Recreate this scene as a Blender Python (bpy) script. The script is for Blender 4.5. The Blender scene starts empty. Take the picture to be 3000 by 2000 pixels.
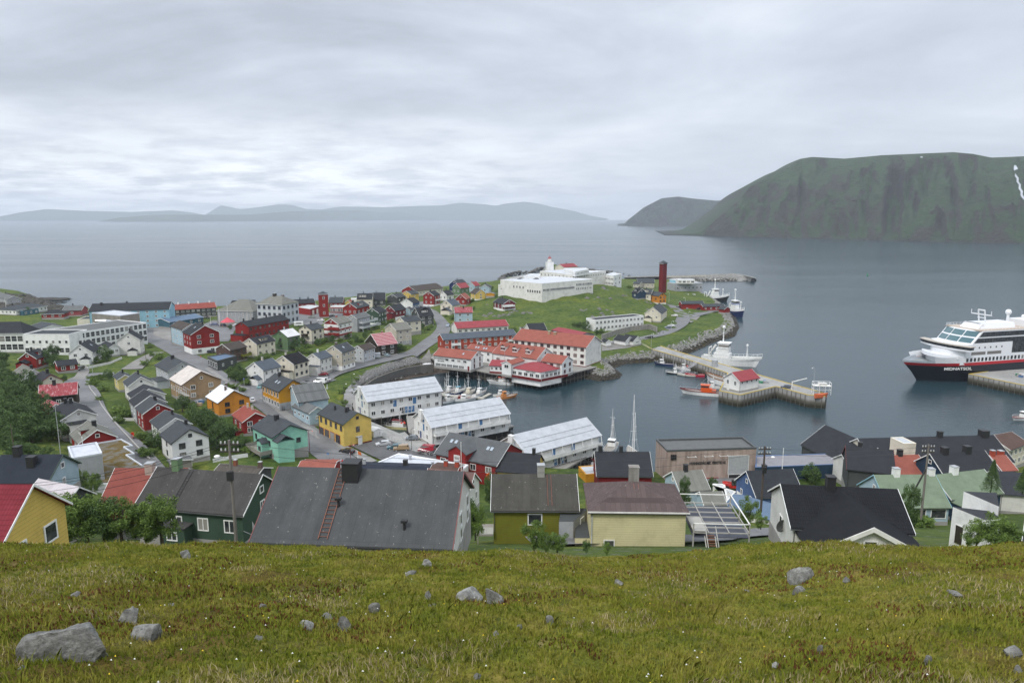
EXPO = 0.55
HAZE = 7.5e-5
SHIPANG = 16
SHIPPX = (2684, 1114)
import bpy, bmesh, math, random
import numpy as np
from mathutils import Vector, Matrix
random.seed(7); rng = np.random.default_rng(7)
SC = bpy.context.scene; COL = SC.collection
F0 = 2083.3; CAMZ = 72.0; TH = math.radians(9.94); CT, ST = math.cos(TH), math.sin(TH)
TILES = {'A':(0,800,4.48),'B':(450,800,4.48),'C':(900,750,4.48),'D':(1350,730,4.48),'E':(1800,730,4.48),'F':(2500,850,4.48),
 'G':(0,1050,4.48),'I':(450,1050,4.48),'J':(900,1050,4.48),'K':(1350,1050,4.48),'L':(1800,950,3.618),'M':(2350,1200,3.485),
 'N':(0,1300,3.92),'O':(500,1300,3.92),'P':(1000,1300,3.92),'Q':(1500,1250,3.92),'R':(1900,1250,3.92),'S':(1270,1020,11.76),'Z':(0,0,1.0)}
def tp(T, x, y):
    a = TILES[T]; return a[0]+x/a[2], a[1]+y/a[2]
def ray(u, v):
    r = (u-1500)/F0; w = -(v-1000)/F0
    return np.array([r, CT+w*ST, -ST+w*CT])
def onz(u, v, z):
    d = ray(u, v); t = (z-CAMZ)/d[2]
    return np.array([d[0]*t, d[1]*t, z])
# ---------------- terrain height ----------------
PY = np.array([-60,0,5,10,14,18,25,35,45,55,65,80,100,120,140,160,185,210,260,400,700,1500.])
PZ = np.array([95,70.3,68.35,66.4,64.95,63.2,59.4,53,47.3,43.3,39.5,33,24.5,17,11.5,7.5,5.5,5,5,5.5,6,6.])
CTRL = [(620,1350,8.5),(440,1375,10),(300,1240,12),(215,1130,12),(130,1160,13.5),(30,1210,16.5),(20,1350,20),(150,1330,16.5),(330,1150,11),(385,1095,9.5),(480,1045,9),
 (560,1160,9),(700,1210,9),(800,1260,6.5),(950,1355,5),(1060,1335,4.6),(860,1340,7),(760,1330,8),(150,1050,10.5),(50,1020,9.5),(400,1010,7.5),(200,940,6),(50,905,7),
 (500,960,9),(700,970,9),(900,1000,9),(1000,950,9),(1150,1000,7.5),(1250,1030,5.5),(1100,1095,5),(950,1140,6),(1100,900,9),(1250,880,10),(1350,880,11),
 (1300,950,8),(1200,960,8),(1585,888,14),(1480,858,17),(1740,868,16.5),(1830,846,17),(1600,950,9),(1500,940,9.5),(1420,905,11),(1700,905,13),
 (1880,890,9.5),(1790,960,5.5),(1950,920,7),(1900,990,5.5),(2000,915,6),(2060,880,5),(1950,875,6.5),(1850,1000,5),(1780,1030,4.7),(1500,1075,4.4),(1700,1085,4.4),
 (1170,1260,4.4),(1280,1310,4.4),(1060,1130,4.6),(1200,1080,4.6),(1990,830,4),(1850,800,4),(1330,848,11),(1390,852,12),(1440,858,14),(1210,868,10)]
def prof(y): return np.interp(y, PY, PZ)
_cp = np.array([onz(u, v, z) for u, v, z in CTRL] + [(x,y,float(np.interp(y,PY,PZ))) for x in (-45,0,45) for y in (0,8,16,24,40,60,80,105)] +
   [(x,y,float(np.interp(y,PY,PZ))) for x in (45,100) for y in (120,150,185)] + [(-120,60,46),(-120,110,27),(-80,140,15),(130,50,47),(130,100,26),(-25,150,9),(-60,90,29),(-60,120,17)] + [(-260,560,5),(40,640,13),(260,200,5),(220,700,4)])
def _tps_k(r2): return np.where(r2 > 1e-9, 0.5*r2*np.log(r2+1e-12), 0)
def _fit():
    X = _cp[:, :2]/100; n = len(X); r = _cp[:, 2]-prof(_cp[:, 1])
    D = ((X[:, None]-X[None])**2).sum(-1); A = np.zeros((n+3, n+3)); A[:n, :n] = _tps_k(D)+np.eye(n)*0.004
    A[:n, n] = 1; A[:n, n+1:] = X; A[n, :n] = 1; A[n+1:, :n] = X.T
    return X, np.linalg.solve(A, np.concatenate([r, [0, 0, 0]]))
_X, _W = _fit()
def gland(x, y):
    x = np.asarray(x, float); y = np.asarray(y, float); sh = x.shape
    q = np.stack([x.ravel(), y.ravel()], 1)/100; out = np.empty(len(q))
    for i in range(0, len(q), 20000):
        s = q[i:i+20000]; D = ((s[:, None]-_X[None])**2).sum(-1)
        out[i:i+20000] = _tps_k(D)@_W[:len(_X)]+_W[len(_X)]+s@_W[len(_X)+1:]
    z = prof(q[:, 1]*100)+out*np.clip((q[:, 1]*100-2)/12, 0, 1)
    near = np.clip((q[:, 1]*100-20)/16, 0, 1)
    # foreground brow: gentle undulation, right side bulges up a little
    X_, Y_ = q[:, 0]*100, q[:, 1]*100
    fg = prof(Y_)+0.14*np.exp(-((X_-7)/2.2)**2-((Y_-15)/5)**2)-0.50*np.exp(-((X_-3.0)/2.6)**2-((Y_-15)/8)**2)-0.18*np.exp(-((X_+2.5)/3.2)**2-((Y_-15)/8)**2)+0.12*np.exp(-((X_+9)/2.5)**2-((Y_-15)/5)**2)\
        +0.05*np.sin(X_*0.9+1)*np.sin(Y_*0.8)+0.03*np.sin(X_*2.3+Y_*1.1)+0.025*np.sin(Y_*3.1-X_*1.7)
    z = fg*(1-near)+z*near
    z = z+17*np.exp(-((X_-38)/17)**2-((Y_-650)/20)**2)
    return np.where(Y_ > 36, np.maximum(z, 3.9), z).reshape(sh)
LANDPX = [(-900,925),(-60,868),(10,858),(60,866),(105,872),(112,888),(165,893),(172,908),(250,920),(330,918),(480,916),(640,915),(830,910),(930,904),(1010,894),(1110,886),(1180,878),(1260,868),
 (1340,858),(1400,850),(1455,836),(1462,815),(1500,806),(1540,806),(1570,790),(1660,786),(1720,795),(1830,806),(1900,815),(2010,826),(2050,835),(2055,862),(2105,885),(2125,902),(2150,925),(2163,960),(2150,985),(2095,1000),
 (2030,1030),(1960,1052),(1900,1062),(1830,1066),(1795,1078),(1818,1096),(1812,1108),(1760,1116),(1690,1106),(1580,1085),(1400,1075),(1270,1066),(1180,1086),(1110,1112),(1060,1142),(1045,1190),(1075,1235),(1110,1262),
 (1200,1305),(1290,1352),(1400,1372),(1500,1386),(1700,1392),(1880,1400),(1950,1396),(2300,1352),(2600,1330),(3100,1310),(3800,1300)]
LAND = np.array([onz(u, v, 0.0)[:2] for u, v in LANDPX]+[(420,-80),(-420,-80),(-700,300)])
BAS = onz(1150, 1130, 0)
def sdist(x, y, poly=None):
    P = LAND if poly is None else poly
    x = np.asarray(x, float).ravel(); y = np.asarray(y, float).ravel(); d = np.full(x.shape, 1e9); ins = np.zeros(x.shape, bool)
    for i in range(len(P)):
        ax, ay = P[i-1]; bx, by = P[i]; ex, ey = bx-ax, by-ay
        t = np.clip(((x-ax)*ex+(y-ay)*ey)/(ex*ex+ey*ey+1e-9), 0, 1)
        d = np.minimum(d, (x-ax-t*ex)**2+(y-ay-t*ey)**2)
        c = ((ay > y) != (by > y)) & (x < (bx-ax)*(y-ay)/(by-ay+1e-12)+ax); ins ^= c
    return np.where(ins, np.sqrt(d), -np.sqrt(d))
def ground(x, y):
    x = np.asarray(x, float); y = np.asarray(y, float); g = gland(x, y).ravel(); s = sdist(x, y)
    n = 0.35*np.sin(x.ravel()*0.31+1.3*np.sin(y.ravel()*0.17))+0.25*np.sin(y.ravel()*0.43+x.ravel()*.22)
    sl = np.where(np.hypot(x.ravel()-BAS[0], y.ravel()-BAS[1]) < 42, 2.6, .62)
    sh = np.where(s > 0, s*sl+n*np.clip(s/3, 0, 1), np.maximum(-5, s*0.5))
    return np.minimum(g, sh).reshape(x.shape)
def gz(x, y): return float(ground(np.array([x]), np.array([y]))[0])
_T = np.concatenate([np.linspace(3, 60, 160), np.geomspace(60.5, 1000, 500)])
def ong(u, v, h=0.0, land=True):
    d = ray(u, v); xs, ys, zs = d[0]*_T, d[1]*_T, CAMZ+d[2]*_T
    f = zs-((gland if land else ground)(xs, ys)+h)
    cr = np.where((f[:-1] >= 0) & (f[1:] < 0))[0]; k = int(cr[0])+1 if len(cr) else 0
    if k == 0: t = (h+5-CAMZ)/d[2] if d[2] < 0 else 500
    else: t = _T[k-1]+(_T[k]-_T[k-1])*f[k-1]/(f[k-1]-f[k])
    return np.array([d[0]*t, d[1]*t, CAMZ+d[2]*t])
# ---------------- materials ----------------
MATS = {}
def newmat(name):
    m = bpy.data.materials.new(name); m.use_nodes = True; nt = m.node_tree; nt.nodes.clear()
    o = nt.nodes.new('ShaderNodeOutputMaterial'); b = nt.nodes.new('ShaderNodeBsdfPrincipled'); nt.links.new(b.outputs[0], o.inputs['Surface'])
    return m, nt, b
def N(nt, t, **k):
    n = nt.nodes.new('ShaderNode'+t)
    for a, v in k.items():
        if a in n.inputs: n.inputs[a].default_value = v
        else: setattr(n, a, v)
    return n
def lk(nt, a, b): nt.links.new(a, b)
def c4(c): return (c[0], c[1], c[2], 1)
def sc(c, f): return tuple(min(1, x*f) for x in c)
def ramp(nt, src, stops, interp='LINEAR'):
    r = nt.nodes.new('ShaderNodeValToRGB'); r.color_ramp.interpolation = interp
    e = r.color_ramp.elements
    while len(e) < len(stops): e.new(0.5)
    for i, (p, c) in enumerate(stops): e[i].position = p; e[i].color = c4(c) if not isinstance(c, (int, float)) else (c, c, c, 1)
    lk(nt, src, r.inputs[0]); return r
def mix(nt, a, b, fac, mode='MIX'):
    m = nt.nodes.new('ShaderNodeMix'); m.data_type = 'RGBA'; m.blend_type = mode
    for s, v in ((m.inputs[0], fac), (m.inputs[6], a), (m.inputs[7], b)):
        if hasattr(v, 'is_linked') or hasattr(v, 'links'): lk(nt, v, s)
        elif isinstance(v, (tuple, list)): s.default_value = c4(v)
        else: s.default_value = v
    return m.outputs[2]
def objco(nt): return N(nt, 'TexCoord').outputs['Object']
def noise(nt, co, scale, detail=4, rough=.55, **k):
    n = N(nt, 'TexNoise', Scale=scale, Detail=detail, Roughness=rough, **k); lk(nt, co, n.inputs['Vector']); return n
def mathn(nt, op, a, b=None, c=None):
    m = N(nt, 'Math', operation=op)
    for i, v in enumerate((a, b, c)):
        if v is None: continue
        if hasattr(v, 'links'): lk(nt, v, m.inputs[i])
        else: m.inputs[i].default_value = v
    return m.outputs[0]
def bump(nt, b, h, strength=.4, dist=.02):
    n = N(nt, 'Bump', Strength=strength, Distance=dist); lk(nt, h, n.inputs['Height']); lk(nt, n.outputs[0], b.inputs['Normal'])
def plain(c, rough=.6, metal=0, name=None, var=.12, scale=1.5):
    key = ('p', c, rough, metal, var)
    if key in MATS: return MATS[key]
    m, nt, b = newmat(name or 'paint'); n = noise(nt, objco(nt), scale)
    r = ramp(nt, n.outputs['Fac'], [(.3, sc(c, 1-var)), (.7, sc(c, 1+var))]); lk(nt, r.outputs[0], b.inputs['Base Color'])
    b.inputs['Roughness'].default_value = rough; b.inputs['Metallic'].default_value = metal
    MATS[key] = m; return m
def wallm(c, kind='clap'):
    key = ('w', c, kind)
    if key in MATS: return MATS[key]
    m, nt, b = newmat('wall_'+kind); co = objco(nt)
    n = noise(nt, co, .35, 6, .65); n2 = noise(nt, co, 6, 3)
    col = ramp(nt, n.outputs['Fac'], [(.28, sc(c, .74)), (.5, c), (.75, sc(c, 1.1))]).outputs[0]
    col = mix(nt, col, ramp(nt, n2.outputs['Fac'], [(.3, (.88,)*3), (.6, (1,)*3)]).outputs[0], .6, 'MULTIPLY')
    sep = N(nt, 'SeparateXYZ'); lk(nt, co, sep.inputs[0])
    if kind in ('clap', 'board', 'vert', 'panel'):
        src = sep.outputs['Z'] if kind in ('clap', 'board') else mathn(nt, 'ADD', sep.outputs['X'], sep.outputs['Y'])
        per = {'clap':.2, 'board':.3, 'vert':.22, 'panel':1.8}[kind]
        fr = mathn(nt, 'FRACT', mathn(nt, 'DIVIDE', src, per))
        line = ramp(nt, fr, [(0, .45 if kind != 'panel' else .6), (.16 if kind != 'panel' else .04, 1.0), (1, .94)]).outputs[0]
        col = mix(nt, col, line, .75 if kind == 'board' else .5, 'MULTIPLY')
        bump(nt, b, fr, .5, .03)
    elif kind == 'stucco':
        bump(nt, b, n2.outputs['Fac'], .3, .02)
    elif kind == 'concrete':
        v = N(nt, 'TexNoise', Scale=1.2, Detail=5); mp = N(nt, 'Mapping'); mp.inputs['Scale'].default_value = (1, 1, .12); lk(nt, co, mp.inputs[0]); lk(nt, mp.outputs[0], v.inputs['Vector'])
        col = mix(nt, col, ramp(nt, v.outputs['Fac'], [(.35, (.62, .58, .55)), (.62, (1, 1, 1))]).outputs[0], .8, 'MULTIPLY')
    if kind == 'quay':
        g = N(nt, 'SeparateXYZ'); lk(nt, N(nt, 'NewGeometry').outputs['Position'], g.inputs[0]); zz = mathn(nt, 'ADD', mathn(nt, 'DIVIDE', g.outputs['Z'], 6), mathn(nt, 'MULTIPLY', n2.outputs['Fac'], .12))
        col = mix(nt, col, ramp(nt, zz, [(.2, (.10, .10, .07)), (.42, (.35, .33, .27)), (.62, (1, 1, 1))]).outputs[0], 1.0, 'MULTIPLY')
    lk(nt, col, b.inputs['Base Color']); b.inputs['Roughness'].default_value = .75; b.inputs['Specular IOR Level'].default_value = .15
    MATS[key] = m; return m
def roofm(c, kind='metal'):
    key = ('r', c, kind)
    if key in MATS: return MATS[key]
    m, nt, b = newmat('roof_'+kind); co = objco(nt); sep = N(nt, 'SeparateXYZ'); lk(nt, co, sep.inputs[0])
    n = noise(nt, co, .5, 6, .7); n2 = noise(nt, co, 9, 3)
    col = ramp(nt, n.outputs['Fac'], [(.25, sc(c, .8)), (.5, c), (.78, sc(c, 1.2))]).outputs[0]
    rough = .5
    if kind == 'metal':
        fr = mathn(nt, 'FRACT', mathn(nt, 'DIVIDE', sep.outputs['X'], .45))
        col = mix(nt, col, ramp(nt, fr, [(0, .7), (.14, 1.0)]).outputs[0], .5, 'MULTIPLY'); bump(nt, b, fr, .35, .04); rough = .38
    elif kind == 'tile':
        fr = mathn(nt, 'FRACT', mathn(nt, 'DIVIDE', sep.outputs['Z'], .24)); fx = mathn(nt, 'SINE', mathn(nt, 'MULTIPLY', sep.outputs['X'], 26))
        col = mix(nt, col, ramp(nt, fr, [(0, .5), (.22, 1.0)]).outputs[0], .8, 'MULTIPLY')
        bump(nt, b, mathn(nt, 'ADD', fr, mathn(nt, 'MULTIPLY', fx, .3)), .6, .05); rough = .42
    elif kind in ('slate', 'felt'):
        if kind == 'felt':
            st = N(nt, 'TexNoise', Scale=1.0, Detail=6, Roughness=.7); mp0 = N(nt, 'Mapping'); mp0.inputs['Scale'].default_value = (.8, .14, .14); lk(nt, co, mp0.inputs[0]); lk(nt, mp0.outputs[0], st.inputs['Vector'])
            col = mix(nt, col, ramp(nt, st.outputs['Fac'], [(.34, (.75,)*3), (.5, (1,)*3), (.70, (1.4, 1.4, 1.4))]).outputs[0], .55, 'MULTIPLY')
            fs = mathn(nt, 'FRACT', mathn(nt, 'DIVIDE', sep.outputs['X'], 1.05)); col = mix(nt, col, ramp(nt, fs, [(0, .6), (.03, 1.0)]).outputs[0], .5, 'MULTIPLY')
        br = N(nt, 'TexBrick', Scale=1.0); br.inputs['Color1'].default_value = c4(sc(c, .85)); br.inputs['Color2'].default_value = c4(sc(c, 1.25)); br.inputs['Mortar'].default_value = c4(sc(c, .55))
        br.inputs['Mortar Size'].default_value = .02; br.inputs['Brick Width'].default_value = .6 if kind == 'slate' else 1.05; br.inputs['Row Height'].default_value = .3 if kind == 'slate' else 9
        mp = N(nt, 'Mapping'); mp.inputs['Rotation'].default_value = (1.1, 0, 0) if kind == 'slate' else (0, 0, 0); lk(nt, co, mp.inputs[0]); lk(nt, mp.outputs[0], br.inputs['Vector'])
        col = mix(nt, col, br.outputs['Color'], .55 if kind == 'slate' else .3)
        sp = noise(nt, co, 2.6, 6, .8); spot = ramp(nt, sp.outputs['Fac'], [(.63, 0), (.68, 1)]).outputs[0]
        col = mix(nt, col, sc((.62, .6, .52), 1), mathn(nt, 'MULTIPLY', spot, .5)); rough = .8
        bump(nt, b, n2.outputs['Fac'], .4, .03)
    elif kind == 'worn':
        sp = noise(nt, co, 1.3, 8, .8); mp = N(nt, 'Mapping'); mp.inputs['Scale'].default_value = (1.5, .5, .5); lk(nt, co, mp.inputs[0]); lk(nt, mp.outputs[0], sp.inputs['Vector'])
        col = mix(nt, col, (.62, .5, .5), ramp(nt, sp.outputs['Fac'], [(.52, 0), (.66, .8)]).outputs[0])
    elif kind == 'checker':
        fr = mathn(nt, 'FRACT', mathn(nt, 'DIVIDE', sep.outputs['Z'], .55)); fx = mathn(nt, 'FRACT', mathn(nt, 'DIVIDE', sep.outputs['X'], .55))
        k = mathn(nt, 'MULTIPLY', ramp(nt, fr, [(.45, 0), (.6, 1)]).outputs[0], ramp(nt, fx, [(.3, 0), (.5, 1)]).outputs[0])
        col = mix(nt, col, (.72, .6, .6), mathn(nt, 'MULTIPLY', k, .75))
    elif kind == 'moss':
        col = mix(nt, (.15, .145, .13), (.11, .075, .02), ramp(nt, noise(nt, co, .45, 7, .7).outputs['Fac'], [(.4, 0), (.55, 1)]).outputs[0])
    elif kind == 'flat':
        col = mix(nt, col, sc(c, .6), ramp(nt, n.outputs['Fac'], [(.55, 0), (.7, .5)]).outputs[0])
    col = mix(nt, col, ramp(nt, n2.outputs['Fac'], [(.3, (.85,)*3), (.65, (1,)*3)]).outputs[0], .6, 'MULTIPLY')
    lk(nt, col, b.inputs['Base Color']); b.inputs['Roughness'].default_value = rough+.2; b.inputs['Specular IOR Level'].default_value = .03
    MATS[key] = m; return m
def glassm():
    if 'glass' in MATS: return MATS['glass']
    m, nt, b = newmat('window_glass'); n = noise(nt, objco(nt), 1.2, 2)
    g = ramp(nt, n.outputs['Fac'], [(.35, (.012, .014, .018)), (.6, (.05, .055, .06)), (.75, (.12, .11, .1))]).outputs[0]; oi = N(nt, 'ObjectInfo')
    lk(nt, mix(nt, g, (.34, .32, .29), ramp(nt, oi.outputs['Random'], [(.0, .0), (.62, .08), (.72, .55), (.8, .12), (.9, .8)], 'CONSTANT').outputs[0]), b.inputs['Base Color'])
    b.inputs['Roughness'].default_value = .08; MATS['glass'] = m; return m
CL = dict(white=(.74,.74,.72), cream=(.66,.61,.50), offw=(.68,.67,.63), beige=(.50,.46,.38), red=(.24,.022,.020), dred=(.15,.012,.014), maroon=(.16,.022,.028), brick=(.33,.055,.03),
 yellow=(.62,.45,.12), lyel=(.62,.54,.24), pyel=(.62,.56,.33), ochre=(.50,.24,.02), orange=(.55,.22,.03), mint=(.27,.55,.43), lblue=(.36,.47,.53), skyb=(.25,.44,.52), blue=(.07,.12,.24), dblue=(.025,.05,.085),
 navy=(.012,.025,.09), teal=(.05,.12,.16), grey=(.33,.34,.35), lgrey=(.46,.48,.50), dgrey=(.07,.075,.075), black=(.018,.018,.02), dgreen=(.05,.085,.06), green=(.12,.19,.10), brown=(.10,.065,.055), dbrown=(.035,.028,.022),
 olive=(.17,.17,.025), plaster=(.44,.45,.45), concrete=(.30,.29,.27), pinkc=(.38,.30,.26), tan=(.35,.24,.14), steel=(.5,.5,.52), blackroof=(.035,.037,.042), slate=(.06,.066,.072), bslate=(.085,.10,.12), gslate=(.13,.135,.135),
 lichen=(.17,.17,.15), redroof=(.25,.07,.055), pinkr=(.27,.06,.068), whiter=(.52,.54,.58), broof=(.07,.058,.052), greenr=(.17,.215,.15), bluer=(.12,.17,.24), terra=(.27,.092,.07), wood=(.26,.24,.21), rust=(.2,.07,.04))
def cc(c): return CL[c] if isinstance(c, str) else c
# ---------------- object helpers ----------------
class MB:
    def __init__(s): s.v = []; s.f = []; s.m = []
    def add(s, vs, fs, mi=0):
        o = len(s.v); s.v += [tuple(map(float, v)) for v in vs]; s.f += [tuple(o+i for i in f) for f in fs]; s.m += [mi]*len(fs)
    def box(s, x0, x1, y0, y1, z0, z1, mi=0, R=None, t=(0, 0, 0)):
        vs = [(x, y, z) for z in (z0, z1) for x, y in ((x0, y0), (x1, y0), (x1, y1), (x0, y1))]
        if R is not None: vs = [tuple(R@Vector(v)+Vector(t)) for v in vs]
        s.add(vs, [(3, 2, 1, 0), (4, 5, 6, 7), (0, 1, 5, 4), (1, 2, 6, 5), (2, 3, 7, 6), (3, 0, 4, 7)], mi)
    def bar(s, a, b, r, r2=None, n=6, mi=0):
        a, b = Vector(a), Vector(b); d = (b-a); r2 = r if r2 is None else r2
        if d.length < 1e-6: return
        q = d.to_track_quat('Z', 'Y').to_matrix(); vs = []
        for p, rr in ((a, r), (b, r2)):
            for i in range(n):
                t = 2*math.pi*(i+.5)/n; vs.append(tuple(p+q@Vector((rr*math.cos(t), rr*math.sin(t), 0))))
        s.add(vs, [tuple(range(n))[::-1], tuple(range(n, 2*n))]+[(i, (i+1) % n, n+(i+1) % n, n+i) for i in range(n)], mi)
    def prism(s, poly, z0, z1, mi=0, top=True):
        n = len(poly); z0s = z0 if isinstance(z0, (list, tuple)) else [z0]*n; z1s = z1 if isinstance(z1, (list, tuple)) else [z1]*n
        a = sum(poly[i-1][0]*poly[i][1]-poly[i][0]*poly[i-1][1] for i in range(n))
        idx = list(range(n)) if a > 0 else list(range(n))[::-1]
        vs = [(poly[i][0], poly[i][1], z0s[i]) for i in idx]+[(poly[i][0], poly[i][1], z1s[i]) for i in idx]
        fs = [(i, (i+1) % n, n+(i+1) % n, n+i) for i in range(n)]
        if top: fs += [tuple(range(n, 2*n)), tuple(range(n))[::-1]]
        s.add(vs, fs, mi)
    def extr_x(s, prof_, x0, x1, mi=0):
        n = len(prof_); vs = [(x0, y, z) for y, z in prof_]+[(x1, y, z) for y, z in prof_]
        a = sum(prof_[i-1][0]*prof_[i][1]-prof_[i][0]*prof_[i-1][1] for i in range(n))
        fs = [tuple(range(n))[::-1], tuple(range(n, 2*n))]+[(i, (i+1) % n, n+(i+1) % n, n+i) for i in range(n)]
        if a < 0: fs = [f[::-1] for f in fs]
        s.add(vs, fs, mi)
    def extr_y(s, prof_, y0, y1, mi=0):
        n = len(prof_); vs = [(x, y0, z) for x, z in prof_]+[(x, y1, z) for x, z in prof_]
        a = sum(prof_[i-1][0]*prof_[i][1]-prof_[i][0]*prof_[i-1][1] for i in range(n))
        fs = [tuple(range(n)), tuple(range(n, 2*n))[::-1]]+[((i+1) % n, i, n+i, n+(i+1) % n) for i in range(n)]
        if a < 0: fs = [f[::-1] for f in fs]
        s.add(vs, fs, mi)
    def sphere(s, c, r, nu=8, nv=5, mi=0, sz=1):
        vs = [(c[0], c[1], c[2]-r*sz)]
        for j in range(1, nv):
            p = math.pi*j/nv
            vs += [(c[0]+r*math.sin(p)*math.cos(2*math.pi*i/nu), c[1]+r*math.sin(p)*math.sin(2*math.pi*i/nu), c[2]-r*sz*math.cos(p)) for i in range(nu)]
        vs.append((c[0], c[1], c[2]+r*sz)); fs = []
        for i in range(nu):
            fs.append((0, 1+(i+1) % nu, 1+i)); b = 1+(nv-2)*nu; fs.append((len(vs)-1, b+i, b+(i+1) % nu))
            for j in range(nv-2): a = 1+j*nu; fs.append((a+i, a+(i+1) % nu, a+nu+(i+1) % nu, a+nu+i))
        s.add(vs, fs, mi)
    def mesh(s, name, mats, smooth=False):
        me = bpy.data.meshes.new(name); me.from_pydata(s.v, [], s.f)
        for m in (mats if isinstance(mats, (list, tuple)) else [mats]): me.materials.append(m)
        if any(s.m): me.polygons.foreach_set('material_index', s.m)
        if smooth: me.polygons.foreach_set('use_smooth', [True]*len(me.polygons))
        me.update(); return me
    def build(s, name, mats, parent=None, smooth=False, M=None):
        return put(name, s.mesh(name, mats, smooth), parent, M)
def put(name, me, parent=None, M=None):
    o = bpy.data.objects.new(name, me); COL.objects.link(o)
    if parent is not None: o.parent = parent
    if M is not None: o.matrix_basis = M
    return o
def tag(o, label=None, cat=None, group=None, kind=None):
    if label: o['label'] = label
    if cat: o['category'] = cat
    if group: o['group'] = group
    if kind: o['kind'] = kind
    return o
def empty(name, loc, rz=0, label=None, cat=None, group=None):
    o = bpy.data.objects.new(name, None); COL.objects.link(o); o.location = loc; o.rotation_euler = (0, 0, rz); o.empty_display_size = .3
    return tag(o, label, cat, group)
def copy_tree(o, parent=None):
    c = o.copy(); COL.objects.link(c)
    if parent is not None: c.parent = parent
    for ch in [k for k in KIDS.get(o.name, [])]:
        copy_tree(ch, c)
    return c
KIDS = {}
def index_kids():
    KIDS.clear()
    for o in bpy.data.objects:
        if o.parent: KIDS.setdefault(o.parent.name, []).append(o)
DEBUG = []
WMESH = {}
def win_mesh(w, h, fc, style, far):
    """window seen from -Y; frame ring around pane"""
    key = (round(w, 1), round(h, 1), fc, style, far)
    if key in WMESH: return WMESH[key]
    p = MB(); p.box(-w/2, w/2, -.012, .03, -h/2, h/2, 0)
    f = MB() if not far else p; fm = 1 if far else 0; t = .13
    f.box(-w/2-t, w/2+t, -.05, .03, h/2, h/2+t, fm); f.box(-w/2-t, w/2+t, -.06, .03, -h/2-t, -h/2, fm)
    f.box(-w/2-t, -w/2, -.05, .03, -h/2, h/2, fm); f.box(w/2, w/2+t, -.05, .03, -h/2, h/2, fm)
    if style >= 2:
        for i in range(1, style): x = -w/2+w*i/style; f.box(x-.05, x+.05, -.04, .03, -h/2, h/2, fm)
    if style == 0: f.box(-w/2, w/2, -.035, .03, -.04, .04, fm)
    fr = plain(cc(fc), .5)
    r = (p.mesh('window', [glassm(), fr] if far else [glassm()]), None if far else f.mesh('frame', [fr]))
    WMESH[key] = r; return r
def add_win(par, x, y, z, rz, w, h, fc, style, far, name='window'):
    pm, fm = win_mesh(w, h, fc, style, far)
    o = put(name, pm, par); o.location = (x, y, z); o.rotation_euler = (0, 0, rz)
    if fm: put('frame', fm, o)
    return o
DM = {}
def add_door(par, x, y, z, rz, w=1.0, h=2.05, c='white', name='door'):
    key = (w, h, c)
    if key not in DM:
        b = MB(); b.box(-w/2, w/2, -.03, .02, 0, h, 0); b.box(-w/2-.1, -w/2, -.06, .02, 0, h+.1, 1); b.box(w/2, w/2+.1, -.06, .02, 0, h+.1, 1); b.box(-w/2, w/2, -.06, .02, h, h+.1, 1)
        DM[key] = b.mesh('door', [plain(cc(c), .5), plain(CL['white'], .5)])
    o = put(name, DM[key], par); o.location = (x, y, z); o.rotation_euler = (0, 0, rz); return o
def wall_wins(par, a, b, spec, h, z0, far, fc):
    """a->b local wall base points, outward normal to the right of a->b ... windows face outward"""
    if not spec: return
    cols, rows = spec[0], spec[1]; w = spec[2] if len(spec) > 2 else 1.15; hh = spec[3] if len(spec) > 3 else 1.2; st = spec[4] if len(spec) > 4 else 2
    zt = spec[5] if len(spec) > 5 else None
    L = math.hypot(b[0]-a[0], b[1]-a[1]); ux, uy = (b[0]-a[0])/L, (b[1]-a[1])/L; rz = math.atan2(uy, ux)
    if w*cols > L*.9: w = L*.7/cols
    for r in range(rows):
        z = z0+(r+.52)*(h-z0)/rows if zt is None else zt[r]
        for c in range(cols):
            s = (c+.5)/cols*L
            if cols == 2: s = (.27, .73)[c]*L
            add_win(par, a[0]+ux*s, a[1]+uy*s, z, rz, w, hh, fc, st, far)
def solve(T, x0, y1, x2, y2, x3, h, W=None, L=None, ang=None, zb=None):
    u0, v0 = tp(T, x0, y1)
    P = ong(u0, v0, h) if zb is None else onz(u0, v0, zb+h)
    ze = P[2]
    if ang is None:
        u2, v2 = tp(T, x2, y2); B = onz(u2, v2, ze); d = B[:2]-P[:2]; LL = float(np.hypot(*d)); ux = d/LL
    else:
        ux = np.array([math.cos(math.radians(ang)), math.sin(math.radians(ang))]); LL = None
        k = (tp(T, x2, 0)[0]-1500)/F0; fP = P[1]*CT-(ze-CAMZ)*ST; LL = (k*fP-P[0])/(ux[0]-k*ux[1]*CT)
        if LL < 0: ux = -ux; LL = -LL
    if L: LL = L
    v = np.array([-ux[1], ux[0]])
    if v@P[:2] < 0: v = -v
    k = (tp(T, x3, 0)[0]-1500)/F0; fP = P[1]*CT-(ze-CAMZ)*ST; den = v[0]-k*v[1]*CT
    WW = (k*fP-P[0])/den if abs(den) > 1e-4 else -1
    if W: WW = W
    if WW < 2 or WW > 60: DEBUG.append(('BADW', T, x0, y1, round(WW, 1))); WW = 8
    return P, ux, v, LL, WW, ze-h
def frame_of(P, ux, v, L, zb):
    cr = ux[0]*v[1]-ux[1]*v[0]
    if cr > 0: o = P[:2]; X = ux; gx = 0
    else: o = P[:2]+ux*L; X = -ux; gx = 1
    return (float(o[0]), float(o[1]), float(zb)), math.atan2(X[1], X[0]), gx
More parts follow.
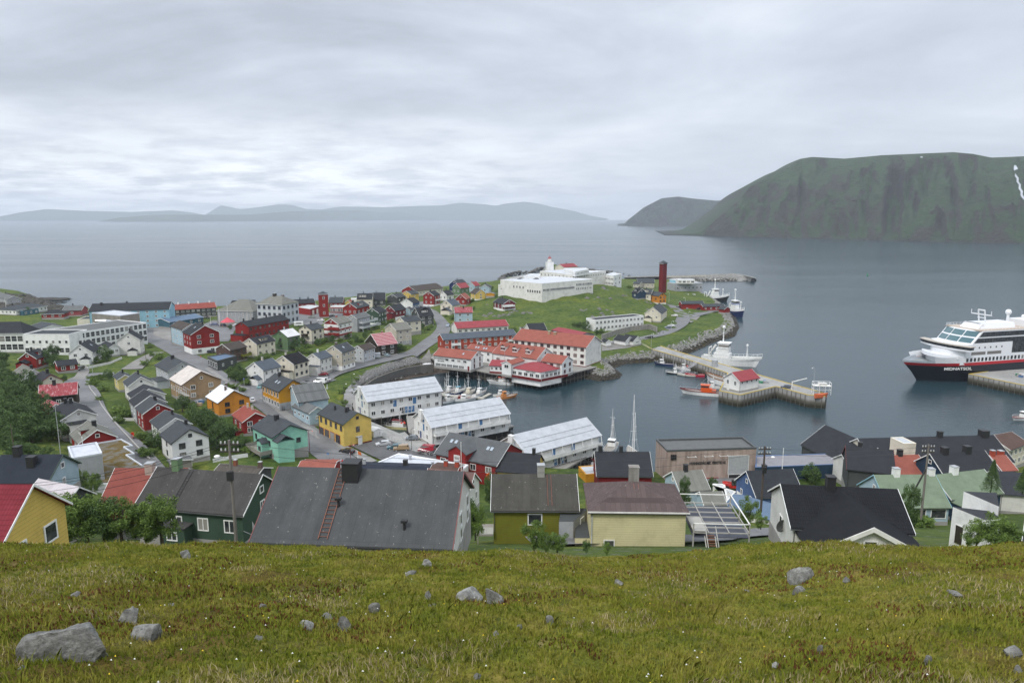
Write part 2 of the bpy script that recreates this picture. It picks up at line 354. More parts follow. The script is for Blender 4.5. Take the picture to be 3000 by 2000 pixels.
def house(T, x0, y1, x2, y2, x3, h, wall, roof, label, name='house', cat='house', pitch=34, W=None, L=None, ang=None, zb=None, trim='white',
          F=(3, 2), Gw=(2, 2), Bk=None, ch=((.5, 0, .7, 'black'),), ov=.35, wk='clap', rk='metal', hip=False, attic=True, fc='white', fh=.7, fcol='concrete', group=None,
          door=None, dorm=None, sky=None, balc=None, porch=None, rise=None, far=None, gwall=None, fwall=None, mono=False, gwf=.5):
    zb_in = zb
    P, ux, v, L, W, zb = solve(T, x0, y1, x2, y2, x3, h, W, L, ang, zb)
    loc, rz, gx = frame_of(P, ux, v, L, zb)
    dist = float(np.hypot(P[0], P[1])); far = dist > 235 if far is None else far
    DEBUG.append((label[:38], 'L%.1f W%.1f a%.0f d%.0f zb%.1f g%.1f' % (L, W, math.degrees(rz), dist, zb, gz(P[0], P[1]))))
    R = empty(name, loc, rz, label, cat, group)
    wm = wallm(cc(wall), wk); rm = roofm(cc(roof), rk); tm = plain(cc(trim), .5)
    rise = W/2*math.tan(math.radians(pitch)) if rise is None else rise
    wb = MB(); z0 = fh; top = h
    if mono: pr = [(0, z0), (W, z0), (W, h+rise), (0, h)]
    elif hip: pr = [(0, z0), (W, z0), (W, h), (0, h)]
    else: pr = [(0, z0), (W, z0), (W, h), (W/2, h+rise), (0, h)]
    wb.extr_x(pr, 0, L); wb.build('wall', wm, R)
    if gwall: # differently clad gable
        g = MB(); xg = -.03 if gx == 0 else L+.03
        g.extr_x([(0.02, h*gwf), (W-.02, h*gwf), (W-.02, h), (W/2, h+rise-.05), (.02, h)], min(xg, 0 if gx == 0 else L), max(xg, 0 if gx == 0 else L)); g.build('gable_cladding', wallm(cc(gwall), wk), R)
    if fwall:
        g = MB(); g.box(-.03, L+.03, -.03, W+.03, z0, h*fwall[1]); g.build('ground_floor', wallm(cc(fwall[0]), 'stucco'), R)
    f = MB(); f.box(-.05, L+.05, -.05, W+.05, -.35 if zb_in in (4.4, 4.8) else -2.2, fh); f.build('foundation', wallm(cc(fcol), 'stucco'), R)
    t = .16; s = rise/(W/2) if not mono else rise/W; rb = MB()
    if mono: rb.extr_x([(-ov, h-ov*s), (W+ov, h+rise+ov*s), (W+ov, h+rise+ov*s+t), (-ov, h-ov*s+t)], -ov, L+ov)
    elif hip:
        k = min(L, W)/2 if hip is True else hip; e = h+.02; z1 = h+rise; o_ = ov
        vs = [(-o_, -o_, e-.12), (L+o_, -o_, e-.12), (L+o_, W+o_, e-.12), (-o_, W+o_, e-.12), (-o_, -o_, e+.06), (L+o_, -o_, e+.06), (L+o_, W+o_, e+.06), (-o_, W+o_, e+.06), (k, W/2, z1), (max(L-k, k+.01), W/2, z1)]
        rb.add(vs, [(3, 2, 1, 0), (0, 1, 5, 4), (1, 2, 6, 5), (2, 3, 7, 6), (3, 0, 4, 7), (4, 5, 9, 8), (5, 6, 9), (6, 7, 8, 9), (7, 4, 8)])
    else:
        rb.extr_x([(-ov, h-ov*s), (W/2, h+rise), (W+ov, h-ov*s), (W+ov, h-ov*s+t), (W/2, h+rise+t), (-ov, h-ov*s+t)], -ov, L+ov)
    ro = rb.build('roof', rm, R)
    if not hip and not mono:
        th = .16 if dist < 120 else .22
        for xa, xb in ((-ov-.05, -ov+.002), (L+ov-.002, L+ov+.05)):
            b = MB(); b.extr_x([(-ov-.03, h-ov*s-th+t), (W/2, h+rise-th+t), (W+ov+.03, h-ov*s-th+t), (W+ov+.03, h-ov*s+t+.03), (W/2, h+rise+t+.03), (-ov-.03, h-ov*s+t+.03)], xa, xb); b.build('bargeboard', tm, R)
    else:
        b = MB(); b.box(-ov-.04, L+ov+.04, -ov-.05, -ov+.01, h-.2-(ov*s if mono else 0), h+.0-(ov*s if mono else 0)+.1); b.build('fascia', tm, R)
    if not mono:
        b = MB(); ye, ze_ = -ov-.06, h-(ov*s if not hip else .1)-.02; b.bar((-ov, ye, ze_), (L+ov, ye, ze_), .07, n=4); b.bar((.12, ye, ze_), (.12, -.1, ze_-.5), .05, n=4); b.bar((.12, -.1, ze_-.5), (.12, -.1, .1), .05, n=4); b.build('gutter', plain(cc('dgrey') if trim == 'white' else CL['black'], .5), R)
    # windows
    hh = h
    wall_wins(R, (0, -.032), (L, -.032), F, hh, fh, far, fc)
    if gx == 0: wall_wins(R, (-.032, W), (-.032, 0), Gw, hh, fh, far, fc)
    else: wall_wins(R, (L+.032, 0), (L+.032, W), Gw, hh, fh, far, fc)
    wall_wins(R, (L, W+.032), (0, W+.032), (3, 1), hh, fh, True, fc)
    if attic and not hip and not mono and rise > 1.6:
        if gx == 0: add_win(R, -.032, W/2, h+rise*.42, -math.pi/2, .7, .7, fc, 1, far)
        else: add_win(R, L+.032, W/2, h+rise*.42, math.pi/2, .7, .7, fc, 1, far)
    for cfx, cfy, cs, cm in ch or ():
        cz = h+rise*(1-abs(cfy)*2) if not mono else h+rise*.5; c = MB(); x, y = L*cfx, W/2+cfy*W
        cs *= .85; c.box(x-cs/2, x+cs/2, y-cs/2, y+cs/2, cz-.8, cz+1.4); c.box(x-cs/2-.06, x+cs/2+.06, y-cs/2-.06, y+cs/2+.06, cz+1.4, cz+1.5, 1)
        c.build('chimney', [plain(cc(cm), .6), plain(cc('grey') if cm != 'black' else CL['black'], .6)], ro)
    if door:
        side, fx, dc = door
        if side == 'F': add_door(R, L*fx, -.032, .1, 0, 1.0, 2.1, dc)
        elif gx == 0: add_door(R, -.06, W*(1-fx), .1, -math.pi/2, 1.0, 2.1, dc)
        else: add_door(R, L+.06, W*fx, .1, math.pi/2, 1.0, 2.1, dc)
    for dsp in dorm or ():  # (x frac, width, kind)
        xc, dw = L*dsp[0], dsp[1]; zr = h+rise*.3; d = MB(); yf = W/2*.28; zt = h+rise*.86
        d.box(xc-dw/2, xc+dw/2, yf, W/2, zr-.3, zt-.15); dd = d.build('dormer', wm, ro)
        r2 = MB()
        if len(dsp) > 2:
            r2.extr_y([(xc-dw/2-.25, zt-.3), (xc, zt+dw*.28), (xc+dw/2+.25, zt-.3), (xc+dw/2+.25, zt-.18), (xc, zt+dw*.28+.14), (xc-dw/2-.25, zt-.18)], yf-.3, W/2)
        else: r2.box(xc-dw/2-.25, xc+dw/2+.25, yf-.3, W/2+.1, zt-.15, zt)
        r2.build('dormer_roof', rm, ro)
        n = max(1, int(dw/1.1))
        for i in range(n): add_win(dd, xc-dw/2+(i+.5)*dw/n, yf-.02, (zr+zt)/2-.1, 0, min(.9, dw/n*.7), .8, fc, 1, True)
    for sx, sy in sky or ():
        k = MB(); y = W/2*sy; z = h+rise*sy+t+.03; a = math.atan(s); Rm = Matrix.Rotation(a, 3, 'X')
        k.box(-.45, .45, -.65, .65, -.02, .05, 0, Rm, (L*sx, y, z)); k.box(-.38, .38, -.56, .56, .05, .06, 1, Rm, (L*sx, y, z)); k.build('skylight', [plain(CL['dgrey']), plain((.35, .4, .45), .15)], ro)
    for bsp in balc or ():  # (side, x0frac, x1frac, z, depth, col)
        side, fa, fb, z, dep, bc = bsp
        b = MB(); rr = MB()
        if side == 'F': xa, xb, ya, yb = L*fa, L*fb, -dep, -.02
        elif gx == 0: xa, xb, ya, yb = -dep, -.02, W*fa, W*fb
        else: xa, xb, ya, yb = L+.02, L+dep, W*fa, W*fb
        b.box(xa, xb, ya, yb, z-.15, z, 0)
        for x in (xa+.08, xb-.08):
            for y in (ya+.08, yb-.08): b.bar((x, y, -1), (x, y, z-.15), .07, n=4)
        bo = b.build('balcony', plain(cc(bc)), R)
        rr.box(xa, xb, ya, ya+.05, z+.1, z+1.0); rr.box(xa, xa+.05, ya+.05, yb, z+.1, z+1.0); rr.box(xb-.05, xb, ya+.05, yb, z+.1, z+1.0); rr.build('railing', wallm(cc(bc), 'vert'), bo)
    for psp in porch or ():  # annex: (side, fa, fb, height, depth, wallcol, roofkind)
        side, fa, fb, ph, dep, pc = psp[:6]
        if side == 'F': xa, xb, ya, yb = L*fa, L*fb, -dep, -.05
        elif gx == 0: xa, xb, ya, yb = -dep, -.05, W*fa, W*fb
        else: xa, xb, ya, yb = L+.05, L+dep, W*fa, W*fb
        b = MB(); b.box(xa, xb, ya, yb, -1.5, ph); po = b.build('porch', wallm(cc(pc), wk), R)
        r_ = MB()
        if len(psp) > 6:
            if side == 'F': xm = (xa+xb)/2; q = (xb-xa)/2*.6; r_.extr_y([(xa-.2, ph-.1), (xm, ph+q), (xb+.2, ph-.1), (xb+.2, ph+.04), (xm, ph+q+.14), (xa-.2, ph+.04)], ya-.25, yb)
            else: ym = (ya+yb)/2; q = (yb-ya)/2*.6; r_.extr_x([(ya-.2, ph-.1), (ym, ph+q), (yb+.2, ph-.1), (yb+.2, ph+.04), (ym, ph+q+.14), (ya-.2, ph+.04)], xa-.25, xb+.25)
        else: r_.box(xa-.2, xb+.2, ya-.2, yb, ph+.005, ph+.14)
        r_.build('porch_roof', rm, R)
        if side == 'F': add_win(po, (xa+xb)/2, ya-.02, ph*.6, 0, min(1.2, (xb-xa)*.5), .9, fc, 2, True)
    R['_L'] = L; R['_W'] = W
    return R, L, W, h, rise, gx, dist
def flatb(T, pts, h, wall, roof, label, name='building', cat='building', zb=None, wins=None, wk='stucco', fc='white', par=.35, parc=None, group=None, rect=False, fh=0, inset=.35, doors=(), rk='flat', low=-2.5):
    """flat-roofed building from the photo positions of its roof corners, all at one height"""
    q = [tp(T, *p) for p in pts]
    P0 = ong(q[0][0], q[0][1], h) if zb is None else onz(q[0][0], q[0][1], zb+h); zt = P0[2]
    pw = [onz(u, v, zt)[:2] for u, v in q]
    if rect:  # keep p0,p1 ; square it up with the depth toward p2
        a, b = pw[0], pw[1]; d = (b-a)/np.linalg.norm(b-a); nn = np.array([-d[1], d[0]])
        if nn@a < 0: nn = -nn
        w = rect if rect is not True else abs((pw[2]-b)@nn); pw = [a, b, b+nn*w, a+nn*w]
    o = P0; R = empty(name, (float(o[0]), float(o[1]), float(zt-h)), 0, label, cat, group)
    loc = [(float(p[0]-o[0]), float(p[1]-o[1])) for p in pw]; n = len(loc)
    a = sum(loc[i-1][0]*loc[i][1]-loc[i][0]*loc[i-1][1] for i in range(n)); ccw = a > 0
    DEBUG.append((label[:38], 'edges '+' '.join('%.1f' % math.dist(loc[i], loc[(i+1) % n]) for i in range(n))+' d%.0f zb%.1f g%.1f' % (np.hypot(o[0], o[1]), zt-h, gz(o[0], o[1]))))
    b = MB(); b.prism(loc, low, h-par-.02); b.build('wall', wallm(cc(wall), wk), R)
    pa = MB(); rmz = h-par
    r = MB(); r.prism(loc, rmz-.02, rmz); r.build('roof', roofm(cc(roof), rk), R)
    for i in range(n):
        p, q_ = Vector(loc[i]), Vector(loc[(i+1) % n]); e = (q_-p); L = e.length; e /= L; nr = Vector((-e.y, e.x))*(1 if ccw else -1)
        vs = [p-nr*.04, q_-nr*.04, q_+nr*inset, p+nr*inset]
        if par > 0: pa.prism([(x.x, x.y) for x in vs], rmz, h-.003*(i % 2))
        if wins and i in wins:
            for sp in (wins[i] if isinstance(wins[i], list) else [wins[i]]):
                a_, b_ = (p, q_) if ccw else (q_, p)
                if len(sp) > 6: fa, fb = sp[6]; a_, b_ = a_.lerp(b_, fa), a_.lerp(b_, fb)
                out = -nr*.05; wall_wins(R, tuple(a_+out), tuple(b_+out), sp[:6], h-par, fh, np.hypot(o[0], o[1]) > 240, fc)
    for i, fr, dw, dh, dc, dn in doors:
        p, q_ = Vector(loc[i]), Vector(loc[(i+1) % n])
        if not ccw: p, q_ = q_, p
        e = (q_-p).normalized(); nr = Vector((e.y, -e.x)); pt = p.lerp(q_, fr)+nr*.05
        add_door(R, pt.x, pt.y, .05, math.atan2(e.y, e.x), dw, dh, dc, dn)
    if pa.v: pa.build('parapet', plain(cc(parc or wall), .6), R)
    return R, loc, h, zt
def text_on(par, s, loc, rz, size, col, name='lettering', ext=.03, bold=0, sx=1.0):
    cu = bpy.data.curves.new(name, 'FONT'); cu.body = s; cu.size = size; cu.extrude = ext; cu.offset = bold; cu.align_x = 'CENTER'; cu.align_y = 'CENTER'
    t = bpy.data.objects.new('tmp', cu); COL.objects.link(t); bpy.context.view_layer.update()
    me = bpy.data.meshes.new_from_object(t.evaluated_get(bpy.context.evaluated_depsgraph_get())); bpy.data.objects.remove(t)
    me.materials.clear(); me.materials.append(plain(cc(col), .5)); me.name = name
    o = put(name, me, par); o.matrix_basis = Matrix.Translation(loc)@Matrix.Rotation(rz, 4, 'Z')@Matrix.Rotation(math.pi/2, 4, 'X')@Matrix.Diagonal((sx, 1, 1, 1)); return o
# ---------------- camera, world, sun ----------------
cam = bpy.data.cameras.new('camera'); cam.lens = 25.0; cam.sensor_width = 36; cam.clip_start = .3; cam.clip_end = 60000
co = bpy.data.objects.new('camera', cam); COL.objects.link(co); co.location = (0, 0, CAMZ); co.rotation_euler = (math.pi/2-TH, 0, 0); SC.camera = co
SC.view_settings.view_transform = 'Standard'; SC.view_settings.look = 'None'; SC.view_settings.gamma = 1; SC.view_settings.exposure = EXPO
w = bpy.data.worlds.new('World'); SC.world = w; w.use_nodes = True; nt = w.node_tree; nt.nodes.clear()
out = nt.nodes.new('ShaderNodeOutputWorld'); bg = nt.nodes.new('ShaderNodeBackground'); lk(nt, bg.outputs[0], out.inputs[0])
sky = nt.nodes.new('ShaderNodeTexSky'); sky.sky_type = 'NISHITA'; sky.sun_disc = False
SUN_EL, SUN_AZ = math.radians(50), math.radians(-145)
sky.sun_elevation = SUN_EL; sky.sun_rotation = SUN_AZ; sky.air_density = 1.2; sky.dust_density = 2
tc = N(nt, 'TexCoord'); sp = N(nt, 'SeparateXYZ'); lk(nt, tc.outputs['Generated'], sp.inputs[0])
zc = mathn(nt, 'MAXIMUM', sp.outputs['Z'], 0.0); zz = mathn(nt, 'ADD', zc, .13)
cb = N(nt, 'CombineXYZ'); lk(nt, mathn(nt, 'DIVIDE', sp.outputs['X'], zz), cb.inputs[0]); lk(nt, mathn(nt, 'DIVIDE', sp.outputs['Y'], zz), cb.inputs[1])
mp = N(nt, 'Mapping'); mp.inputs['Scale'].default_value = (.62, .66, 1); mp.inputs['Location'].default_value = (3.1, 1.7, 0); lk(nt, cb.outputs[0], mp.inputs[0])
n1 = noise(nt, mp.outputs[0], 1.0, 8, .58, Distortion=.6); n2 = noise(nt, mp.outputs[0], 2.6, 6, .6)
cl = mathn(nt, 'ADD', mathn(nt, 'MULTIPLY', n1.outputs['Fac'], .72), mathn(nt, 'MULTIPLY', n2.outputs['Fac'], .28))
cloud = ramp(nt, cl, [(.36, (.36, .39, .445)), (.46, (.45, .485, .55)), (.55, (.54, .575, .64)), (.68, (.70, .73, .785))]).outputs[0]
# bright lifting of the cloud base low over the sea, strongest at the left of the strait
low = ramp(nt, zc, [(0, .6), (.03, 1.1), (.075, .5), (.15, .0)]).outputs[0]
az = N(nt, 'Math', operation='ARCTAN2'); lk(nt, sp.outputs['X'], az.inputs[0]); lk(nt, sp.outputs['Y'], az.inputs[1])
azr = ramp(nt, mathn(nt, 'ADD', az.outputs[0], .5), [(0, .9), (.2, 1.2), (.45, .8), (.7, .15)])
brk = ramp(nt, noise(nt, mp.outputs[0], 3.2, 6, .62).outputs['Fac'], [(.40, .2), (.58, 1.15)]).outputs[0]
f = mathn(nt, 'MULTIPLY', mathn(nt, 'MULTIPLY', low, azr.outputs[0]), brk)
cloud = mix(nt, cloud, (1.0, 1.02, 1.04), mathn(nt, 'MULTIPLY', f, .8))
# heavier grey deck right of the middle
cloud = mix(nt, cloud, (.49, .53, .60), mathn(nt, 'MULTIPLY', ramp(nt, zc, [(.0, .3), (.12, .45), (.3, .2)]).outputs[0], ramp(nt, mathn(nt, 'ADD', az.outputs[0], .5), [(.35, 0), (.75, 1)]).outputs[0]))
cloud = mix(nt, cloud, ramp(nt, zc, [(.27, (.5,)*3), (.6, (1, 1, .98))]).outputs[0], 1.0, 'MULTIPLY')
skyc = mix(nt, sky.outputs[0], (0, 0, 0), 0.0)
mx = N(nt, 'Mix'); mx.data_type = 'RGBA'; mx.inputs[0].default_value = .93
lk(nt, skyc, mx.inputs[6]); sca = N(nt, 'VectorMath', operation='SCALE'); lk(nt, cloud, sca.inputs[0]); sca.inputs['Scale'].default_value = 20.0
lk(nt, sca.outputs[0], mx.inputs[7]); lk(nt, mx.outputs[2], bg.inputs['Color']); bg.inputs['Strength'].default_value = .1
sl = bpy.data.lights.new('sun', 'SUN'); sl.energy = 1.5; sl.angle = math.radians(14); sl.color = (1, .96, .9)
so = bpy.data.objects.new('sun', sl); COL.objects.link(so)
so.rotation_euler = Vector((-math.sin(SUN_AZ)*math.cos(SUN_EL), -math.cos(SUN_AZ)*math.cos(SUN_EL), -math.sin(SUN_EL))).to_track_quat('-Z', 'Y').to_euler()
# ---------------- ground materials ----------------
def grassm(name='meadow', near=False):
    m, nt, b = newmat(name); geo = N(nt, 'NewGeometry'); co = geo.outputs['Position']
    a = noise(nt, co, .05 if not near else .35, 5, .6); d = noise(nt, co, .45 if not near else 2.3, 7, .68); e = noise(nt, co, 2.5 if not near else 14, 5, .7)
    if near:
        col = ramp(nt, d.outputs['Fac'], [(.28, (.055, .066, .011)), (.42, (.125, .14, .017)), (.52, (.19, .185, .024)), (.62, (.24, .205, .042)), (.76, (.31, .25, .10))]).outputs[0]
        br = ramp(nt, a.outputs['Fac'], [(.50, 0), (.60, 1)]).outputs[0]; col = mix(nt, col, (.11, .05, .02), mathn(nt, 'MULTIPLY', br, .6))
        n3 = noise(nt, co, 1.1, 6, .7); col = mix(nt, col, (.26, .20, .10), mathn(nt, 'MULTIPLY', ramp(nt, n3.outputs['Fac'], [(.58, 0), (.68, 1)]).outputs[0], .5))
        col = mix(nt, col, ramp(nt, e.outputs['Fac'], [(.3, (.45,)*3), (.55, (1, 1, 1)), (.75, (1.5, 1.5, 1.4))]).outputs[0], .85, 'MULTIPLY')
        bump(nt, b, e.outputs['Fac'], 1.0, .08)
    else:
        col = ramp(nt, d.outputs['Fac'], [(.3, (.03, .055, .012)), (.48, (.066, .105, .018)), (.62, (.115, .145, .03)), (.75, (.17, .175, .065))]).outputs[0]
        col = mix(nt, col, ramp(nt, a.outputs['Fac'], [(.36, (.6, .72, .6)), (.5, (1, 1, 1)), (.64, (1.5, 1.25, .9))]).outputs[0], .9, 'MULTIPLY')
        col = mix(nt, col, ramp(nt, e.outputs['Fac'], [(.3, (.6,)*3), (.6, (1,)*3)]).outputs[0], .8, 'MULTIPLY')
        sep = N(nt, 'SeparateXYZ'); lk(nt, geo.outputs['Normal'], sep.inputs[0]); sepp = N(nt, 'SeparateXYZ'); lk(nt, co, sepp.inputs[0])
        rock = ramp(nt, e.outputs['Fac'], [(.35, (.06, .058, .055)), (.5, (.19, .185, .175)), (.65, (.38, .37, .35))]).outputs[0]
        st = mathn(nt, 'ADD', sep.outputs['Z'], mathn(nt, 'MULTIPLY', mathn(nt, 'SUBTRACT', d.outputs['Fac'], .5), .55))
        zz_ = mathn(nt, 'ADD', sepp.outputs['Z'], mathn(nt, 'MULTIPLY', mathn(nt, 'SUBTRACT', d.outputs['Fac'], .5), 2.4))
        lowz = ramp(nt, zz_, [(.0, 1), (1, 0)]).outputs[0]
        zr = N(nt, 'MapRange'); lk(nt, zz_, zr.inputs[0]); zr.inputs[1].default_value = 2.3; zr.inputs[2].default_value = 3.4; zr.inputs[3].default_value = 1; zr.inputs[4].default_value = 0
        rs = ramp(nt, st, [(.80, 1), (.90, 0)]).outputs[0]
        col = mix(nt, col, rock, mathn(nt, 'MAXIMUM', rs, zr.outputs[0]))
        zw = N(nt, 'MapRange'); lk(nt, zz_, zw.inputs[0]); zw.inputs[1].default_value = 1.6; zw.inputs[2].default_value = 2.1; zw.inputs[3].default_value = 1; zw.inputs[4].default_value = 0
        col = mix(nt, col, ramp(nt, d.outputs['Fac'], [(.35, (.018, .016, .012)), (.55, (.055, .045, .02)), (.7, (.08, .055, .02))]).outputs[0], zw.outputs[0])
        bump(nt, b, e.outputs['Fac'], 1.0, .3)
    lk(nt, col, b.inputs['Base Color']); b.inputs['Roughness'].default_value = .95; b.inputs['Specular IOR Level'].default_value = .2
    return m
def pavem(name, c, crack=True):
    m, nt, b = newmat(name); co = N(nt, 'NewGeometry').outputs['Position']; a = noise(nt, co, .12, 6, .65); e = noise(nt, co, 2.5, 5, .7)
    col = ramp(nt, a.outputs['Fac'], [(.3, sc(c, .78)), (.5, c), (.7, sc(c, 1.25))]).outputs[0]
    col = mix(nt, col, ramp(nt, e.outputs['Fac'], [(.3, (.82,)*3), (.6, (1,)*3)]).outputs[0], .8, 'MULTIPLY')
    v = N(nt, 'TexVoronoi', feature='DISTANCE_TO_EDGE', Scale=.16); lk(nt, co, v.inputs['Vector'])
    col = mix(nt, col, ramp(nt, v.outputs['Distance'], [(.012, .72), (.03, 1)]).outputs[0], .7, 'MULTIPLY')
    lk(nt, col, b.inputs['Base Color']); b.inputs['Roughness'].default_value = .85; return m
# ---------------- terrain sheet (graded grid) ----------------
def grid_mesh(name, xs, ys, zf, mat, smooth=True):
    X, Y = np.meshgrid(xs, ys); Z = zf(X.ravel(), Y.ravel()); n, m_ = len(xs), len(ys)
    me = bpy.data.meshes.new(name); me.vertices.add(n*m_); me.vertices.foreach_set('co', np.stack([X.ravel(), Y.ravel(), Z], 1).astype(np.float32).ravel())
    i, j = np.meshgrid(np.arange(n-1), np.arange(m_-1)); a = (j*n+i).ravel(); q = np.stack([a, a+1, a+n+1, a+n], 1)
    me.loops.add(q.size); me.loops.foreach_set('vertex_index', q.ravel().astype(np.int32)); me.polygons.add(len(q)); me.polygons.foreach_set('loop_start', np.arange(0, q.size, 4, dtype=np.int32))
    me.polygons.foreach_set('use_smooth', [smooth]*len(q)); me.update(); me.validate(); me.materials.append(mat); return me
def wl(a, b, s0, s1, n): return np.linspace(a, b, n)
xs = np.concatenate([np.linspace(-720, -300, 60)[:-1], np.linspace(-300, 300, 270), np.linspace(300, 460, 24)[1:]])
ys = np.concatenate([np.linspace(-70, 33, 20)[:-1], np.linspace(33, 420, 190), np.linspace(422, 780, 130)])
def terr(x, y):
    z = ground(x, y)
    k = (np.abs(y-385) < 0) 
    # craggy relief on the knoll
    kn = np.exp(-((x-75)/95)**2-((y-500)/85)**2)
    z = z+kn*(0.9*np.sin(x*.31+1.7*np.sin(y*.13))*np.sin(y*.27+1.1*np.sin(x*.21)))
    return np.where(y < 33, z-1.2*np.clip((33-y)/8, 0, 1), z)
MG = grassm('grass_and_rock'); tag(put('ground', grid_mesh('ground', xs, ys, terr, MG)), kind='structure')
# foreground hillside, fine grid
xf = np.linspace(-26, 26, 420); yf = np.concatenate([np.linspace(-3, 22, 260), np.linspace(22.3, 36, 50)])
def fgz(x, y):
    z = gland(x, y); h = .055*np.sin(x*4.1+2*np.sin(y*1.7))*np.sin(y*3.7+np.sin(x*2.3))+.03*np.sin(x*9.3+y*3)*np.sin(y*8.1-x*2.2)+.015*np.sin(x*19+y*7)*np.sin(y*17-x*5)
    return z+h*np.clip((33-y)/8, 0, 1)
MF = grassm('moss_and_grass', True); tag(put('hillside', grid_mesh('hillside', xf, yf, fgz, MF)), kind='structure')
# ---------------- water ----------------
def waterm():
    m, nt, b = newmat('sea_water'); co = N(nt, 'NewGeometry').outputs['Position']
    mp = N(nt, 'Mapping'); mp.inputs['Scale'].default_value = (.55, 1, 1); mp.inputs['Rotation'].default_value = (0, 0, .25); lk(nt, co, mp.inputs[0])
    w1 = noise(nt, mp.outputs[0], .55, 4, .6); w2 = noise(nt, mp.outputs[0], .035, 4, .6)
    mp2 = N(nt, 'Mapping'); mp2.inputs['Scale'].default_value = (.0016, .009, 1); mp2.inputs['Rotation'].default_value = (0, 0, .06); lk(nt, co, mp2.inputs[0]); s_ = noise(nt, mp2.outputs[0], 1.0, 5, .55)
    b.inputs['Base Color'].default_value = (.010, .030, .038, 1)
    base = ramp(nt, s_.outputs['Fac'], [(.3, (.014, .034, .042)), (.7, (.024, .046, .058))]).outputs[0]; lk(nt, base, b.inputs['Base Color'])
    lk(nt, ramp(nt, s_.outputs['Fac'], [(.3, .18), (.7, .24)]).outputs[0], b.inputs['Roughness']); b.inputs['IOR'].default_value = 1.33
    hh = mathn(nt, 'ADD', w1.outputs['Fac'], mathn(nt, 'MULTIPLY', w2.outputs['Fac'], 2.5))
    n_ = N(nt, 'Bump', Distance=.28); lk(nt, ramp(nt, s_.outputs['Fac'], [(.3, .32), (.7, .5)]).outputs[0], n_.inputs['Strength']); lk(nt, hh, n_.inputs['Height']); lk(nt, n_.outputs[0], b.inputs['Normal'])
    return m
b = MB(); R0 = 16500; nseg = 96; b.add([(0, 0, 0)]+[(R0*math.cos(2*math.pi*i/nseg), R0*math.sin(2*math.pi*i/nseg), 0) for i in range(nseg)], [(0, i+1, (i+1) % nseg+1) for i in range(nseg)])
tag(b.build('sea', waterm()), kind='structure')
# ---------------- draped sheets ----------------
def drape(name, poly, mat, lift=.1, z=None, maxe=5, kind='structure', world=False):
    pw = poly if world else [ong(*p)[:2] if z is None else onz(p[0], p[1], z)[:2] for p in poly]
    bm = bmesh.new(); vs = [bm.verts.new((float(p[0]), float(p[1]), 0)) for p in pw]
    try: f = bm.faces.new(vs)
    except Exception: bm.free(); return
    f.normal_update()
    if f.normal.z < 0: f.normal_flip()
    bmesh.ops.triangulate(bm, faces=bm.faces[:])
    if z is None:
        for _ in range(7):
            es = [e for e in bm.edges if e.calc_length() > maxe]
            if not es: break
            bmesh.ops.subdivide_edges(bm, edges=es, cuts=1); bmesh.ops.triangulate(bm, faces=[f for f in bm.faces if len(f.verts) > 3])
        P = np.array([v.co[:2] for v in bm.verts]); Z = ground(P[:, 0], P[:, 1])+lift
        for v, zz1 in zip(bm.verts, Z): v.co.z = zz1
    else:
        for v in bm.verts: v.co.z = z+lift
    me = bpy.data.meshes.new(name); bm.to_mesh(me); bm.free(); me.materials.append(mat); return tag(put(name, me), kind=kind)
def strip(name, pts, width, mat, lift=.12, z=None, kerb=None, n=4, dz=0):
    """road along photo points, width in metres"""
    P = [Vector((*(ong(*p)[:2] if z is None else onz(p[0], p[1], z)[:2]), 0)) for p in pts]
    return strip_w(name, P, width, mat, lift, z, n)
def strip_w(name, P, width, mat, lift=.12, z=None, n=4):
    Q = []
    for i in range(len(P)-1):
        p0, p1, p2, p3 = P[max(i-1, 0)], P[i], P[i+1], P[min(i+2, len(P)-1)]; k = max(1, int((p2-p1).length/2.5))
        for j in range(k):
            t = j/k; Q.append(.5*((2*p1)+(p2-p0)*t+(2*p0-5*p1+4*p2-p3)*t*t+(3*p1-p0-3*p2+p3)*t**3))
    Q.append(P[-1]); vs = []; W = width if isinstance(width, (list, tuple)) else [width]*len(P)
    for i, q in enumerate(Q):
        d = (Q[min(i+1, len(Q)-1)]-Q[max(i-1, 0)]).normalized(); nn = Vector((-d.y, d.x, 0)); ww = np.interp(i/(len(Q)-1)*(len(P)-1), range(len(P)), W)
        for k in range(n+1): vs.append(q+nn*ww*(k/n-.5))
    A = np.array([v[:2] for v in vs]); Z = (ground(A[:, 0], A[:, 1]) if z is None else np.full(len(A), z))+lift
    if z is None:  # level across
        Z = Z.reshape(-1, n+1); Z = np.maximum(Z, Z.mean(1, keepdims=True)-.05).ravel()
    b = MB(); b.add([(v.x, v.y, zz1) for v, zz1 in zip(vs, Z)], [(i*(n+1)+k, (i+1)*(n+1)+k, (i+1)*(n+1)+k+1, i*(n+1)+k+1) for i in range(len(Q)-1) for k in range(n)])
    o = b.build(name, mat, None, True)
    if kind_ := 'structure': tag(o, kind=kind_)
    return o
AS = pavem('asphalt', (.155, .155, .158)); AS2 = pavem('asphalt_dark', (.105, .105, .108)); GRV = pavem('gravel', (.21, .20, .185)); CON = pavem('quay_concrete', (.29, .285, .27)); PAVE = pavem('pavement_slabs', (.23, .225, .215)); DIRT = pavem('bare_earth', (.10, .085, .07))
def tl(T, *pts): return [tp(T, *p) for p in pts]
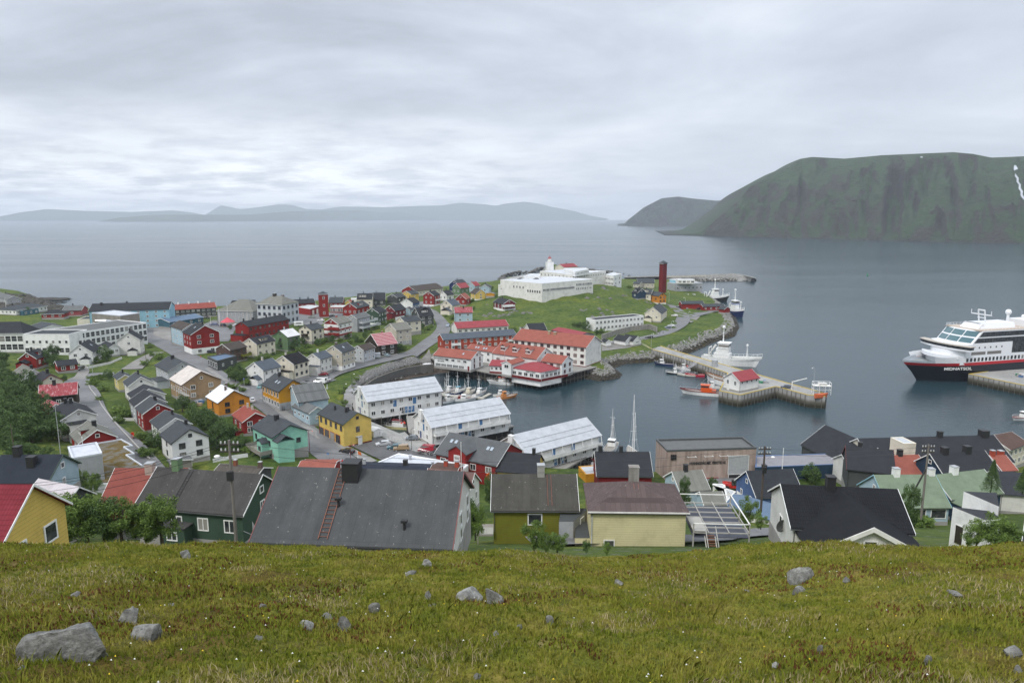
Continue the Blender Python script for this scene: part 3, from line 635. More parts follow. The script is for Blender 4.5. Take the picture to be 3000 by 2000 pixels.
# main street from the left office block down to the harbour parking
main = tl('B', (-60, 800), (20, 870), (190, 960), (400, 1080), (620, 1190), (780, 1330), (980, 1450))+tl('I', (1150, 370), (1290, 440), (1500, 610), (1700, 760), (2000, 990), (2240, 1210))+tl('J', (500, 1390), (720, 1500))+[(1100, 1440)]
strip('road', main, 9.5, AS, .2, n=6)
strip('pavement', tl('I', (700, 130), (950, 300), (1240, 415)), 2.2, PAVE, .34, n=2)
strip('pavement', tl('I', (1450, 520), (1700, 720), (2240, 1060))+tl('J', (350, 1120), (650, 1260), (850, 1370)), 3.2, PAVE, .36, n=2)
# market place / car park between church hall and fire station
drape('car_park', tl('C', (-420, 700), (0, 560), (280, 740), (520, 760), (700, 700), (480, 800), (560, 860), (200, 800), (210, 890), (100, 960), (-150, 850), (-400, 860), (-700, 850), (-760, 780)), AS, .22)
drape('square', tl('A', (1930, 830), (1920, 720), (2230, 700), (2500, 760), (2800, 620), (3150, 640), (3000, 900), (2300, 900)), AS, .18)
drape('yard', tl('B', (0, 720), (230, 700), (240, 900), (0, 820)), GRV, .26)
# bayside road curving uphill past the cream houses
strip('road', tl('I', (1420, 440), (1700, 300), (2100, 280))+tl('J', (80, 320), (300, 200), (700, 90), (1100, 0))+tl('C', (1150, 1330), (1400, 1260), (1600, 1130), (1740, 1030), (1790, 930), (1740, 830), (1660, 740), (1560, 690), (1480, 640), (1480, 600)), [8, 9, 11, 10, 9, 8, 7, 8, 9, 9, 8, 7, 6, 5.5, 6, 6, 5], AS, .2, n=6)
drape('parking_bay', tl('J', (0, 330), (100, 260), (300, 270), (390, 285), (180, 350), (60, 400)), AS, .3)
strip('footpath', tl('J', (560, 690), (560, 500), (620, 380), (760, 290), (1000, 190), (1250, 105), (1500, 60), (1640, 60)), 4.5, PAVE, .3, n=2)
drape('yard', tl('C', (1480, 1290), (1600, 1220), (1700, 1330), (1640, 1400), (1480, 1380)), GRV, .22)
# left street
left = tl('A', (1500, 1320), (1250, 1330), (1060, 1380), (1010, 1480))+tl('G', (1080, 420), (1180, 600), (1330, 800), (1520, 980), (1720, 1130), (1850, 1260), (1960, 1380), (2080, 1520))
strip('road', left, [5, 6, 9, 9, 9, 8, 6.5, 5.5, 5.5, 5.5, 5, 5], AS, .22, n=4)
strip('driveway', tl('A', (1030, 1400), (1100, 1290), (1060, 1220)), 4, GRV, .24)
strip('driveway', tl('A', (2090, 1040), (1940, 1100), (1820, 1190), (1730, 1265)), [5, 5, 7, 8], GRV, .22)
strip('driveway', tl('B', (700, 1200), (650, 1160)), 5, AS, .24)
# car park on the harbour
drape('car_park', tl('J', (560, 1150), (940, 1035), (1720, 1300), (1690, 1420), (960, 1340), (740, 1240)), AS2, .4)
# quay flats at sea level (z known)
drape('quay_apron', tl('J', (840, 830), (1210, 985), (1280, 965), (1330, 1010), (1560, 1110), (1720, 1190), (1700, 1300), (1330, 1200), (940, 1010), (840, 960)), CON, .12, z=4.45)
# E side shore road
strip('road', tl('E', (340, 1180), (600, 1120), (800, 1030), (890, 950), (900, 880), (830, 800), (740, 740), (660, 725)), [7, 7, 8, 9, 9, 8, 7, 6], AS, .2, n=4)
strip('road', tl('E', (930, 900), (1080, 860), (1240, 820), (1380, 800)), [7, 8, 8, 6], AS, .2, n=4)
drape('parking_bay', tl('E', (965, 940), (975, 910), (1130, 880), (1080, 930), (1000, 970)), GRV, .24)
drape('yard', tl('D', (1850, 1230), (2050, 1190), (2240, 1240), (2240, 1290), (1850, 1340)), GRV, .2)
drape('yard', tl('R', (900, 740), (1010, 650), (1230, 590), (640, 590), (650, 650), (860, 700)), AS, .2)
strip('road', [(1560, 1600), (1640, 1598), (2060, 1588), (2120, 1578), (2200, 1570), (2300, 1566)], 4.5, AS, .35, n=3)
drape('school_yard', tl('D', (520, 395), (860, 400), (1040, 385), (820, 340)), CON, .3)
H = house
NB = None
# ===== far left =====
H('A',90,345,-110,285,180,4.2,'grey','gslate','grey house with slate roof on the rocky shore, farthest left by the sea',pitch=26,F=(3,1),Gw=(2,1),W=9,attic=False)
R,*_=H('A',210,488,615,432,-60,3.6,'white','slate','low blue and white building with broad grey hipped roof above the shore',hip=5,rise=2.6,F=(8,1,1.2,1.3),Gw=(5,1),ch=((.2,0,.6,'black'),),W=16)
flatb('A',[(300,492),(505,462),(505,430),(300,450)],3.3,'teal','slate','teal wall block built onto the low hip-roofed building by the sea',name='annex',wins={0:(3,1)},rect=4)
H('A',540,540,835,532,520,3.6,'red','blackroof','small red hip-roofed house on a concrete wall by the left road',hip=True,rise=2.2,fh=1.2,F=(3,1,1.3,1.1),ch=(),W=9,fcol='concrete')
H('A',820,492,1065,487,730,4.0,'pinkr','gslate','faded pink-red house with grey-brown roof at the left shore',pitch=26,F=(1,1),W=11,ch=((.4,0,.6,'black'),),gwall='cream')
H('A',2215,470,1165,500,2240,10.6,'skyb','blackroof','long four-storey light blue building with dark roof beside the sea',pitch=22,W=16,F=[][:0] or (9,4,1.0,1.1),Gw=None,ch=((.12,-.1,1.3,'black'),(.42,.1,1,'black')),wk='stucco',attic=False,name='apartment_building',cat='apartment building',fh=.1)
# big white school/town building on the left
R,lc,hh,zt=flatb('A',[(905,795),(1920,645),(1745,630),(845,640)],9.4,'white','gslate','long white office building with two rows of square windows',rect=22,name='office_building',cat='office building',wins={0:[(16,3,1.7,2.1,0,(7.6,4.3,1.2))]},parc='white')
flatb('A',[(300,800),(903,800),(1000,745),(520,730)],9.2,'white','slate','plain white windowless-topped middle wing of the left office block',rect=14,name='office_building',cat='office building',wins={0:[(7,1,1.1,1.2,1,(5.6,),(0,1)),(8,1,1.9,2.0,0,(1.8,))]},parc='white')
H('A',296,790,-420,800,300,9.2,'white','blackroof','white three-storey block with dark mansard roof at the left picture edge',hip=4,rise=4.6,W=13,F=(9,2,2.2,2.4,0,(6.8,3.0)),Gw=None,ch=(),wk='stucco',name='office_building',cat='office building')
H('A',510,745,255,650,520,6.5,'white','slate','white gabled wing behind the mansard roofed block',pitch=16,W=12,F=None,Gw=None,ch=(),attic=False,L=18)
flatb('A',[(1575,555),(1828,520),(1490,485),(1200,520)],13.6,'wood','whiter','grey timber-clad box on top of the white office building',name='rooftop_block',cat='rooftop block',zb=6.5,wk='board',parc='whiter',low=6)
b=MB(); 
p=[onz(*tp('A',*q),17.3) for q in [(1000,752),(1500,672),(1600,655),(1400,625),(1255,628)]]
for i in range(4): b.bar(p[i],p[i+1],.75,n=10)
tag(b.build('air_duct',plain(CL['steel'],.3,.8)),'bent silver air duct lying on the flat roof of the white office building','air duct')
flatb('A',[(1010,605),(1195,600),(1195,520),(1060,535)],7.5,'cream','slate','cream hall with arched roof behind the white office building',name='hall',cat='hall',rect=14,zb=7)
# houses in front of it
H('A',1210,1035,1320,968,900,5.2,'white','blackroof','white house with steep dark roof and black chimney under the office building',pitch=38,F=(3,2),Gw=(2,2),ch=((.25,.06,1.0,'black'),),porch=(('G',.1,.5,2.6,2.2,'white','g'),),sky=((.6,.5),))
H('A',1435,975,1330,932,1562,4.4,'white','blackroof','small white cottage half hidden behind a dark round tree',pitch=30,F=None,Gw=(2,1),ch=())
H('A',1835,872,1885,836,1605,7.2,'offw','blackroof','tall narrow cream house with white porch beside the main road',pitch=36,F=(2,3,.8,1),Gw=(1,2,1,1.1),W=9.5,ch=((.5,0,.8,'black'),),porch=(('G',.15,.55,2.4,2.0,'offw','g'),),ang=None)
H('A',472,1118,618,1062,248,4.6,'red','blackroof','dark red house with several gables among the left trees',pitch=38,F=(2,1),Gw=(1,1,1.2,1.1),ch=((.4,0,.7,'black'),),dorm=((.6,3),),porch=(('G',.35,.95,3.2,3.5,'red','g'),),attic=True)
H('A',760,1218,1015,1188,722,3.0,'red','blackroof','low red cabin with two white windows beside a parked dark car',pitch=24,W=6.5,F=(2,1,1.3,1.2),ch=(),Gw=None,attic=False)
H('A',305,1372,180,1295,575,3.6,'white','lichen','white gable house with weathered grey roof among the left trees',pitch=36,F=(2,1),Gw=(2,1,1.5,1.3),rk='slate',ch=((.75,.05,.9,'black'),))
H('A',522,1440,442,1395,818,3.2,'cream','blackroof','cream gable house with dark red bargeboards behind the rusty red roof',pitch=34,trim='dred',F=(2,1),Gw=None,ch=((.6,0,1,'black'),),L=9)
H('G',998,458,520,503,1006,4.8,'dbrown','pinkr','dark brown house with worn red metal roof and tall black chimney',pitch=32,W=8.5,rk='worn',F=(3,1,1,.9),Gw=None,ch=((.38,-.02,1.1,'black'),),ov=.4)
H('G',640,668,545,612,836,3.0,'dred','pinkr','small shed with pale worn red roof below the dark brown house',pitch=32,rk='worn',F=None,Gw=None,ch=(),attic=False,name='shed',cat='shed')
H('G',805,808,672,682,1262,5.6,'offw','blackroof','off-white gable house with broad dark roof and two black chimneys by the left street',pitch=28,F=(2,2),Gw=(2,1),ch=((.35,0,.9,'black'),(.15,-.1,.8,'black')),porch=(('G',.15,.7,4.6,3,'offw'),))
H('G',1040,1108,932,985,1522,4.0,'red','lichen','red gable house with mossy slate roof above the moss-covered flat roof',pitch=32,rk='slate',F=(1,1),Gw=(2,1,1.5,1.2),ch=((.55,.04,1.1,'black'),),dorm=((.5,3),),fc='white')
flatb('G',[(1045,1140),(1590,1052),(1740,1135),(1625,1150),(1765,1240),(1655,1255),(1870,1395),(1985,1382),(2140,1470),(2300,1620),(1200,1640)],3.6,'grey',(.10,.085,.035),'sprawling flat building whose gravel roof is overgrown with brown moss',name='flat_roofed_building',cat='building',parc='whiter',low=-8,par=.3,inset=.18,rk='moss')
flatb('G',[(943,1302),(1340,1235),(1215,1158),(828,1220)],6.6,'grey','whiter','pale grey windowless box building beside the mossy flat roof',name='box_building',cat='building',rect=9,parc='whiter',wk='panel')
# row between the two streets
H('G',1690,362,1625,295,2022,5.6,'offw','slate','pale cream gable house, farthest of the row beside the left street',pitch=34,F=(1,2),Gw=None,ch=((.5,0,.6,'black'),),L=9)
H('G',1552,275,1500,228,1735,4.6,'lyel','slate','small yellow house with grey roof touching the cream gable house',pitch=30,F=(1,1),Gw=(1,1),ch=((.5,0,.6,'black'),),L=8)
H('G',1745,520,1695,465,2165,4.6,'offw','blackroof','house with low double dark roofs in the middle of the row by the left street',pitch=26,F=(1,1),Gw=(2,1),ch=(),L=8)
H('G',1778,625,1700,540,2182,5.6,'lgrey','blackroof','pale grey gable house with thick white bargeboards in the left row',pitch=32,F=(2,2),Gw=(1,1),ch=(),L=9)
H('G',1885,722,1800,645,2260,5.8,'red','slate','dark red gable house in the row above the kayak lawn',pitch=32,F=(2,2,1,1.4),Gw=None,ch=((.5,.05,.9,'black'),),L=9)
H('I',85,922,-38,812,492,5.6,'white','slate','white gable house behind the large white house with the small shed',pitch=30,F=(2,2),Gw=None,ch=((.55,.05,.7,'black'),),L=10)
H('I',238,1112,100,995,720,5.8,'white','slate','large white house with black-framed windows behind a small grey shed',pitch=32,F=(1,2,.8,1.3),Gw=(2,2,1.3,1.3,2),ch=((.3,.12,.8,'black'),),fc='black',trim='black',L=10)
H('I',235,1372,195,1322,498,2.3,'wood','gslate','small weathered grey shed standing against the large white house',pitch=8,wk='vert',F=None,Gw=None,ch=(),attic=False,fh=.1,name='shed',cat='shed',L=3)
H('I',190,170,25,85,565,6.4,'lgrey','slate','big grey house with dark roof and wide black chimney beside the main road',pitch=28,wk='board',F=(4,2,.8,1.2),Gw=(2,2,1.2,1.1),ch=((.35,-.03,1.3,'black'),),trim='grey',porch=(('F',.45,.98,3.0,4,'lgrey'),))
H('I',372,348,225,268,882,6.2,'tan',(.55,.5,.46),'tan building under renovation with pale sheeted roof and scaffolding',pitch=30,wk='panel',F=(5,1,.8,1.3),Gw=(2,2,1.3,1.3),ch=(),name='renovated_building',cat='building',trim='brown',L=13)
H('I',852,580,690,492,1260,4.9,'orange',(.66,.66,.66),'orange house with white metal roof and two brown chimneys',pitch=32,wk='stucco',F=(1,1,.6,2.2),Gw=(2,2,1.3,1.2,2),fc='dbrown',trim='dgrey',ch=((.3,.05,.7,'brown'),(.6,-.1,.7,'brown')),L=11,attic=False)
H('I',1170,832,1008,712,1502,4.4,'red','redroof','dark red house with tiled orange-red roof between orange and mint houses',pitch=30,F=(2,1),Gw=(2,2,1.3,1.2),ch=((.3,0,.6,'beige'),(.5,.1,.6,'beige')),wk='vert',attic=False,L=10,porch=(('F',.5,.95,1.5,2,'red'),))
H('I',1562,1035,1300,895,2015,6.2,'mint','slate','mint green house with dark roof, wooden deck and big black chimney',pitch=26,wk='vert',F=(3,1,.9,1.3),Gw=(2,1,1,1.1),fc='black',trim='black',ch=((.42,-.03,1.3,'black'),),porch=(('G',.0,.46,5.4,3.0,'mint','g'),('F',.55,.8,4.2,2,'mint','g')),attic=False,fh=1.6,balc=(('F',.2,.95,1.7,3.4,'wood'),))
# ===== centre: along the main road =====
R,L_,W_,h_,ri,gx,_=H('B',490,808,385,768,858,9.6,'red','blackroof','red gabled shop house with white ground floor and tall white stair windows',pitch=30,fwall=('white',.3),F=(3,2,.7,1.0,1,(7.6,5.2)),Gw=(2,3,1.5,1.3,2,(8.2,5.6,1.6)),ch=((.6,.05,.7,'black'),),name='shop_house',cat='shop',attic=False,fh=.3,sky=((.5,.6),))
H('B',380,742,225,692,620,9.0,'lblue','broof','pale blue-grey house with brown roof built onto the red gabled shop',pitch=28,F=(3,3,.8,.9),Gw=None,ch=(),wk='stucco')
H('B',1245,702,1770,606,1070,7.4,'red','blackroof','long dark red terrace with one tan bay beside the car park',pitch=26,F=(9,2,1.1,1.1),Gw=(1,1),fc='brown',ch=((.05,0,.7,'black'),(.3,.1,1,'black'),(.6,0,.7,'black')),porch=(('G',.05,.95,3.2,4,'red'),),name='terrace',cat='terraced house',trim='dgrey')
H('B',1300,505,830,492,1305,7.2,'grey','lichen','grey hall with mossy hipped roof and two roof vents beside the car park',hip=9,rise=6,rk='slate',W=22,F=(9,1,.4,4.5,1),Gw=None,ch=(),wk='vert',name='hall',cat='hall')
R,*_=H('B',1682,418,1350,402,1900,12.5,'lgrey','lichen','large pale three-storey office building with mossy mansard roof near the sea',hip=5,rise=4.2,rk='slate',F=(5,3,1.5,1.7,2),Gw=(4,3,1.5,1.7,2),fc='navy',ch=((.4,0,2,'dbrown'),(.65,.1,1.5,'brown')),wk='stucco',name='office_building',cat='office building',W=None)
H('B',820,447,205,487,832,6.0,'dgrey','redroof','long grey terrace with red-orange roof and white chimneys beside the sea',pitch=26,W=11,F=(9,2,1.4,1.0,2),Gw=None,ch=((.22,0,1,'white'),(.45,0,1,'white'),(.65,0,1,'white'),(.9,0,1,'white')),name='terrace',cat='terraced house')
H('B',650,580,212,645,655,3.6,'teal','bluer','low building with wide blue-black roof next to the light blue apartments',pitch=14,W=14,F=(4,1),Gw=None,ch=(),attic=False)
flatb('B',[(1010,385),(1325,375),(1320,345),(1008,352)],7,'black','black','dark flat building behind the grey hall by the sea',rect=12,wins={0:(4,1)})
H('B',1005,1008,1218,962,818,6.2,'brown','broof','brown brick-like house with taupe roof above the grey corner shop',pitch=28,F=(3,2),Gw=(2,1),fc='brown',ch=(),wk='stucco',balc=(('F',.6,1.1,2.4,2,'olive'),))
flatb('B',[(835,1148),(1088,1080),(945,1050),(706,1092)],4.6,'dgrey','bluer','single-storey dark grey corner shop with blue flat roof and big display windows',rect=False,name='shop',cat='shop',wins={3:(4,1,1.8,2.2,1),0:(2,1,.8,1)},parc='dgrey',wk='clap')
H('B',1352,932,1592,880,1175,6.6,'cream','blackroof','cream house with wide dormer and black metal-framed windows',pitch=30,F=(3,2,1.2,1.3),Gw=(1,2),fc='cream',dorm=((.5,4.2),),ch=((.45,0,.7,'black'),),wk='stucco')
H('B',1758,838,1918,806,1570,7.2,'green',(.62,.62,.62),'sage green house with bright white metal roof',pitch=30,F=(2,2),Gw=(1,2),fc='dgrey',ch=((.35,.0,.6,'grey'),),trim='dgreen')
H('B',2072,745,2228,712,1905,7.4,'cream','slate','cream house with dark window frames and small balcony by the striped house',pitch=28,F=(2,2,1.1,1.2),Gw=(2,2),fc='black',trim='dgrey',ch=((.5,0,.6,'black'),),fh=1.6,balc=(('G',.3,.7,4.2,1.3,'dbrown'),))
H('C',100,610,-170,625,106,5.0,'red','blackroof','dark-roofed red house by the sea behind the garages',pitch=26,W=9,F=(4,1),Gw=None,ch=((.35,0,.8,'black'),(.75,0,.8,'black')))
flatb('C',[(40,690),(158,655),(20,640),(-120,665)],4.6,'red','lgrey','low red garage building with flat pale roof next to the red tower',name='garage',cat='garage',wins={},doors=((0,.3,2.6,3,'cream','garage_door'),(0,.75,2.6,3,'cream','garage_door')),parc='offw')
R,*_=H('C',272,500,152,504,280,15,'red','slate','square red tower with small hipped roof beside the fire garages',hip=True,rise=1.6,W=6.5,F=(1,3,1.0,1.5,0),Gw=None,ch=(),name='tower',cat='tower',wk='board',ov=.25)
H('C',462,610,285,612,470,4.2,'red','slate','red house with wide grey roof behind the low linking building',pitch=30,W=11,F=(3,1),Gw=None,ch=((.4,0,.6,'black'),))
flatb('C',[(300,665),(468,665),(470,645),(330,650)],4.2,'red','lgrey','low red linking building with row of white windows',rect=9,wins={0:(5,1,2,2,2)},parc='offw')
H('C',650,682,815,645,470,6.0,'red','slate','red office house with wide dormer beside the car park',pitch=30,F=(3,1,1.3,1.3),Gw=(3,1,1.2,1.2),dorm=((.5,4.5),),ch=((.25,0,1.1,'black'),))
H('C',570,606,600,595,500,4.0,'yellow','terra','small yellow house with orange roof peeking behind the red office house',pitch=36,F=(1,1),Gw=(1,1),ch=())
H('C',850,560,655,562,856,6.5,'cream','blackroof','cream house with dark roof and white dormer above the sea',pitch=36,W=9,F=(3,1),Gw=None,dorm=((.35,5),),ch=((.4,0,.6,'black'),))
H('C',1022,572,855,575,1030,4.6,'dgrey','blackroof','dark grey house with large black roof next to the cream dormer house',pitch=36,W=12,F=(2,1),Gw=None,ch=((.3,0,.6,'black'),))
flatb('C',[(580,562),(650,560),(650,515),(580,515)],5,'white','whiter','small white-roofed block beside the cream dormer house',rect=6)
H('C',655,825,822,786,510,7.6,'grey','gslate','grey house with two long balconies facing right',pitch=30,F=(2,2),Gw=(1,1),ch=((.45,0,.6,'black'),),wk='board',balc=(('F',.1,1.35,5.0,2.6,'lgrey'),('F',.1,1.5,2.2,3.0,'lgrey')))
H('C',935,745,1038,716,768,7.4,'dgreen','blackroof','dark green house with white window frames in the middle of town',pitch=32,F=(3,2,.8,1.1),Gw=(1,1,.8,1.3),ch=((.5,0,.9,'black'),),fcol='white',fh=1.2)
R,L_,W_,h_,*_=H('C',410,895,578,856,217,8.6,'white','lichen','striped red and white house with two red balconies and grey slate roof',pitch=30,rk='slate',F=(3,2,1,1.3,2,(7.2,4.6)),Gw=(1,2,1.5,1.2,2,(7.0,4.4)),gwall='red',gwf=.97,ch=((.55,.1,.9,'brick'),),fh=2.2,balc=(('G',-.05,.65,5.9,1.3,'red'),('G',-.05,.65,3.0,1.3,'red')))
b=MB(); b.box(-.05,L_+.05,-.05,W_+.05,5.0,6.0); b.box(-.05,L_+.05,-.05,W_+.05,2.3,3.2); b.build('red_band',wallm(CL['red'],'board'),R)
H('C',1150,716,1292,690,1015,5.8,'maroon','blackroof','crimson house with large black roof and white basement',pitch=36,F=(3,1,.8,1),Gw=(2,1),ch=((.4,0,.6,'dgrey'),),fcol='white',fh=1.6,porch=(('G',.0,.5,4.2,3,'maroon'),))
H('C',1180,545,1290,528,1050,4.8,'dgrey','slate','dark grey-green house below the small yellow house',pitch=26,F=(2,1,.9,1),Gw=None,ch=((.5,0,.6,'black'),))
H('C',1365,502,1463,488,1240,6,'yellow','slate','pale yellow house with grey roof under the long brown-roofed hall',pitch=26,F=(1,2,.9,1),Gw=(1,1),ch=((.7,0,.6,'black'),))
H('C',1385,616,1472,596,1226,6.2,'blue','blackroof','royal blue house with white gable and row of white windows',pitch=30,F=(4,1,.8,1.1),Gw=None,gwall='white',ch=((.5,0,.6,'black'),))
H('C',1350,705,1388,695,1262,4.2,'lblue','slate','small pale blue outhouse beside the royal blue house',pitch=30,F=(1,1),Gw=None,ch=())
H('C',1430,460,1785,416,1243,4.6,'cream','broof','long low cream hall with brown roof and red gable by the sea',pitch=24,F=(9,1,1.1,1.2),Gw=(2,1),gwall='red',ch=(),name='hall',cat='hall',attic=False)
H('C',1662,520,1742,504,1522,7.6,'red','blackroof','tall red house with white windows on a white basement by the curving road',pitch=32,F=(2,2,1,1.1),Gw=(2,2,1,1.1),ch=((.3,0,.7,'black'),),fcol='white',fh=1.2,balc=(('F',.2,.9,4,1.3,'white'),))
H('C',1832,512,1922,497,1728,4.6,'white','blackroof','white house with steep black roof below the green house',pitch=38,F=(1,1),Gw=(2,1,1,1.6),ch=((.5,0,.7,'black'),))
H('C',1985,372,2095,352,1866,6.2,'navy','slate','dark navy house with white trim highest on the ridge',pitch=36,F=(2,2),Gw=(1,2),ch=((.4,0,.7,'black'),))
H('C',2010,420,2126,406,1905,6.0,'green','pinkr','light green house with pink-red roof in front of the navy house',pitch=38,F=(2,1),Gw=(2,1),ch=())
H('C',2085,566,2140,546,1943,4.4,'red','terra','dark red house with steep orange roof at the foot of the knoll',pitch=40,F=(1,1),Gw=(2,1,1,1.1),ch=())
H('D',185,482,250,470,88,5.0,'lblue','pinkr','pale blue house with bright red roof near the tip of the ridge',pitch=40,F=(2,1),Gw=(1,1),ch=((.1,0,.5,'red'),))
H('D',200,582,130,566,325,5.0,'yellow','broof','ochre yellow house with brown cross gables next to the knoll',pitch=38,F=(2,2,.9,1),Gw=(1,2),ch=((.5,0,.5,'brown'),),fcol='white',fh=.9)
H('D',378,505,400,488,250,4.4,'lblue','slate','dark-roofed pale blue cottage behind small trees by the white complex',pitch=30,F=(1,1),Gw=(1,1),ch=((.5,0,.6,'black'),))
H('D',440,580,450,570,330,2.6,'ochre','slate','tiny ochre shed with grey roof on the slope',pitch=14,F=None,Gw=None,ch=(),attic=False,name='shed',cat='shed',W=6,L=4)
H('C',1905,650,2003,628,1748,5.8,'cream','bslate','cream gable house with blue-grey roof on the inside of the road bend',pitch=36,F=(1,1),Gw=(2,2,1,1.1),ch=((.5,0,.7,'black'),),fc='brown',porch=(('G',.05,.8,2.4,3,'cream','g'),))
H('C',1945,742,2168,737,1898,7.0,'lblue','pinkr','pale grey-blue house with scuffed red roof beside the knoll',pitch=34,W=8,rk='worn',F=(2,2,1.2,1.2,2),Gw=(1,1),ch=((.5,-.1,.7,'black'),),fh=1)
H('C',1475,790,1658,776,1370,6.2,'dgrey','blackroof','dark grey house with triangular white-framed gable window',pitch=36,F=(2,2,1.4,1.3,2),Gw=None,ch=((.35,-.05,.8,'black'),),dorm=((.45,4,'g'),))
H('C',1285,866,1492,840,1165,7.8,'cream','slate','cream three-storey house with slate-blue roof above the beige house',pitch=28,F=(2,2,1.4,1.3,2),Gw=(1,2),ch=((.3,0,.6,'black'),),fh=2.0,attic=True)
H('C',1172,976,1366,952,1020,8.4,'beige','lichen','beige house with pale slate roof and grey ground floor',pitch=28,rk='slate',F=(2,3,1.2,1.1,2),Gw=(1,1,.9,.9),ch=(),fwall=('grey',.3))
H('C',932,1172,1180,1142,765,5.8,'dbrown','pinkr','dark brown house with red and white checkered tin roof',pitch=34,rk='checker',F=(2,2,1.4,1.2),Gw=(1,1),ch=((.62,.08,.8,'red'),),attic=False)
H('C',740,1236,888,1196,592,6.2,'lgrey','broof','blue-grey house with taupe roof and one blue bay by the bayside road',pitch=30,F=(3,2,1,1.3),Gw=(2,2,.9,1.2),ch=())
H('C',455,1266,620,1216,237,8.6,'beige','slate','tall beige house with skylight, white ground floor and carport by the bayside road',pitch=32,fwall=('white',.3),F=(3,3,1,1.2,2),Gw=(2,2,.8,.9),ch=((.35,.1,.9,'brown'),),sky=((.45,.5),))
H('C',170,1356,322,1311,-10,7.0,'offw','bslate','white house with blue-grey roof above the parked van',pitch=32,F=(3,2,.9,1.3,2),Gw=(2,1,.9,.6),ch=((.4,0,.7,'white'),),porch=(('G',.0,.7,4.2,2.2,'offw'),),fh=1.2)
H('B',1840,1195,2032,1142,1575,7.4,'cream','black','cream house with black roof left of the white and blue-grey roofed house',pitch=30,F=(3,2,1,1.1,2),Gw=(1,2,.9,.8),ch=((.3,.1,.7,'beige'),),fc='dgrey',porch=(('G',.05,.6,4.5,2.6,'cream'),),fh=1.4)
H('I',1440,157,1664,100,1218,6.2,'white','bslate','white house with steep blue-grey roof and front steps behind the big bush',pitch=32,F=(3,2,.9,1.2,2),Gw=(1,2,.8,.8),ch=((.45,0,.7,'beige'),),porch=(('G',.1,.6,2.8,2.4,'white','g'),))
R,L_,W_,h_,*_=H('I',1645,435,1425,340,2018,7.0,'ochre','slate','ochre-yellow shop house with grey ground floor on the main road',pitch=32,fwall=('grey',.42),F=(6,2,1.0,1.5,1),Gw=(1,2,1.4,1.2),ch=((.3,-.04,1.1,'black'),),sky=((.45,.5),(.6,.5)),trim='black',name='shop_house',cat='shop',wk='stucco')
H('I',1905,572,2290,520,1755,6.0,'lblue','gslate','pale blue building with grey slate roof and blue poster beside the yellow building',pitch=30,rk='slate',F=None,Gw=(2,1,.7,1),ch=(),trim='offw',name='shop_house',cat='shop')
H('I',2045,716,1902,652,2245,4.6,'lblue','gslate','pale blue low front wing with slate roof facing the main road',pitch=30,rk='slate',F=(4,1,1,.8,1),Gw=(1,1,.8,.8),ch=(),L=12)
R,L_,W_,h_,*_=H('J',476,862,150,720,838,7.2,'yellow','slate','bright yellow gabled corner building with shop windows along the main road',pitch=30,wk='panel',F=(5,1,1.1,1.5,1,(5.6,)),Gw=(1,1,1.0,1.5,1,(4.8,)),ch=((.72,-.1,1.2,'black'),(.35,-.2,.5,'black')),trim='dgreen',name='shop_house',cat='shop',fh=.4,fcol='dred',fc='brown')
for i in range(4): add_win(R,L_*(.1+.22*i) ,-.04,1.8,0,2.6,2.6,'brick',1,False,'shop_window')
# ===== wharf warehouses =====
def warehouse(T,x0,y1,x2,y2,x3,h,label,zb,win,gal,pitch=31,W=None,L=None):
    R,L_,W_,h_,ri,gx,_=H(T,x0,y1,x2,y2,x3,h,'white',(.44,.46,.49),label,name='warehouse',cat='warehouse',zb=zb,F=win,Gw=(2,2,.9,1.2,2),ch=(),pitch=pitch,fh=.1,fcol='white',attic=False,far=False,W=W,L=L,ov=.6)
    s=ri/(W_/2); b=MB()
    for k in (.25,.52):
        y=W_/2*k; z=h_+ri*k+.24
        for i in range(int(L_*2)): b.box(.3+i*.5,.34+i*.5,y-.02,y+.02,z-.1,z+.12)
        b.box(0,L_,y-.02,y+.02,z+.1,z+.14)
    b.build('snow_guard',plain(CL['dgrey']),R)
    g=-.05 if gx==0 else L_+.05; rz=-math.pi/2 if gx==0 else math.pi/2
    for z in (2.9,5.6): add_door(R,g,W_*.45,z,rz,1.1,2.2,(.06,.16,.32),'hatch')
    add_door(R,g,W_*.62,.1,rz,1.0,2.2,(.03,.06,.2))
    bb=MB(); bb.box(*( (-1.1,-.02) if gx==0 else (L_+.02,L_+1.1)),W_*.5-.9,W_*.5+.9,h_+ri*.25,h_+ri+.1); bb.build('hoist_housing',wallm(CL['white'],'vert'),R)
    for fx in (.35,.62): add_door(R,L_*fx,-.05,3.0,0,1.3,2.3,(.06,.16,.32),'hatch')
    if gal:
        q=MB(); q.box(.2,L_-.2,-1.7,-.03,2.7,2.85); q.build('gallery',plain(CL['offw']),R)
        q=MB(); q.box(.2,L_-.2,-1.74,-1.68,2.9,3.85); q.build('railing',wallm(CL['white'],'vert'),R)
        for i in range(8): q=MB(); x=.4+i*(L_-.8)/7; q.bar((x,-.5,0),(x,-1.75,3),.1,n=4); q.bar((x,-1.75,2.9),(x,-1.2,h_),.08,n=4); q.build('strut',plain(CL['white']),R)
        for i in range(4): add_door(R,L_*(.38+.045*i),-.05,.1,0,1.2,2.3,(.06,.16,.32) if i%2==0 else 'dgrey')
    else:
        for i in range(4): add_door(R,L_*(.46+.045*i),-.05,.1,0,1.2,2.3,(.06,.16,.32) if i else 'dgrey')
    return R
warehouse('J',800,556,1755,418,608,6.3,'white wharf warehouse with pale metal roof nearest the stone seawall',4.4,(8,2,1.3,1.2,2),False,W=12.5)
warehouse('J',1640,892,2640,714,1318,5.6,'white galleried warehouse in the middle, with the red van and silver car before it',4.4,(7,1,1.3,1.0,2,(1.7,)),True,W=12.5)
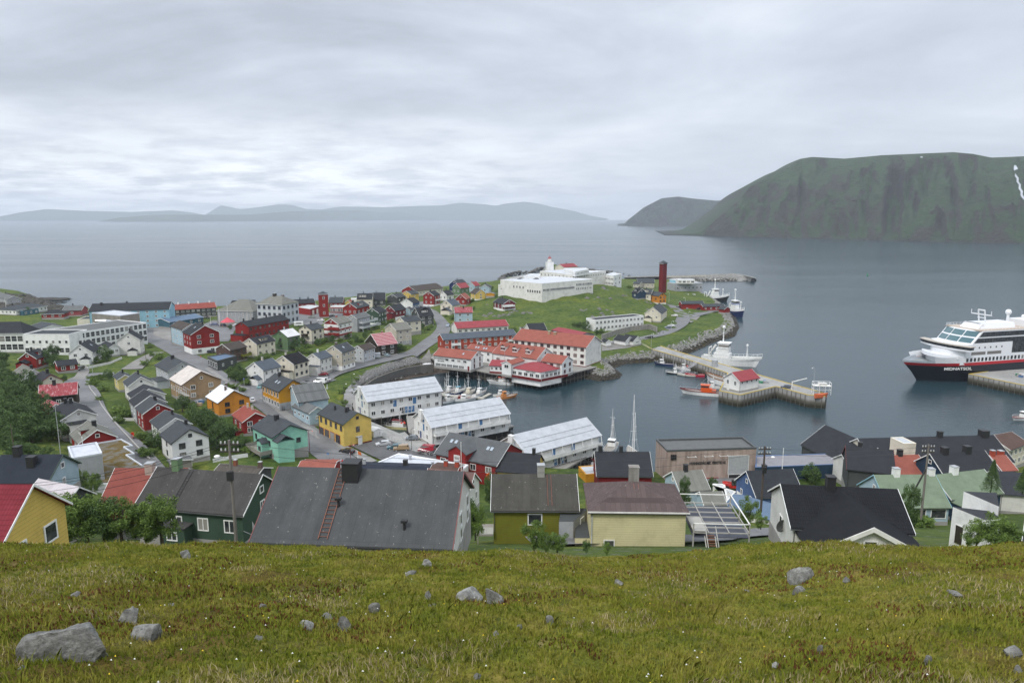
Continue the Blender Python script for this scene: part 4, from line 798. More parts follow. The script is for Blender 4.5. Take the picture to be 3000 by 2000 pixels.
warehouse('K',868,1245,1815,997,548,5.6,'white galleried warehouse at the front quay, closest to the ochre house',4.4,(7,1,1.3,1.0,2,(1.7,)),True,W=12)
# ===== hotel peninsula =====
R,L_,W_,h_,*_=H('D',1640,1282,692,1178,1845,9.3,'offw','terra','long three-storey cream hotel with tiled orange-red roof on the wharf',pitch=26,F=(11,3,1.5,1.3,2),Gw=None,rk='metal',ch=((.42,-.12,1.3,'tan'),(.5,-.12,1.3,'tan')),zb=4.4,name='hotel',cat='hotel',wk='panel',fc='dred',fcol='dred',fh=.3,attic=False,ov=.6)
H('D',995,1440,420,1360,1218,6.4,'white','terra','white house with three dormers in front of the long hotel',pitch=30,zb=4.4,F=(4,1,1.5,1.4,2),Gw=(1,1,1,1.2),ch=(),dorm=((.18,2.6,'g'),(.45,2.6,'g'),(.75,2.6,'g')),fc='dred',attic=True)
H('D',415,1348,90,1302,520,6.2,'white','terra','white house with orange roof and four skylights left of the dormer house',pitch=30,zb=4.4,F=(3,2,1.3,1.2,2),Gw=None,ch=((.3,0,.8,'brown'),),sky=((.28,.4),(.38,.4),(.6,.4),(.7,.4)))
R,L_,W_,h_,*_=H('D',133,1442,-352,1388,292,5.6,'white','terra','long low white wharf house with orange roof at the head of the basin',pitch=26,zb=4.4,F=[][:0] or None,Gw=(2,2,.8,1.8,1),ch=(),fc='dred',sky=((.72,.5),))
for i in range(5): add_win(R,2.2+i*(L_-6)/4.4,-.035,1.5,0,(L_-6)/5.2,1.2,'white',6,False)
for i in range(4): add_win(R,L_*(.36+.16*i),-.035,4.1,0,1.6,1.0,'white',2,False)
add_door(R,L_-1.3,-.035,.1,0,1.0,2.2,'dred')
text_on(R,'HONNINGSVÅG',(L_*.19,-.08,4.25),0,.95,'dgrey',sx=1.0); text_on(R,'BRYGGE',(L_*.19,-.08,3.25),0,.95,'dgrey')
R,lc,hh,zt=flatb('K',[(1045,180),(1322,128),(1150,72),(835,64),(668,122)],3.7,'white','pinkr','low white corner restaurant with pinkish red roof on the wharf corner',zb=4.4,name='restaurant',cat='restaurant',rk='flat',par=.04,wins={0:(5,1,1.6,1.3,2,(1.9,)),4:(5,1,1.7,1.3,2,(1.9,))},parc='dred')
# low hipped roof over it
ctr=Vector((sum(p[0] for p in lc)/5,sum(p[1] for p in lc)/5)); rb=MB(); n=len(lc); z=3.7
vs=[(p[0]+(p[0]-ctr.x)*.04,p[1]+(p[1]-ctr.y)*.04,z) for p in lc]; top=[(ctr.x+(p[0]-ctr.x)*.35+ (0),ctr.y+(p[1]-ctr.y)*.35+1.5,z+1.5) for p in lc]
rb.add(vs+top,[(i,(i+1)%n,n+(i+1)%n,n+i) for i in range(n)]+[tuple(range(n,2*n))]); rb.build('hip_roof',roofm(CL['pinkr'],'flat'),R)
e0=Vector(lc[1])-Vector(lc[0]); a0=math.atan2(e0.y,e0.x); m0=(Vector(lc[0])+Vector(lc[1]))/2
e4=Vector(lc[0])-Vector(lc[4]); a4=math.atan2(e4.y,e4.x); m4=Vector(lc[4]).lerp(Vector(lc[0]),.66)
nr0=Vector((e0.y,-e0.x)).normalized()*.1; nr4=Vector((e4.y,-e4.x)).normalized()*.1
text_on(R,'RESTAURANT',(m0.x+nr0.x,m0.y+nr0.y,3.05),a0,.75,'dgrey',sx=1.5); text_on(R,'SJØHUSET',(m4.x+nr4.x,m4.y+nr4.y,3.05),a4,.75,'dgrey',sx=1.4)
for e,p,q in ((e0,lc[0],lc[1]),(e4,lc[4],lc[0])):
    b=MB(); d=Vector(e).normalized(); nn=Vector((d.y,-d.x)); p=Vector(p);q=Vector(q)
    w=[p+nn*.9-d*(0 if e is e0 else 3),q+nn*.9+d*(3 if e is e0 else .9),q+nn*.75+d*(3 if e is e0 else .9),p+nn*.75-d*(0 if e is e0 else 3)]
    b.prism([(x.x,x.y) for x in w],-.1,.95); b.build('plinth_fence',wallm(CL['dred'],'board'),R)
H('K',1325,66,1062,30,1470,6.0,'white','terra','white two-storey gabled house at the right end of the restaurant',pitch=28,zb=4.4,F=(3,2,1.4,1.3,2),Gw=(2,2,1.2,1.3,2),ch=(),fc='dred',attic=False)
H('K',662,75,832,25,560,5.6,'white','terra','small white gabled block rising between the low restaurant roofs',pitch=22,zb=4.4,F=(1,1,.6,.6,1),Gw=(1,1,2.0,1.3,2,(4.4,)),ch=(),attic=False,W=5)
H('K',556,100,378,90,570,3.4,'white','pinkr','low white wing with pinkish roof at the left end of the restaurant',pitch=20,zb=4.4,F=(3,1,1,1,1),Gw=None,ch=(),W=9,attic=False,fcol='dred',fh=.8)
# rows behind the hotel
H('C',1790,1100,2741,1032,1712,6.2,'brick','bslate','long brick-red terrace with blue-grey roof and white balconies behind the wharf houses',pitch=24,F=(12,2,1.3,1.3,2),Gw=(1,1),ch=(),name='terrace',cat='terraced house',attic=False,balc=(('F',.1,.22,3.3,1.4,'white'),('F',.45,.52,3.3,1.4,'white'),('F',.88,.97,3.3,1.4,'white')))
H('C',1970,950,2640,912,1893,3.8,'offw','pinkr','low white terrace with faded red roof below the knoll',pitch=24,F=(9,1,1.6,1.2,2),Gw=None,ch=(),name='terrace',cat='terraced house',attic=False,fh=.6)
H('D',910,1068,1125,1056,828,3.6,'offw','blackroof','white garage house with dark grey roof at the foot of the knoll',pitch=32,F=(2,1,.7,.7),Gw=None,ch=())
H('D',800,1042,832,1040,750,2.6,'offw','slate','tiny pale garden shed left of the dark-roofed garage house',pitch=20,F=None,Gw=None,ch=(),attic=False,name='shed',cat='shed',L=3.5,W=3)
H('D',1560,1135,1195,1060,1742,3.4,'grey','pinkr','low grey building with bright pink-red roof behind the hotel',pitch=12,F=(4,1),Gw=None,ch=(),attic=False,trim='navy')
H('D',562,715,430,690,716,5.0,'maroon','blackroof','lone maroon house with white balcony on the green knoll',pitch=28,F=(3,2,1.1,1.2,2),Gw=(1,1,1.6,1.4,2),ch=((.3,0,.5,'black'),),fcol='white',fh=1.4,balc=(('G',-.1,.8,3.2,2.6,'white'),))
flatb('D',[(1765,925),(2401,868),(2360,850),(1780,905)],6.8,'white','blackroof','long white flat-roofed terrace above the concrete retaining wall',rect=9,name='terrace',cat='terraced house',wins={0:(13,2,1.4,1.3,2)},parc='white')
R,*_=H('E',145,1205,60,1190,248,2.9,'white','blackroof','left half of the white double garage at the jetty root',pitch=34,F=None,Gw=(1,1,2.2,.5,3,(1.9,)),ch=(),name='garage',cat='garage',attic=False,zb=5,L=8)
H('E',248,1203,160,1188,352,2.9,'white','blackroof','right half of the white double garage at the jetty root',pitch=34,F=None,Gw=(1,1,2.2,.5,3,(1.9,)),ch=(),name='garage',cat='garage',attic=False,zb=5,L=8)
H('D',1905,1220,1875,1210,1975,2.6,'white','blackroof','small white shed beside two parked cars near the hotel',pitch=34,F=None,Gw=None,ch=(),name='shed',cat='shed',attic=False,L=5,zb=5)
H('E',612,850,690,790,398,5.4,'cream','slate','cream house with white porch and terrace by the shore road',pitch=38,F=(2,2),Gw=(2,1,1,1.1),ch=((.3,0,.6,'black'),),porch=(('G',.55,1.0,2.6,2,'cream','g'),))
H('E',582,614,452,592,680,6.4,'orange','slate','bright orange house with grey roof at the back of the knoll',pitch=36,F=(2,1),Gw=(2,2,1,1.1),fc='dbrown',ch=(),fcol='white',fh=1.2,trim='dgrey')
H('E',478,588,322,580,492,5.4,'cream','slate','cream house with grey roof and arched white dormer beside the orange house',pitch=38,W=8,F=(2,1),Gw=None,dorm=((.55,3.2,'g'),),ch=((.5,0,.5,'black'),))
H('E',305,572,232,562,330,5,'dblue','blackroof','small dark blue house behind the arched dormer house',pitch=36,W=8,F=(1,1),Gw=None,ch=((.5,0,.6,'black'),),dorm=((.4,2.5,'g'),))
H('E',525,442,305,440,532,5.2,'beige','slate','wide beige house with grey roof near the breakwater',pitch=28,W=13,F=(4,1),Gw=None,ch=((.35,0,.6,'black'),))
H('E',330,455,245,450,350,3.8,'beige','slate','beige wing with pale wall left of the wide beige house',pitch=24,W=7,F=(2,1),Gw=None,ch=())
R,*_=H('E',640,190,592,190,692,26.5,'dred','slate','tall dark red tower with pyramid roof by the outer harbour',hip=True,rise=2.6,F=None,Gw=None,ch=(),name='tower',cat='tower',wk='board',zb=5.5,ang=132,ov=.9)
flatb('E',[(808,450),(1160,438),(1080,410),(760,400)],8.5,'grey','lgrey','grey harbour hall with square windows beside the red tower',rect=15,zb=4.2,name='harbour_hall',cat='hall',wins={0:[(7,1,1.8,1.9,2,(4.2,))]},parc='lgrey',wk='panel')
flatb('E',[(835,400),(1055,400),(990,390),(800,390)],12,'offw','whiter','white upper storey with four windows on the grey harbour hall',rect=9,zb=4.2,name='upper_storey',cat='building',wins={0:[(4,1,2.4,1.5,2,(10.2,))]},parc='white',low=8.4)
flatb('E',[(722,392),(806,402),(800,388),(730,385)],11,'skyb','whiter','light blue end block of the grey harbour hall',rect=12,zb=4.2,name='end_block',cat='building',wins={0:(1,1,1.5,2)},parc='white')
H('E',888,716,1172,712,848,5.2,'red','slate','long red quay shed with blue door near the moored trawler',pitch=26,zb=4.6,F=None,Gw=None,ch=(),name='quay_shed',cat='shed',door=('F',.25,(.04,.12,.3)),attic=False)
H('E',1165,752,1445,745,1118,3.6,'red','slate','lower red quay shed beside the blue-hulled boat',pitch=26,zb=4.6,F=(4,1,1,1),Gw=None,ch=(),name='quay_shed',cat='shed',attic=False)
H('E',1440,790,1370,780,1490,3.0,'red','slate','small red gabled hut at the end of the quay sheds',pitch=30,zb=4.6,F=None,Gw=None,ch=(),name='hut',cat='hut',attic=False,L=5,W=6)
R,*_=H('L',1330,600,1530,562,1160,4.7,'white','pinkr','white two-storey pilot house with bright red roof on the stone pier',pitch=34,zb=4.8,F=(4,1,.9,.9,1,(3.9,)),Gw=(2,1,.9,1.5,2,(3.4,)),ch=(),name='pier_house',cat='house',ov=.45,attic=False,door=('G',.3,'offw'))

# ===== white complex on the knoll =====
flatb('D',[(1065,448),(1738,392),(1190,352),(520,400)],13,'offw','whiter','lower front block of the white complex on the green knoll',name='factory_block',cat='factory',wins={0:[(26,1,.9,1.5,1,(8.2,),(.02,.62)),(12,1,.9,1.5,1,(10,),(.65,.97)),(9,1,.9,1.5,1,(7,),(.65,.97))],3:[(4,1,1,1.5,1,(9,),(.3,.6)),(6,1,1.2,1.7,1,(7,),(.65,.98))]},parc='white',wk='stucco',low=-6)
flatb('D',[(1470,332),(1905,285),(1345,266),(1040,285)],6.0,'offw','whiter','long upper storey of the white complex on the knoll',zb=23.3,name='factory_block',cat='factory',wins={0:(19,1,.9,1.3,1,(3.8,)),3:(9,1,.9,1.6,1,(3.5,))},parc='white',low=-8)
flatb('D',[(1500,292),(1680,262),(1640,244),(1350,246)],3.0,'white','whiter','glazed white penthouse on top of the knoll complex',zb=29.2,name='penthouse',cat='penthouse',wins={0:(10,1,1,.9,1,(1.2,)),3:(8,1,1,.9,1,(1.2,))},parc='white',low=-1)
flatb('D',[(2005,345),(2112,320),(1990,303),(1890,330)],11.0,'white','whiter','right-hand wing of the white complex facing the harbour',zb=15.5,name='factory_block',cat='factory',wins={0:(2,2,1.4,1.6,1,(8,4.4)),3:(6,2,1.1,1.4,1,(8,4.4))},parc='white',low=-3)
flatb('D',[(640,462),(645,455),(600,445),(490,462)],6,'offw','whiter','small white annex at the left foot of the knoll complex',zb=18,name='annex',cat='annex',wins={3:(2,1,.8,1)},rect=False,low=-5)
flatb('D',[(1040,345),(1035,322),(900,318),(825,350)],5,'white','whiter','low white rear block left of the knoll complex upper storey',zb=24,name='rear_block',cat='factory',wins={3:(5,1,1.2,1.4)},low=-5)
p=onz(*tp('D',1165,285),28.5); b=MB(); b.box(-2.7,2.7,-2.5,2.5,-1,7.2); R=empty('lighthouse',tuple(p),.25,'small white lighthouse tower with red lantern on the knoll complex roof','lighthouse'); b.build('tower',wallm(CL['white'],'stucco'),R)
b=MB(); b.bar((0,0,7.2),(0,0,8.0),2.1,n=12); b.bar((0,0,8.0),(0,0,10),1.5,n=12); b.build('lantern',plain(CL['offw']),R); b=MB(); b.bar((0,0,10),(0,0,12),1.9,.15,n=12); b.bar((0,0,12),(0,0,12.8),.15,n=6); b.build('lantern_roof',plain(CL['pinkr']),R)
b=MB(); b.bar((0,0,7.2),(0,0,7.25),2.6,n=12); b.build('gallery',plain(CL['dgrey']),R)
H('D',1530,225,1350,238,1545,3.4,'cream','pinkr','low house with pink-red roof just behind the knoll complex',pitch=26,W=10,F=None,Gw=None,ch=((.5,0,.7,'black'),),zb=25,attic=False)
# ===== front rows =====
R,L_,W_,h_,ri,gx,_=H('K',465,1400,-326,1240,475,7.2,'red',(.105,.11,.115),'large dark red hotel-like house with grey roof, skylights and a glazed tower bay',pitch=30,W=13,zb=4.6,F=(4,2,1.5,1.4,2),Gw=None,ch=(),sky=((.12,.62),(.2,.62),(.74,.6),(.8,.6)),name='large_house',cat='house',attic=False,fh=.3,far=False)
b=MB(); x0=L_*.42; b.extr_y([(x0-2.6,.3),(x0+2.6,.3),(x0+2.6,h_+2),(x0,h_+3.6),(x0-2.6,h_+2)],-1.6,5); bay=b.build('tower_bay',wallm(CL['red'],'clap'),R)
b=MB(); b.extr_y([(x0-3.1,h_+1.75),(x0,h_+3.65),(x0+3.1,h_+1.75),(x0+3.1,h_+1.95),(x0,h_+3.85),(x0-3.1,h_+1.95)],-2.0,6); b.build('bay_roof',roofm((.105,.11,.115)),R)
add_win(bay,x0,-1.64,4.6,0,1.5,7.5,'white',1,False,'stair_window'); b=MB()
for i in range(8): b.box(x0-.85,x0+.85,-1.72,-1.6,1.4+i*.95,1.55+i*.95)
b.build('glazing_bar',plain(CL['white']),bay)
H('K',985,1508,476,1466,1192,6.0,'yellow','blackroof','ochre yellow house with dark roof right of the large red house',pitch=34,zb=4.6,W=9.5,F=(4,1,.9,1.2),Gw=(2,2,.7,.9),fc='black',trim='black',ch=((.85,0,.9,'black'),))
R,lc,hh,zt=flatb('J',[(1985,1500),(2115,1390),(1200,1240),(872,1378)],4.6,'offw','whiter','white flat roof building at the near end of the car park with rooftop vents',name='flat_roofed_building',cat='building',parc=(.8,.8,.8),low=-4)
for fx,fy in ((.25,.75),(.62,.45),(.8,.5)):
    a,b_,c_,d_=[Vector(p) for p in lc]; p=a.lerp(b_,fy).lerp(d_.lerp(c_,fy),1-fx); q=MB(); q.bar((p.x,p.y,hh-.4),(p.x,p.y,hh+.7),.35,n=10); q.bar((p.x,p.y,hh+.7),(p.x,p.y,hh+.9),.5,n=10); q.build('roof_vent',plain(CL['steel'],.4,.5),R)
H('Q',1605,562,985,556,1612,7.0,'dred','blackroof','dark-roofed red boathouse with small boat moored beside it',pitch=34,W=12,zb=4.5,F=None,Gw=None,ch=((.08,0,1,'black'),(.48,0,1,'black')),attic=False,rise=3.8)
R,lc,hh,zt=flatb('R',[(215,265),(1240,232),(1080,112),(88,138)],10.5,'pinkc','gslate','large brown-pink concrete workshop with black lettering and grey roller gate',zb=4.2,name='workshop',cat='workshop',wk='concrete',parc='dgrey',par=.5)
a,b_=Vector(lc[0]),Vector(lc[1]); e=(b_-a); az=math.atan2(e.y,e.x); nn=Vector((e.y,-e.x)).normalized()*.07
p=a.lerp(b_,.455)+nn; text_on(R,'HONNINGSVÅG MEK. VERKSTED AS',(p.x,p.y,6.75),az,1.02,'black',bold=.03,sx=.57)
p=a.lerp(b_,.805)+nn; add_door(R,p.x,p.y,3.6,az,5.2,4.8,'grey','roller_gate'); p=a.lerp(b_,.80)+nn; add_door(R,p.x,p.y,0.1,az,4.6,3.4,'black','gate_opening')
p=a.lerp(b_,.49)+nn; add_win(R,p.x,p.y,2.2,az,4.2,1.1,'brick',3,False)
for f in (.27,.46,.63):
    p=a.lerp(b_,f)+nn*12; q=MB(); q.box(-1.1,1.1,-.04,.04,8.7,8.78,R=Matrix.Rotation(az,3,'Z'),t=(p.x,p.y,0)); q.box(-1.1,-1.0,-.04,.8,8.6,8.7,R=Matrix.Rotation(az,3,'Z'),t=(p.x,p.y,0)); q.box(1.0,1.1,-.04,.8,8.6,8.7,R=Matrix.Rotation(az,3,'Z'),t=(p.x,p.y,0)); q.build('wall_lamp',plain(CL['white']),R)
p=a.lerp(b_,.07)+nn*3; q=MB()
for k in (-.5,0,.5): q.box(k-.2,k+.2,-.1,.1,8.2,9.3,R=Matrix.Rotation(az,3,'Z'),t=(p.x,p.y,0))
q.box(-.7,.7,-.1,.1,8.0,8.3,R=Matrix.Rotation(az,3,'Z'),t=(p.x,p.y,0)); q.build('emblem',plain(CL['black']),R)
flatb('R',[(1225,462),(2258,424),(2060,303),(1225,330)],6,'dblue',(.24,.235,.25),'long low shed with dark blue wall and pale flat roof right of the workshop',zb=4.2,name='long_shed',cat='shed',parc='blue',wk='vert',par=.1)
flatb('R',[(1790,540),(2160,505),(2150,495),(1780,512)],3.4,'grey',(.3,.3,.32),'pale grey narrow roof strip below the dark blue shed',zb=4.4,name='lean_to',cat='shed',par=.08,rect=6)
flatb('Q',[(845,545),(1180,520),(840,505),(450,455)],4.2,'ochre','lgrey','low quay shed with pale flat roof beside the front quay',zb=4.4,name='quay_shed',cat='shed',par=.1,rect=6)
H('M',495,600,180,440,780,5.5,'dgrey','blackroof','steep black-roofed quay building at the water behind the blue shed',pitch=35,W=14,zb=4.3,F=None,Gw=None,ch=(),ang=None,L=20,attic=False)
H('M',735,562,2150,522,495,7.0,'cream','blackroof','very long dark-roofed building with cream gable and roof box by the water',pitch=30,zb=4.4,F=None,Gw=(1,1,.8,1.6),ch=((.6,.0,1.3,'black'),(.93,0,2.2,'black')),name='long_building',cat='building',W=15)
flatb('M',[(1040,345),(1165,340),(1160,290),(1010,292)],14.2,'cream','lgrey','cream box dormer rising from the very long dark roof',zb=4.4,name='roof_box',cat='roof structure',rect=5,low=8,par=.1)
H('M',1445,652,1990,617,1165,6.2,'dblue','blackroof','dark navy gabled house with white bargeboards and two black chimneys',pitch=36,F=None,Gw=(1,1,.8,.9),ch=((.25,0,1.5,'black'),(.68,0,1.6,'black')),attic=True,far=False)
H('M',940,650,470,600,945,6.0,'dgrey','blackroof','dark grey house with red-trimmed gable behind the black tiled roof',pitch=34,W=11,F=None,Gw=None,ch=((.3,.05,1.1,'black'),),trim='dred')
H('M',915,598,500,610,922,5,'offw','blackroof','low dark-roofed house in front of the very long building',pitch=30,W=8,F=None,Gw=None,ch=((.45,0,1.2,'black'),))
H('M',1300,655,930,665,1310,5,'red','terra','orange-roofed house behind the white chimneys',pitch=30,W=10,F=None,Gw=None,ch=((.5,0,1.2,'black'),))
H('M',2185,612,2045,618,2195,4,'red','terra','small orange roof between brick chimneys on the right',pitch=30,W=8,F=None,Gw=None,ch=((.1,0,1.1,'brick'),(.9,.1,1.3,'brick')))
H('M',2118,405,2400,300,2108,6,'cream','brown','cream gabled house at the right edge behind the brick chimneys',pitch=26,W=8,F=(4,2),Gw=None,ch=(),L=10)
R,*_=H('M',885,990,1500,987,572,3.6,'lblue','greenr','pale house with big light green roof and white chimney on the right',pitch=36,F=(3,1,2.6,1.6,1),Gw=(1,1,.8,1.2),ch=((.35,0,1.3,'white'),(.96,.02,1.3,'white')),trim='skyb',W=11,fc='white')
H('M',1525,905,2032,842,1420,4.4,'dblue','greenr','blue house with light green cross-gabled roof beside the fir tree',pitch=34,F=(3,1),Gw=None,ch=((.4,.0,1.4,'white'),),W=9,porch=(('F',.0,.5,3.8,4,'dblue','g'),))
H('M',2035,850,2700,900,2030,4.4,'offw',(.045,.047,.055),'dark tiled roof house at the right edge behind the fir',pitch=30,rk='tile',W=10,F=None,Gw=None,ch=())
H('R',1245,800,1762,772,1012,6.2,'blue',(.04,.043,.05),'blue house with dark tiled roof and white balcony behind the deck frame',pitch=38,rk='tile',F=(3,1,2.0,.8,2,(2.2,)),Gw=(2,1,.7,1.8,1,(4.2,)),ch=((.4,.05,1.0,'black'),),wk='vert',fc='white',balc=(('G',.2,.95,3.0,2.2,'offw'),),far=False,zb=9)
H('R',1480,1085,890,905,1500,3.0,'offw','bluer','low house with faded blue metal roof behind the leafy bush',pitch=18,W=7,zb=14,F=None,Gw=None,ch=(),attic=False)
H('R',370,735,688,712,-8,5.0,'lblue','lichen','pale house with lichen-covered slate roof and black chimney behind the wooden deck',pitch=32,rk='felt',F=(2,1),Gw=None,ch=((.45,0,.9,'black'),),W=8,zb=13,far=False)
H('R',650,890,875,885,640,3.4,'lblue','lichen','small outbuilding with grey felt roof beside the wooden deck',pitch=30,rk='felt',W=5,zb=15,F=(1,1),Gw=None,ch=(),name='outbuilding',cat='outbuilding',attic=False)
flatb('R',[(1005,740),(900,860),(860,660),(740,655)],2.6,'offw','lgrey','low carport with pale roof and white edge near the workshop gate',name='carport',cat='carport',par=.1)
H('P',1445,582,1310,578,1625,5.2,'offw',(.16,.1,.09),'white gabled house with reddish worn roof between grey and olive houses',pitch=38,rk='slate',F=None,Gw=(2,1,.8,1.2),ch=(),L=9,W=7.5,zb=15,ang=165,far=False)
H('P',1290,372,1000,350,1300,5.0,'brick','brown','brick chimneyed building behind the big grey roof',pitch=12,W=8,F=None,Gw=None,ch=((.5,0,1,'brick'),(.95,0,1.1,'brick')))
H('P',1010,355,70,322,1020,5.2,'dgrey',(.03,.035,.05),'dark blue ribbed roof just behind the big grey roof ridge',pitch=10,W=7,F=None,Gw=None,ch=((.66,.1,1.2,'black'),(.15,.05,.8,'grey')),zb=None)
H('O',1850,312,1455,310,1860,4.4,'red','terra','orange-roofed house left of the big black chimney',pitch=14,W=8,F=None,Gw=None,ch=())
H('O',960,395,480,352,965,4.0,'dgrey',(.09,.08,.07),'grey slate roofed house with rusty ridge behind the power pole',pitch=20,rk='slate',W=7,F=None,Gw=None,ch=((.35,0,.9,'rust'),(.95,0,.9,'brown')))
# nearest row
R,L_,W_,h_,*_=H('P',1235,1178,-992,1100,1372,3.0,'offw',(.075,.078,.08),'huge grey felt-roofed house with a big black chimney just below the grass brow',pitch=31.5,W=12.5,rk='felt',F=None,Gw=(3,2,.9,1.2,1),ch=((.41,-.055,1.65,'black'),),trim=(.2,.06,.06),ov=.35,far=False,attic=False,zb=43.2)
b=MB(); s=math.tan(math.radians(31.5))
for dx in (0,.75):
    y0,y1=0,W_/2-.2; b.bar((L_*.33+dx,y0,h_+y0*s+.28),(L_*.33+dx,y1,h_+y1*s+.28),.035,n=4)
for i in range(17): y=.2+i*(W_/2-.4)/16; b.bar((L_*.33,y,h_+y*s+.28),(L_*.33+.75,y,h_+y*s+.28),.025,n=4)
b.build('roof_ladder',plain(CL['rust']),R)
for fx,y in ((.385,2.8),(.76,1.1)):
    b=MB(); b.bar((L_*fx,y,h_+y*s),(L_*fx,y,h_+y*s+.75),.11,n=8); b.box(L_*fx-.25,L_*fx+.25,y-.2,y+.2,h_+y*s+.75,h_+y*s+.95); b.build('roof_vent',plain(CL['black']),R)
R,L_,W_,h_,ri,*_=H('O',820,800,-380,700,1092,4.4,'dgreen',(.065,.062,.06),'dark green house with grey felt roof, green chimney and white bargeboards by the pole',zb=32.8,pitch=35,rk='felt',W=9,F=(4,1,1.2,1.4),Gw=(1,2,.8,1.3),ch=((.18,.0,1.1,'green'),),far=False,porch=(('F',.28,.52,2.6,1.6,'dgreen'),))
b=MB(); s=ri/(W_/2)
for dx in (0,.45): b.bar((L_*.32+dx,.3,h_+.3*s+.25),(L_*.32+dx,W_/2-.2,h_+ri+.1),.03,n=4)
for i in range(12): y=.4+i*.32; b.bar((L_*.32,y,h_+y*s+.25),(L_*.32+.45,y,h_+y*s+.25),.025,n=4)
b.build('roof_ladder',plain(CL['black']),R)
H('N',1990,688,1165,688,2000,3.6,'red',(.22,.068,.055),'house with plain brick-red metal roof and beige chimney',zb=28.4,pitch=36,W=9.5,F=None,Gw=None,ch=((.5,-.05,1.3,'pinkc'),),far=False,trim='offw')
H('N',742,688,430,620,1062,3.2,'dgrey',(.5,.46,.48),'dark gabled shed with peeling white ribbed roof beside the yellow house',zb=33,pitch=38,F=None,Gw=None,ch=(),attic=False,far=False,L=7)
H('N',540,432,-140,440,702,3.6,'lblue',(.03,.035,.045),'pale house with smooth black roof and two black chimneys at the left edge',zb=30,pitch=34,F=None,Gw=(1,1,.5,.9),ch=((.25,0,1.1,'black'),(.6,-.2,1.3,'black')),far=False,trim='dgreen',W=8)
R,*_=H('N',-30,1180,-900,1180,742,2.6,'yellow',(.19,.032,.042),'yellow clapboard house with red tiled roof at the bottom left',pitch=38,rk='tile',wk='board',F=None,Gw=(2,1,1.2,1.2,1,(1.2,)),ch=(),far=False,zb=47.9,L=9,attic=False,ang=180,fh=-2)
YH=R
R,L_,W_,h_,*_=H('P',1748,745,2700,745,1740,3.2,'olive',(.07,.067,.06),'olive green clapboard house with grey felt roof and white balcony',pitch=34.5,rk='felt',wk='board',W=8.5,F=(1,1,1.6,1.3,1,(1.8,)),Gw=None,ch=((.585,.0,1.1,'concrete'),),far=False,attic=False,fh=-2,balc=(),zb=32.3)
b=MB(); b.box(-2.2,-.05,-.6,2.6,-.2,0); b.bar((-2,-.5,-3),(-2,-.5,-.2),.08,n=4); bo=b.build('balcony',plain(CL['wood']),R)
b=MB(); b.box(-2.2,-.05,-.62,-.58,.1,.95); b.box(-2.24,-2.2,-.6,2.6,.1,.95); b.build('railing',wallm(CL['offw'],'vert'),bo)
b=MB()
for dx in (0,.5): b.bar((L_*.66+dx,.2,h_+.2*.687+.25),(L_*.66+dx,W_/2-.2,h_+(W_/2-.2)*.687+.25),.035,n=4)
b.build('roof_ladder',plain(CL['rust']),R)
R,L_,W_,h_,ri,*_=H('Q',2000,980,905,966,2010,3.2,'pyel',(.105,.08,.078),'pale yellow clapboard house with purple-brown pyramid roof and concrete chimney',hip=5.3,rise=2.2,W=8.6,rk='slate',wk='board',F=None,Gw=None,ch=(),far=False,fh=-2,trim='offw',zb=34.2)
rb=[o for o in R.children if o.name.startswith('roof')][0]; b=MB(); b.box(L_*.5-.6,L_*.5+.6,W_*.5-.1,W_*.5+.8,h_+1.6,h_+3.9); b.box(L_*.5-.66,L_*.5+.66,W_*.5-.16,W_*.5+.86,h_+3.9,h_+4.02); b.build('chimney',[wallm(CL['concrete'],'concrete')],rb)
add_win(R,L_*.2,-.08,-.9,0,1.1,.8,'offw',1,False)
b=MB()
for dx in (0,.55): b.bar((L_*.5+dx-.1,.1,h_+.15),(L_*.5+dx-.1,W_*.45,h_+2.0),.04,n=4)
b.build('roof_ladder',plain(CL['rust']),R)
b=MB(); b.box(.1,.2,-.16,-.05,-2,h_-.1); b.build('downpipe',plain(CL['lgrey']),R)
# annex left of the yellow house
flatb('Q',[(722,1275),(945,1275),(905,1092),(735,1092)],2.6,'pyel','dgrey','low yellow annex with dark flat roof between the olive and pale yellow houses',zb=31.2,name='annex',cat='annex',wk='board',par=0,low=-3)
flatb('Q',[(705,1085),(895,930),(720,935),(562,945),(540,1085)],2.4,'grey','dgrey','grey entrance lean-to at the right end of the olive house',zb=32.5,name='entrance_annex',cat='annex',par=0,low=-2.5,doors=((0,.5,.9,1.9,'grey','door'),))
# black tiled house on the right
R,L_,W_,h_,ri,gx,_=H('R',1662,1140,3007,1208,1455,3.6,'offw',(.020,.021,.024),'white house with glossy black tiled roof and cross gable at the right front',pitch=29,rk='tile',W=9.6,F=None,Gw=(1,1,.9,1.5,1),ch=((.42,-.02,1.05,'black'),),far=False,attic=False,fh=0,wk='clap',zb=36.4)
x0=L_*.52; hw=5.3; pr=math.tan(math.radians(27))*hw; z1=h_+ri-.25; b=MB(); z0=z1-pr
b.extr_y([(x0-hw,-3),(x0+hw,-3),(x0+hw,z0),(x0,z1-.1),(x0-hw,z0)],-4.6,1); wg=b.build('cross_gable',wallm(CL['offw'],'vert'),R)
b=MB(); b.extr_y([(x0-hw-.5,z0-.35),(x0,z1),(x0+hw+.5,z0-.35),(x0+hw+.5,z0-.17),(x0,z1+.18),(x0-hw-.5,z0-.17)],-5.1,W_/2); b.build('cross_roof',roofm((.020,.021,.024),'metal'),R)
b=MB(); b.extr_y([(x0-hw-.55,z0-.7),(x0,z1-.35),(x0+hw+.55,z0-.7),(x0+hw+.55,z0-.2),(x0,z1+.15),(x0-hw-.55,z0-.2)],-5.22,-5.12); b.build('bargeboard',plain(CL['offw']),R)
add_win(wg,x0,-4.64,z1-2.0,0,1.1,.8,'white',1,False)
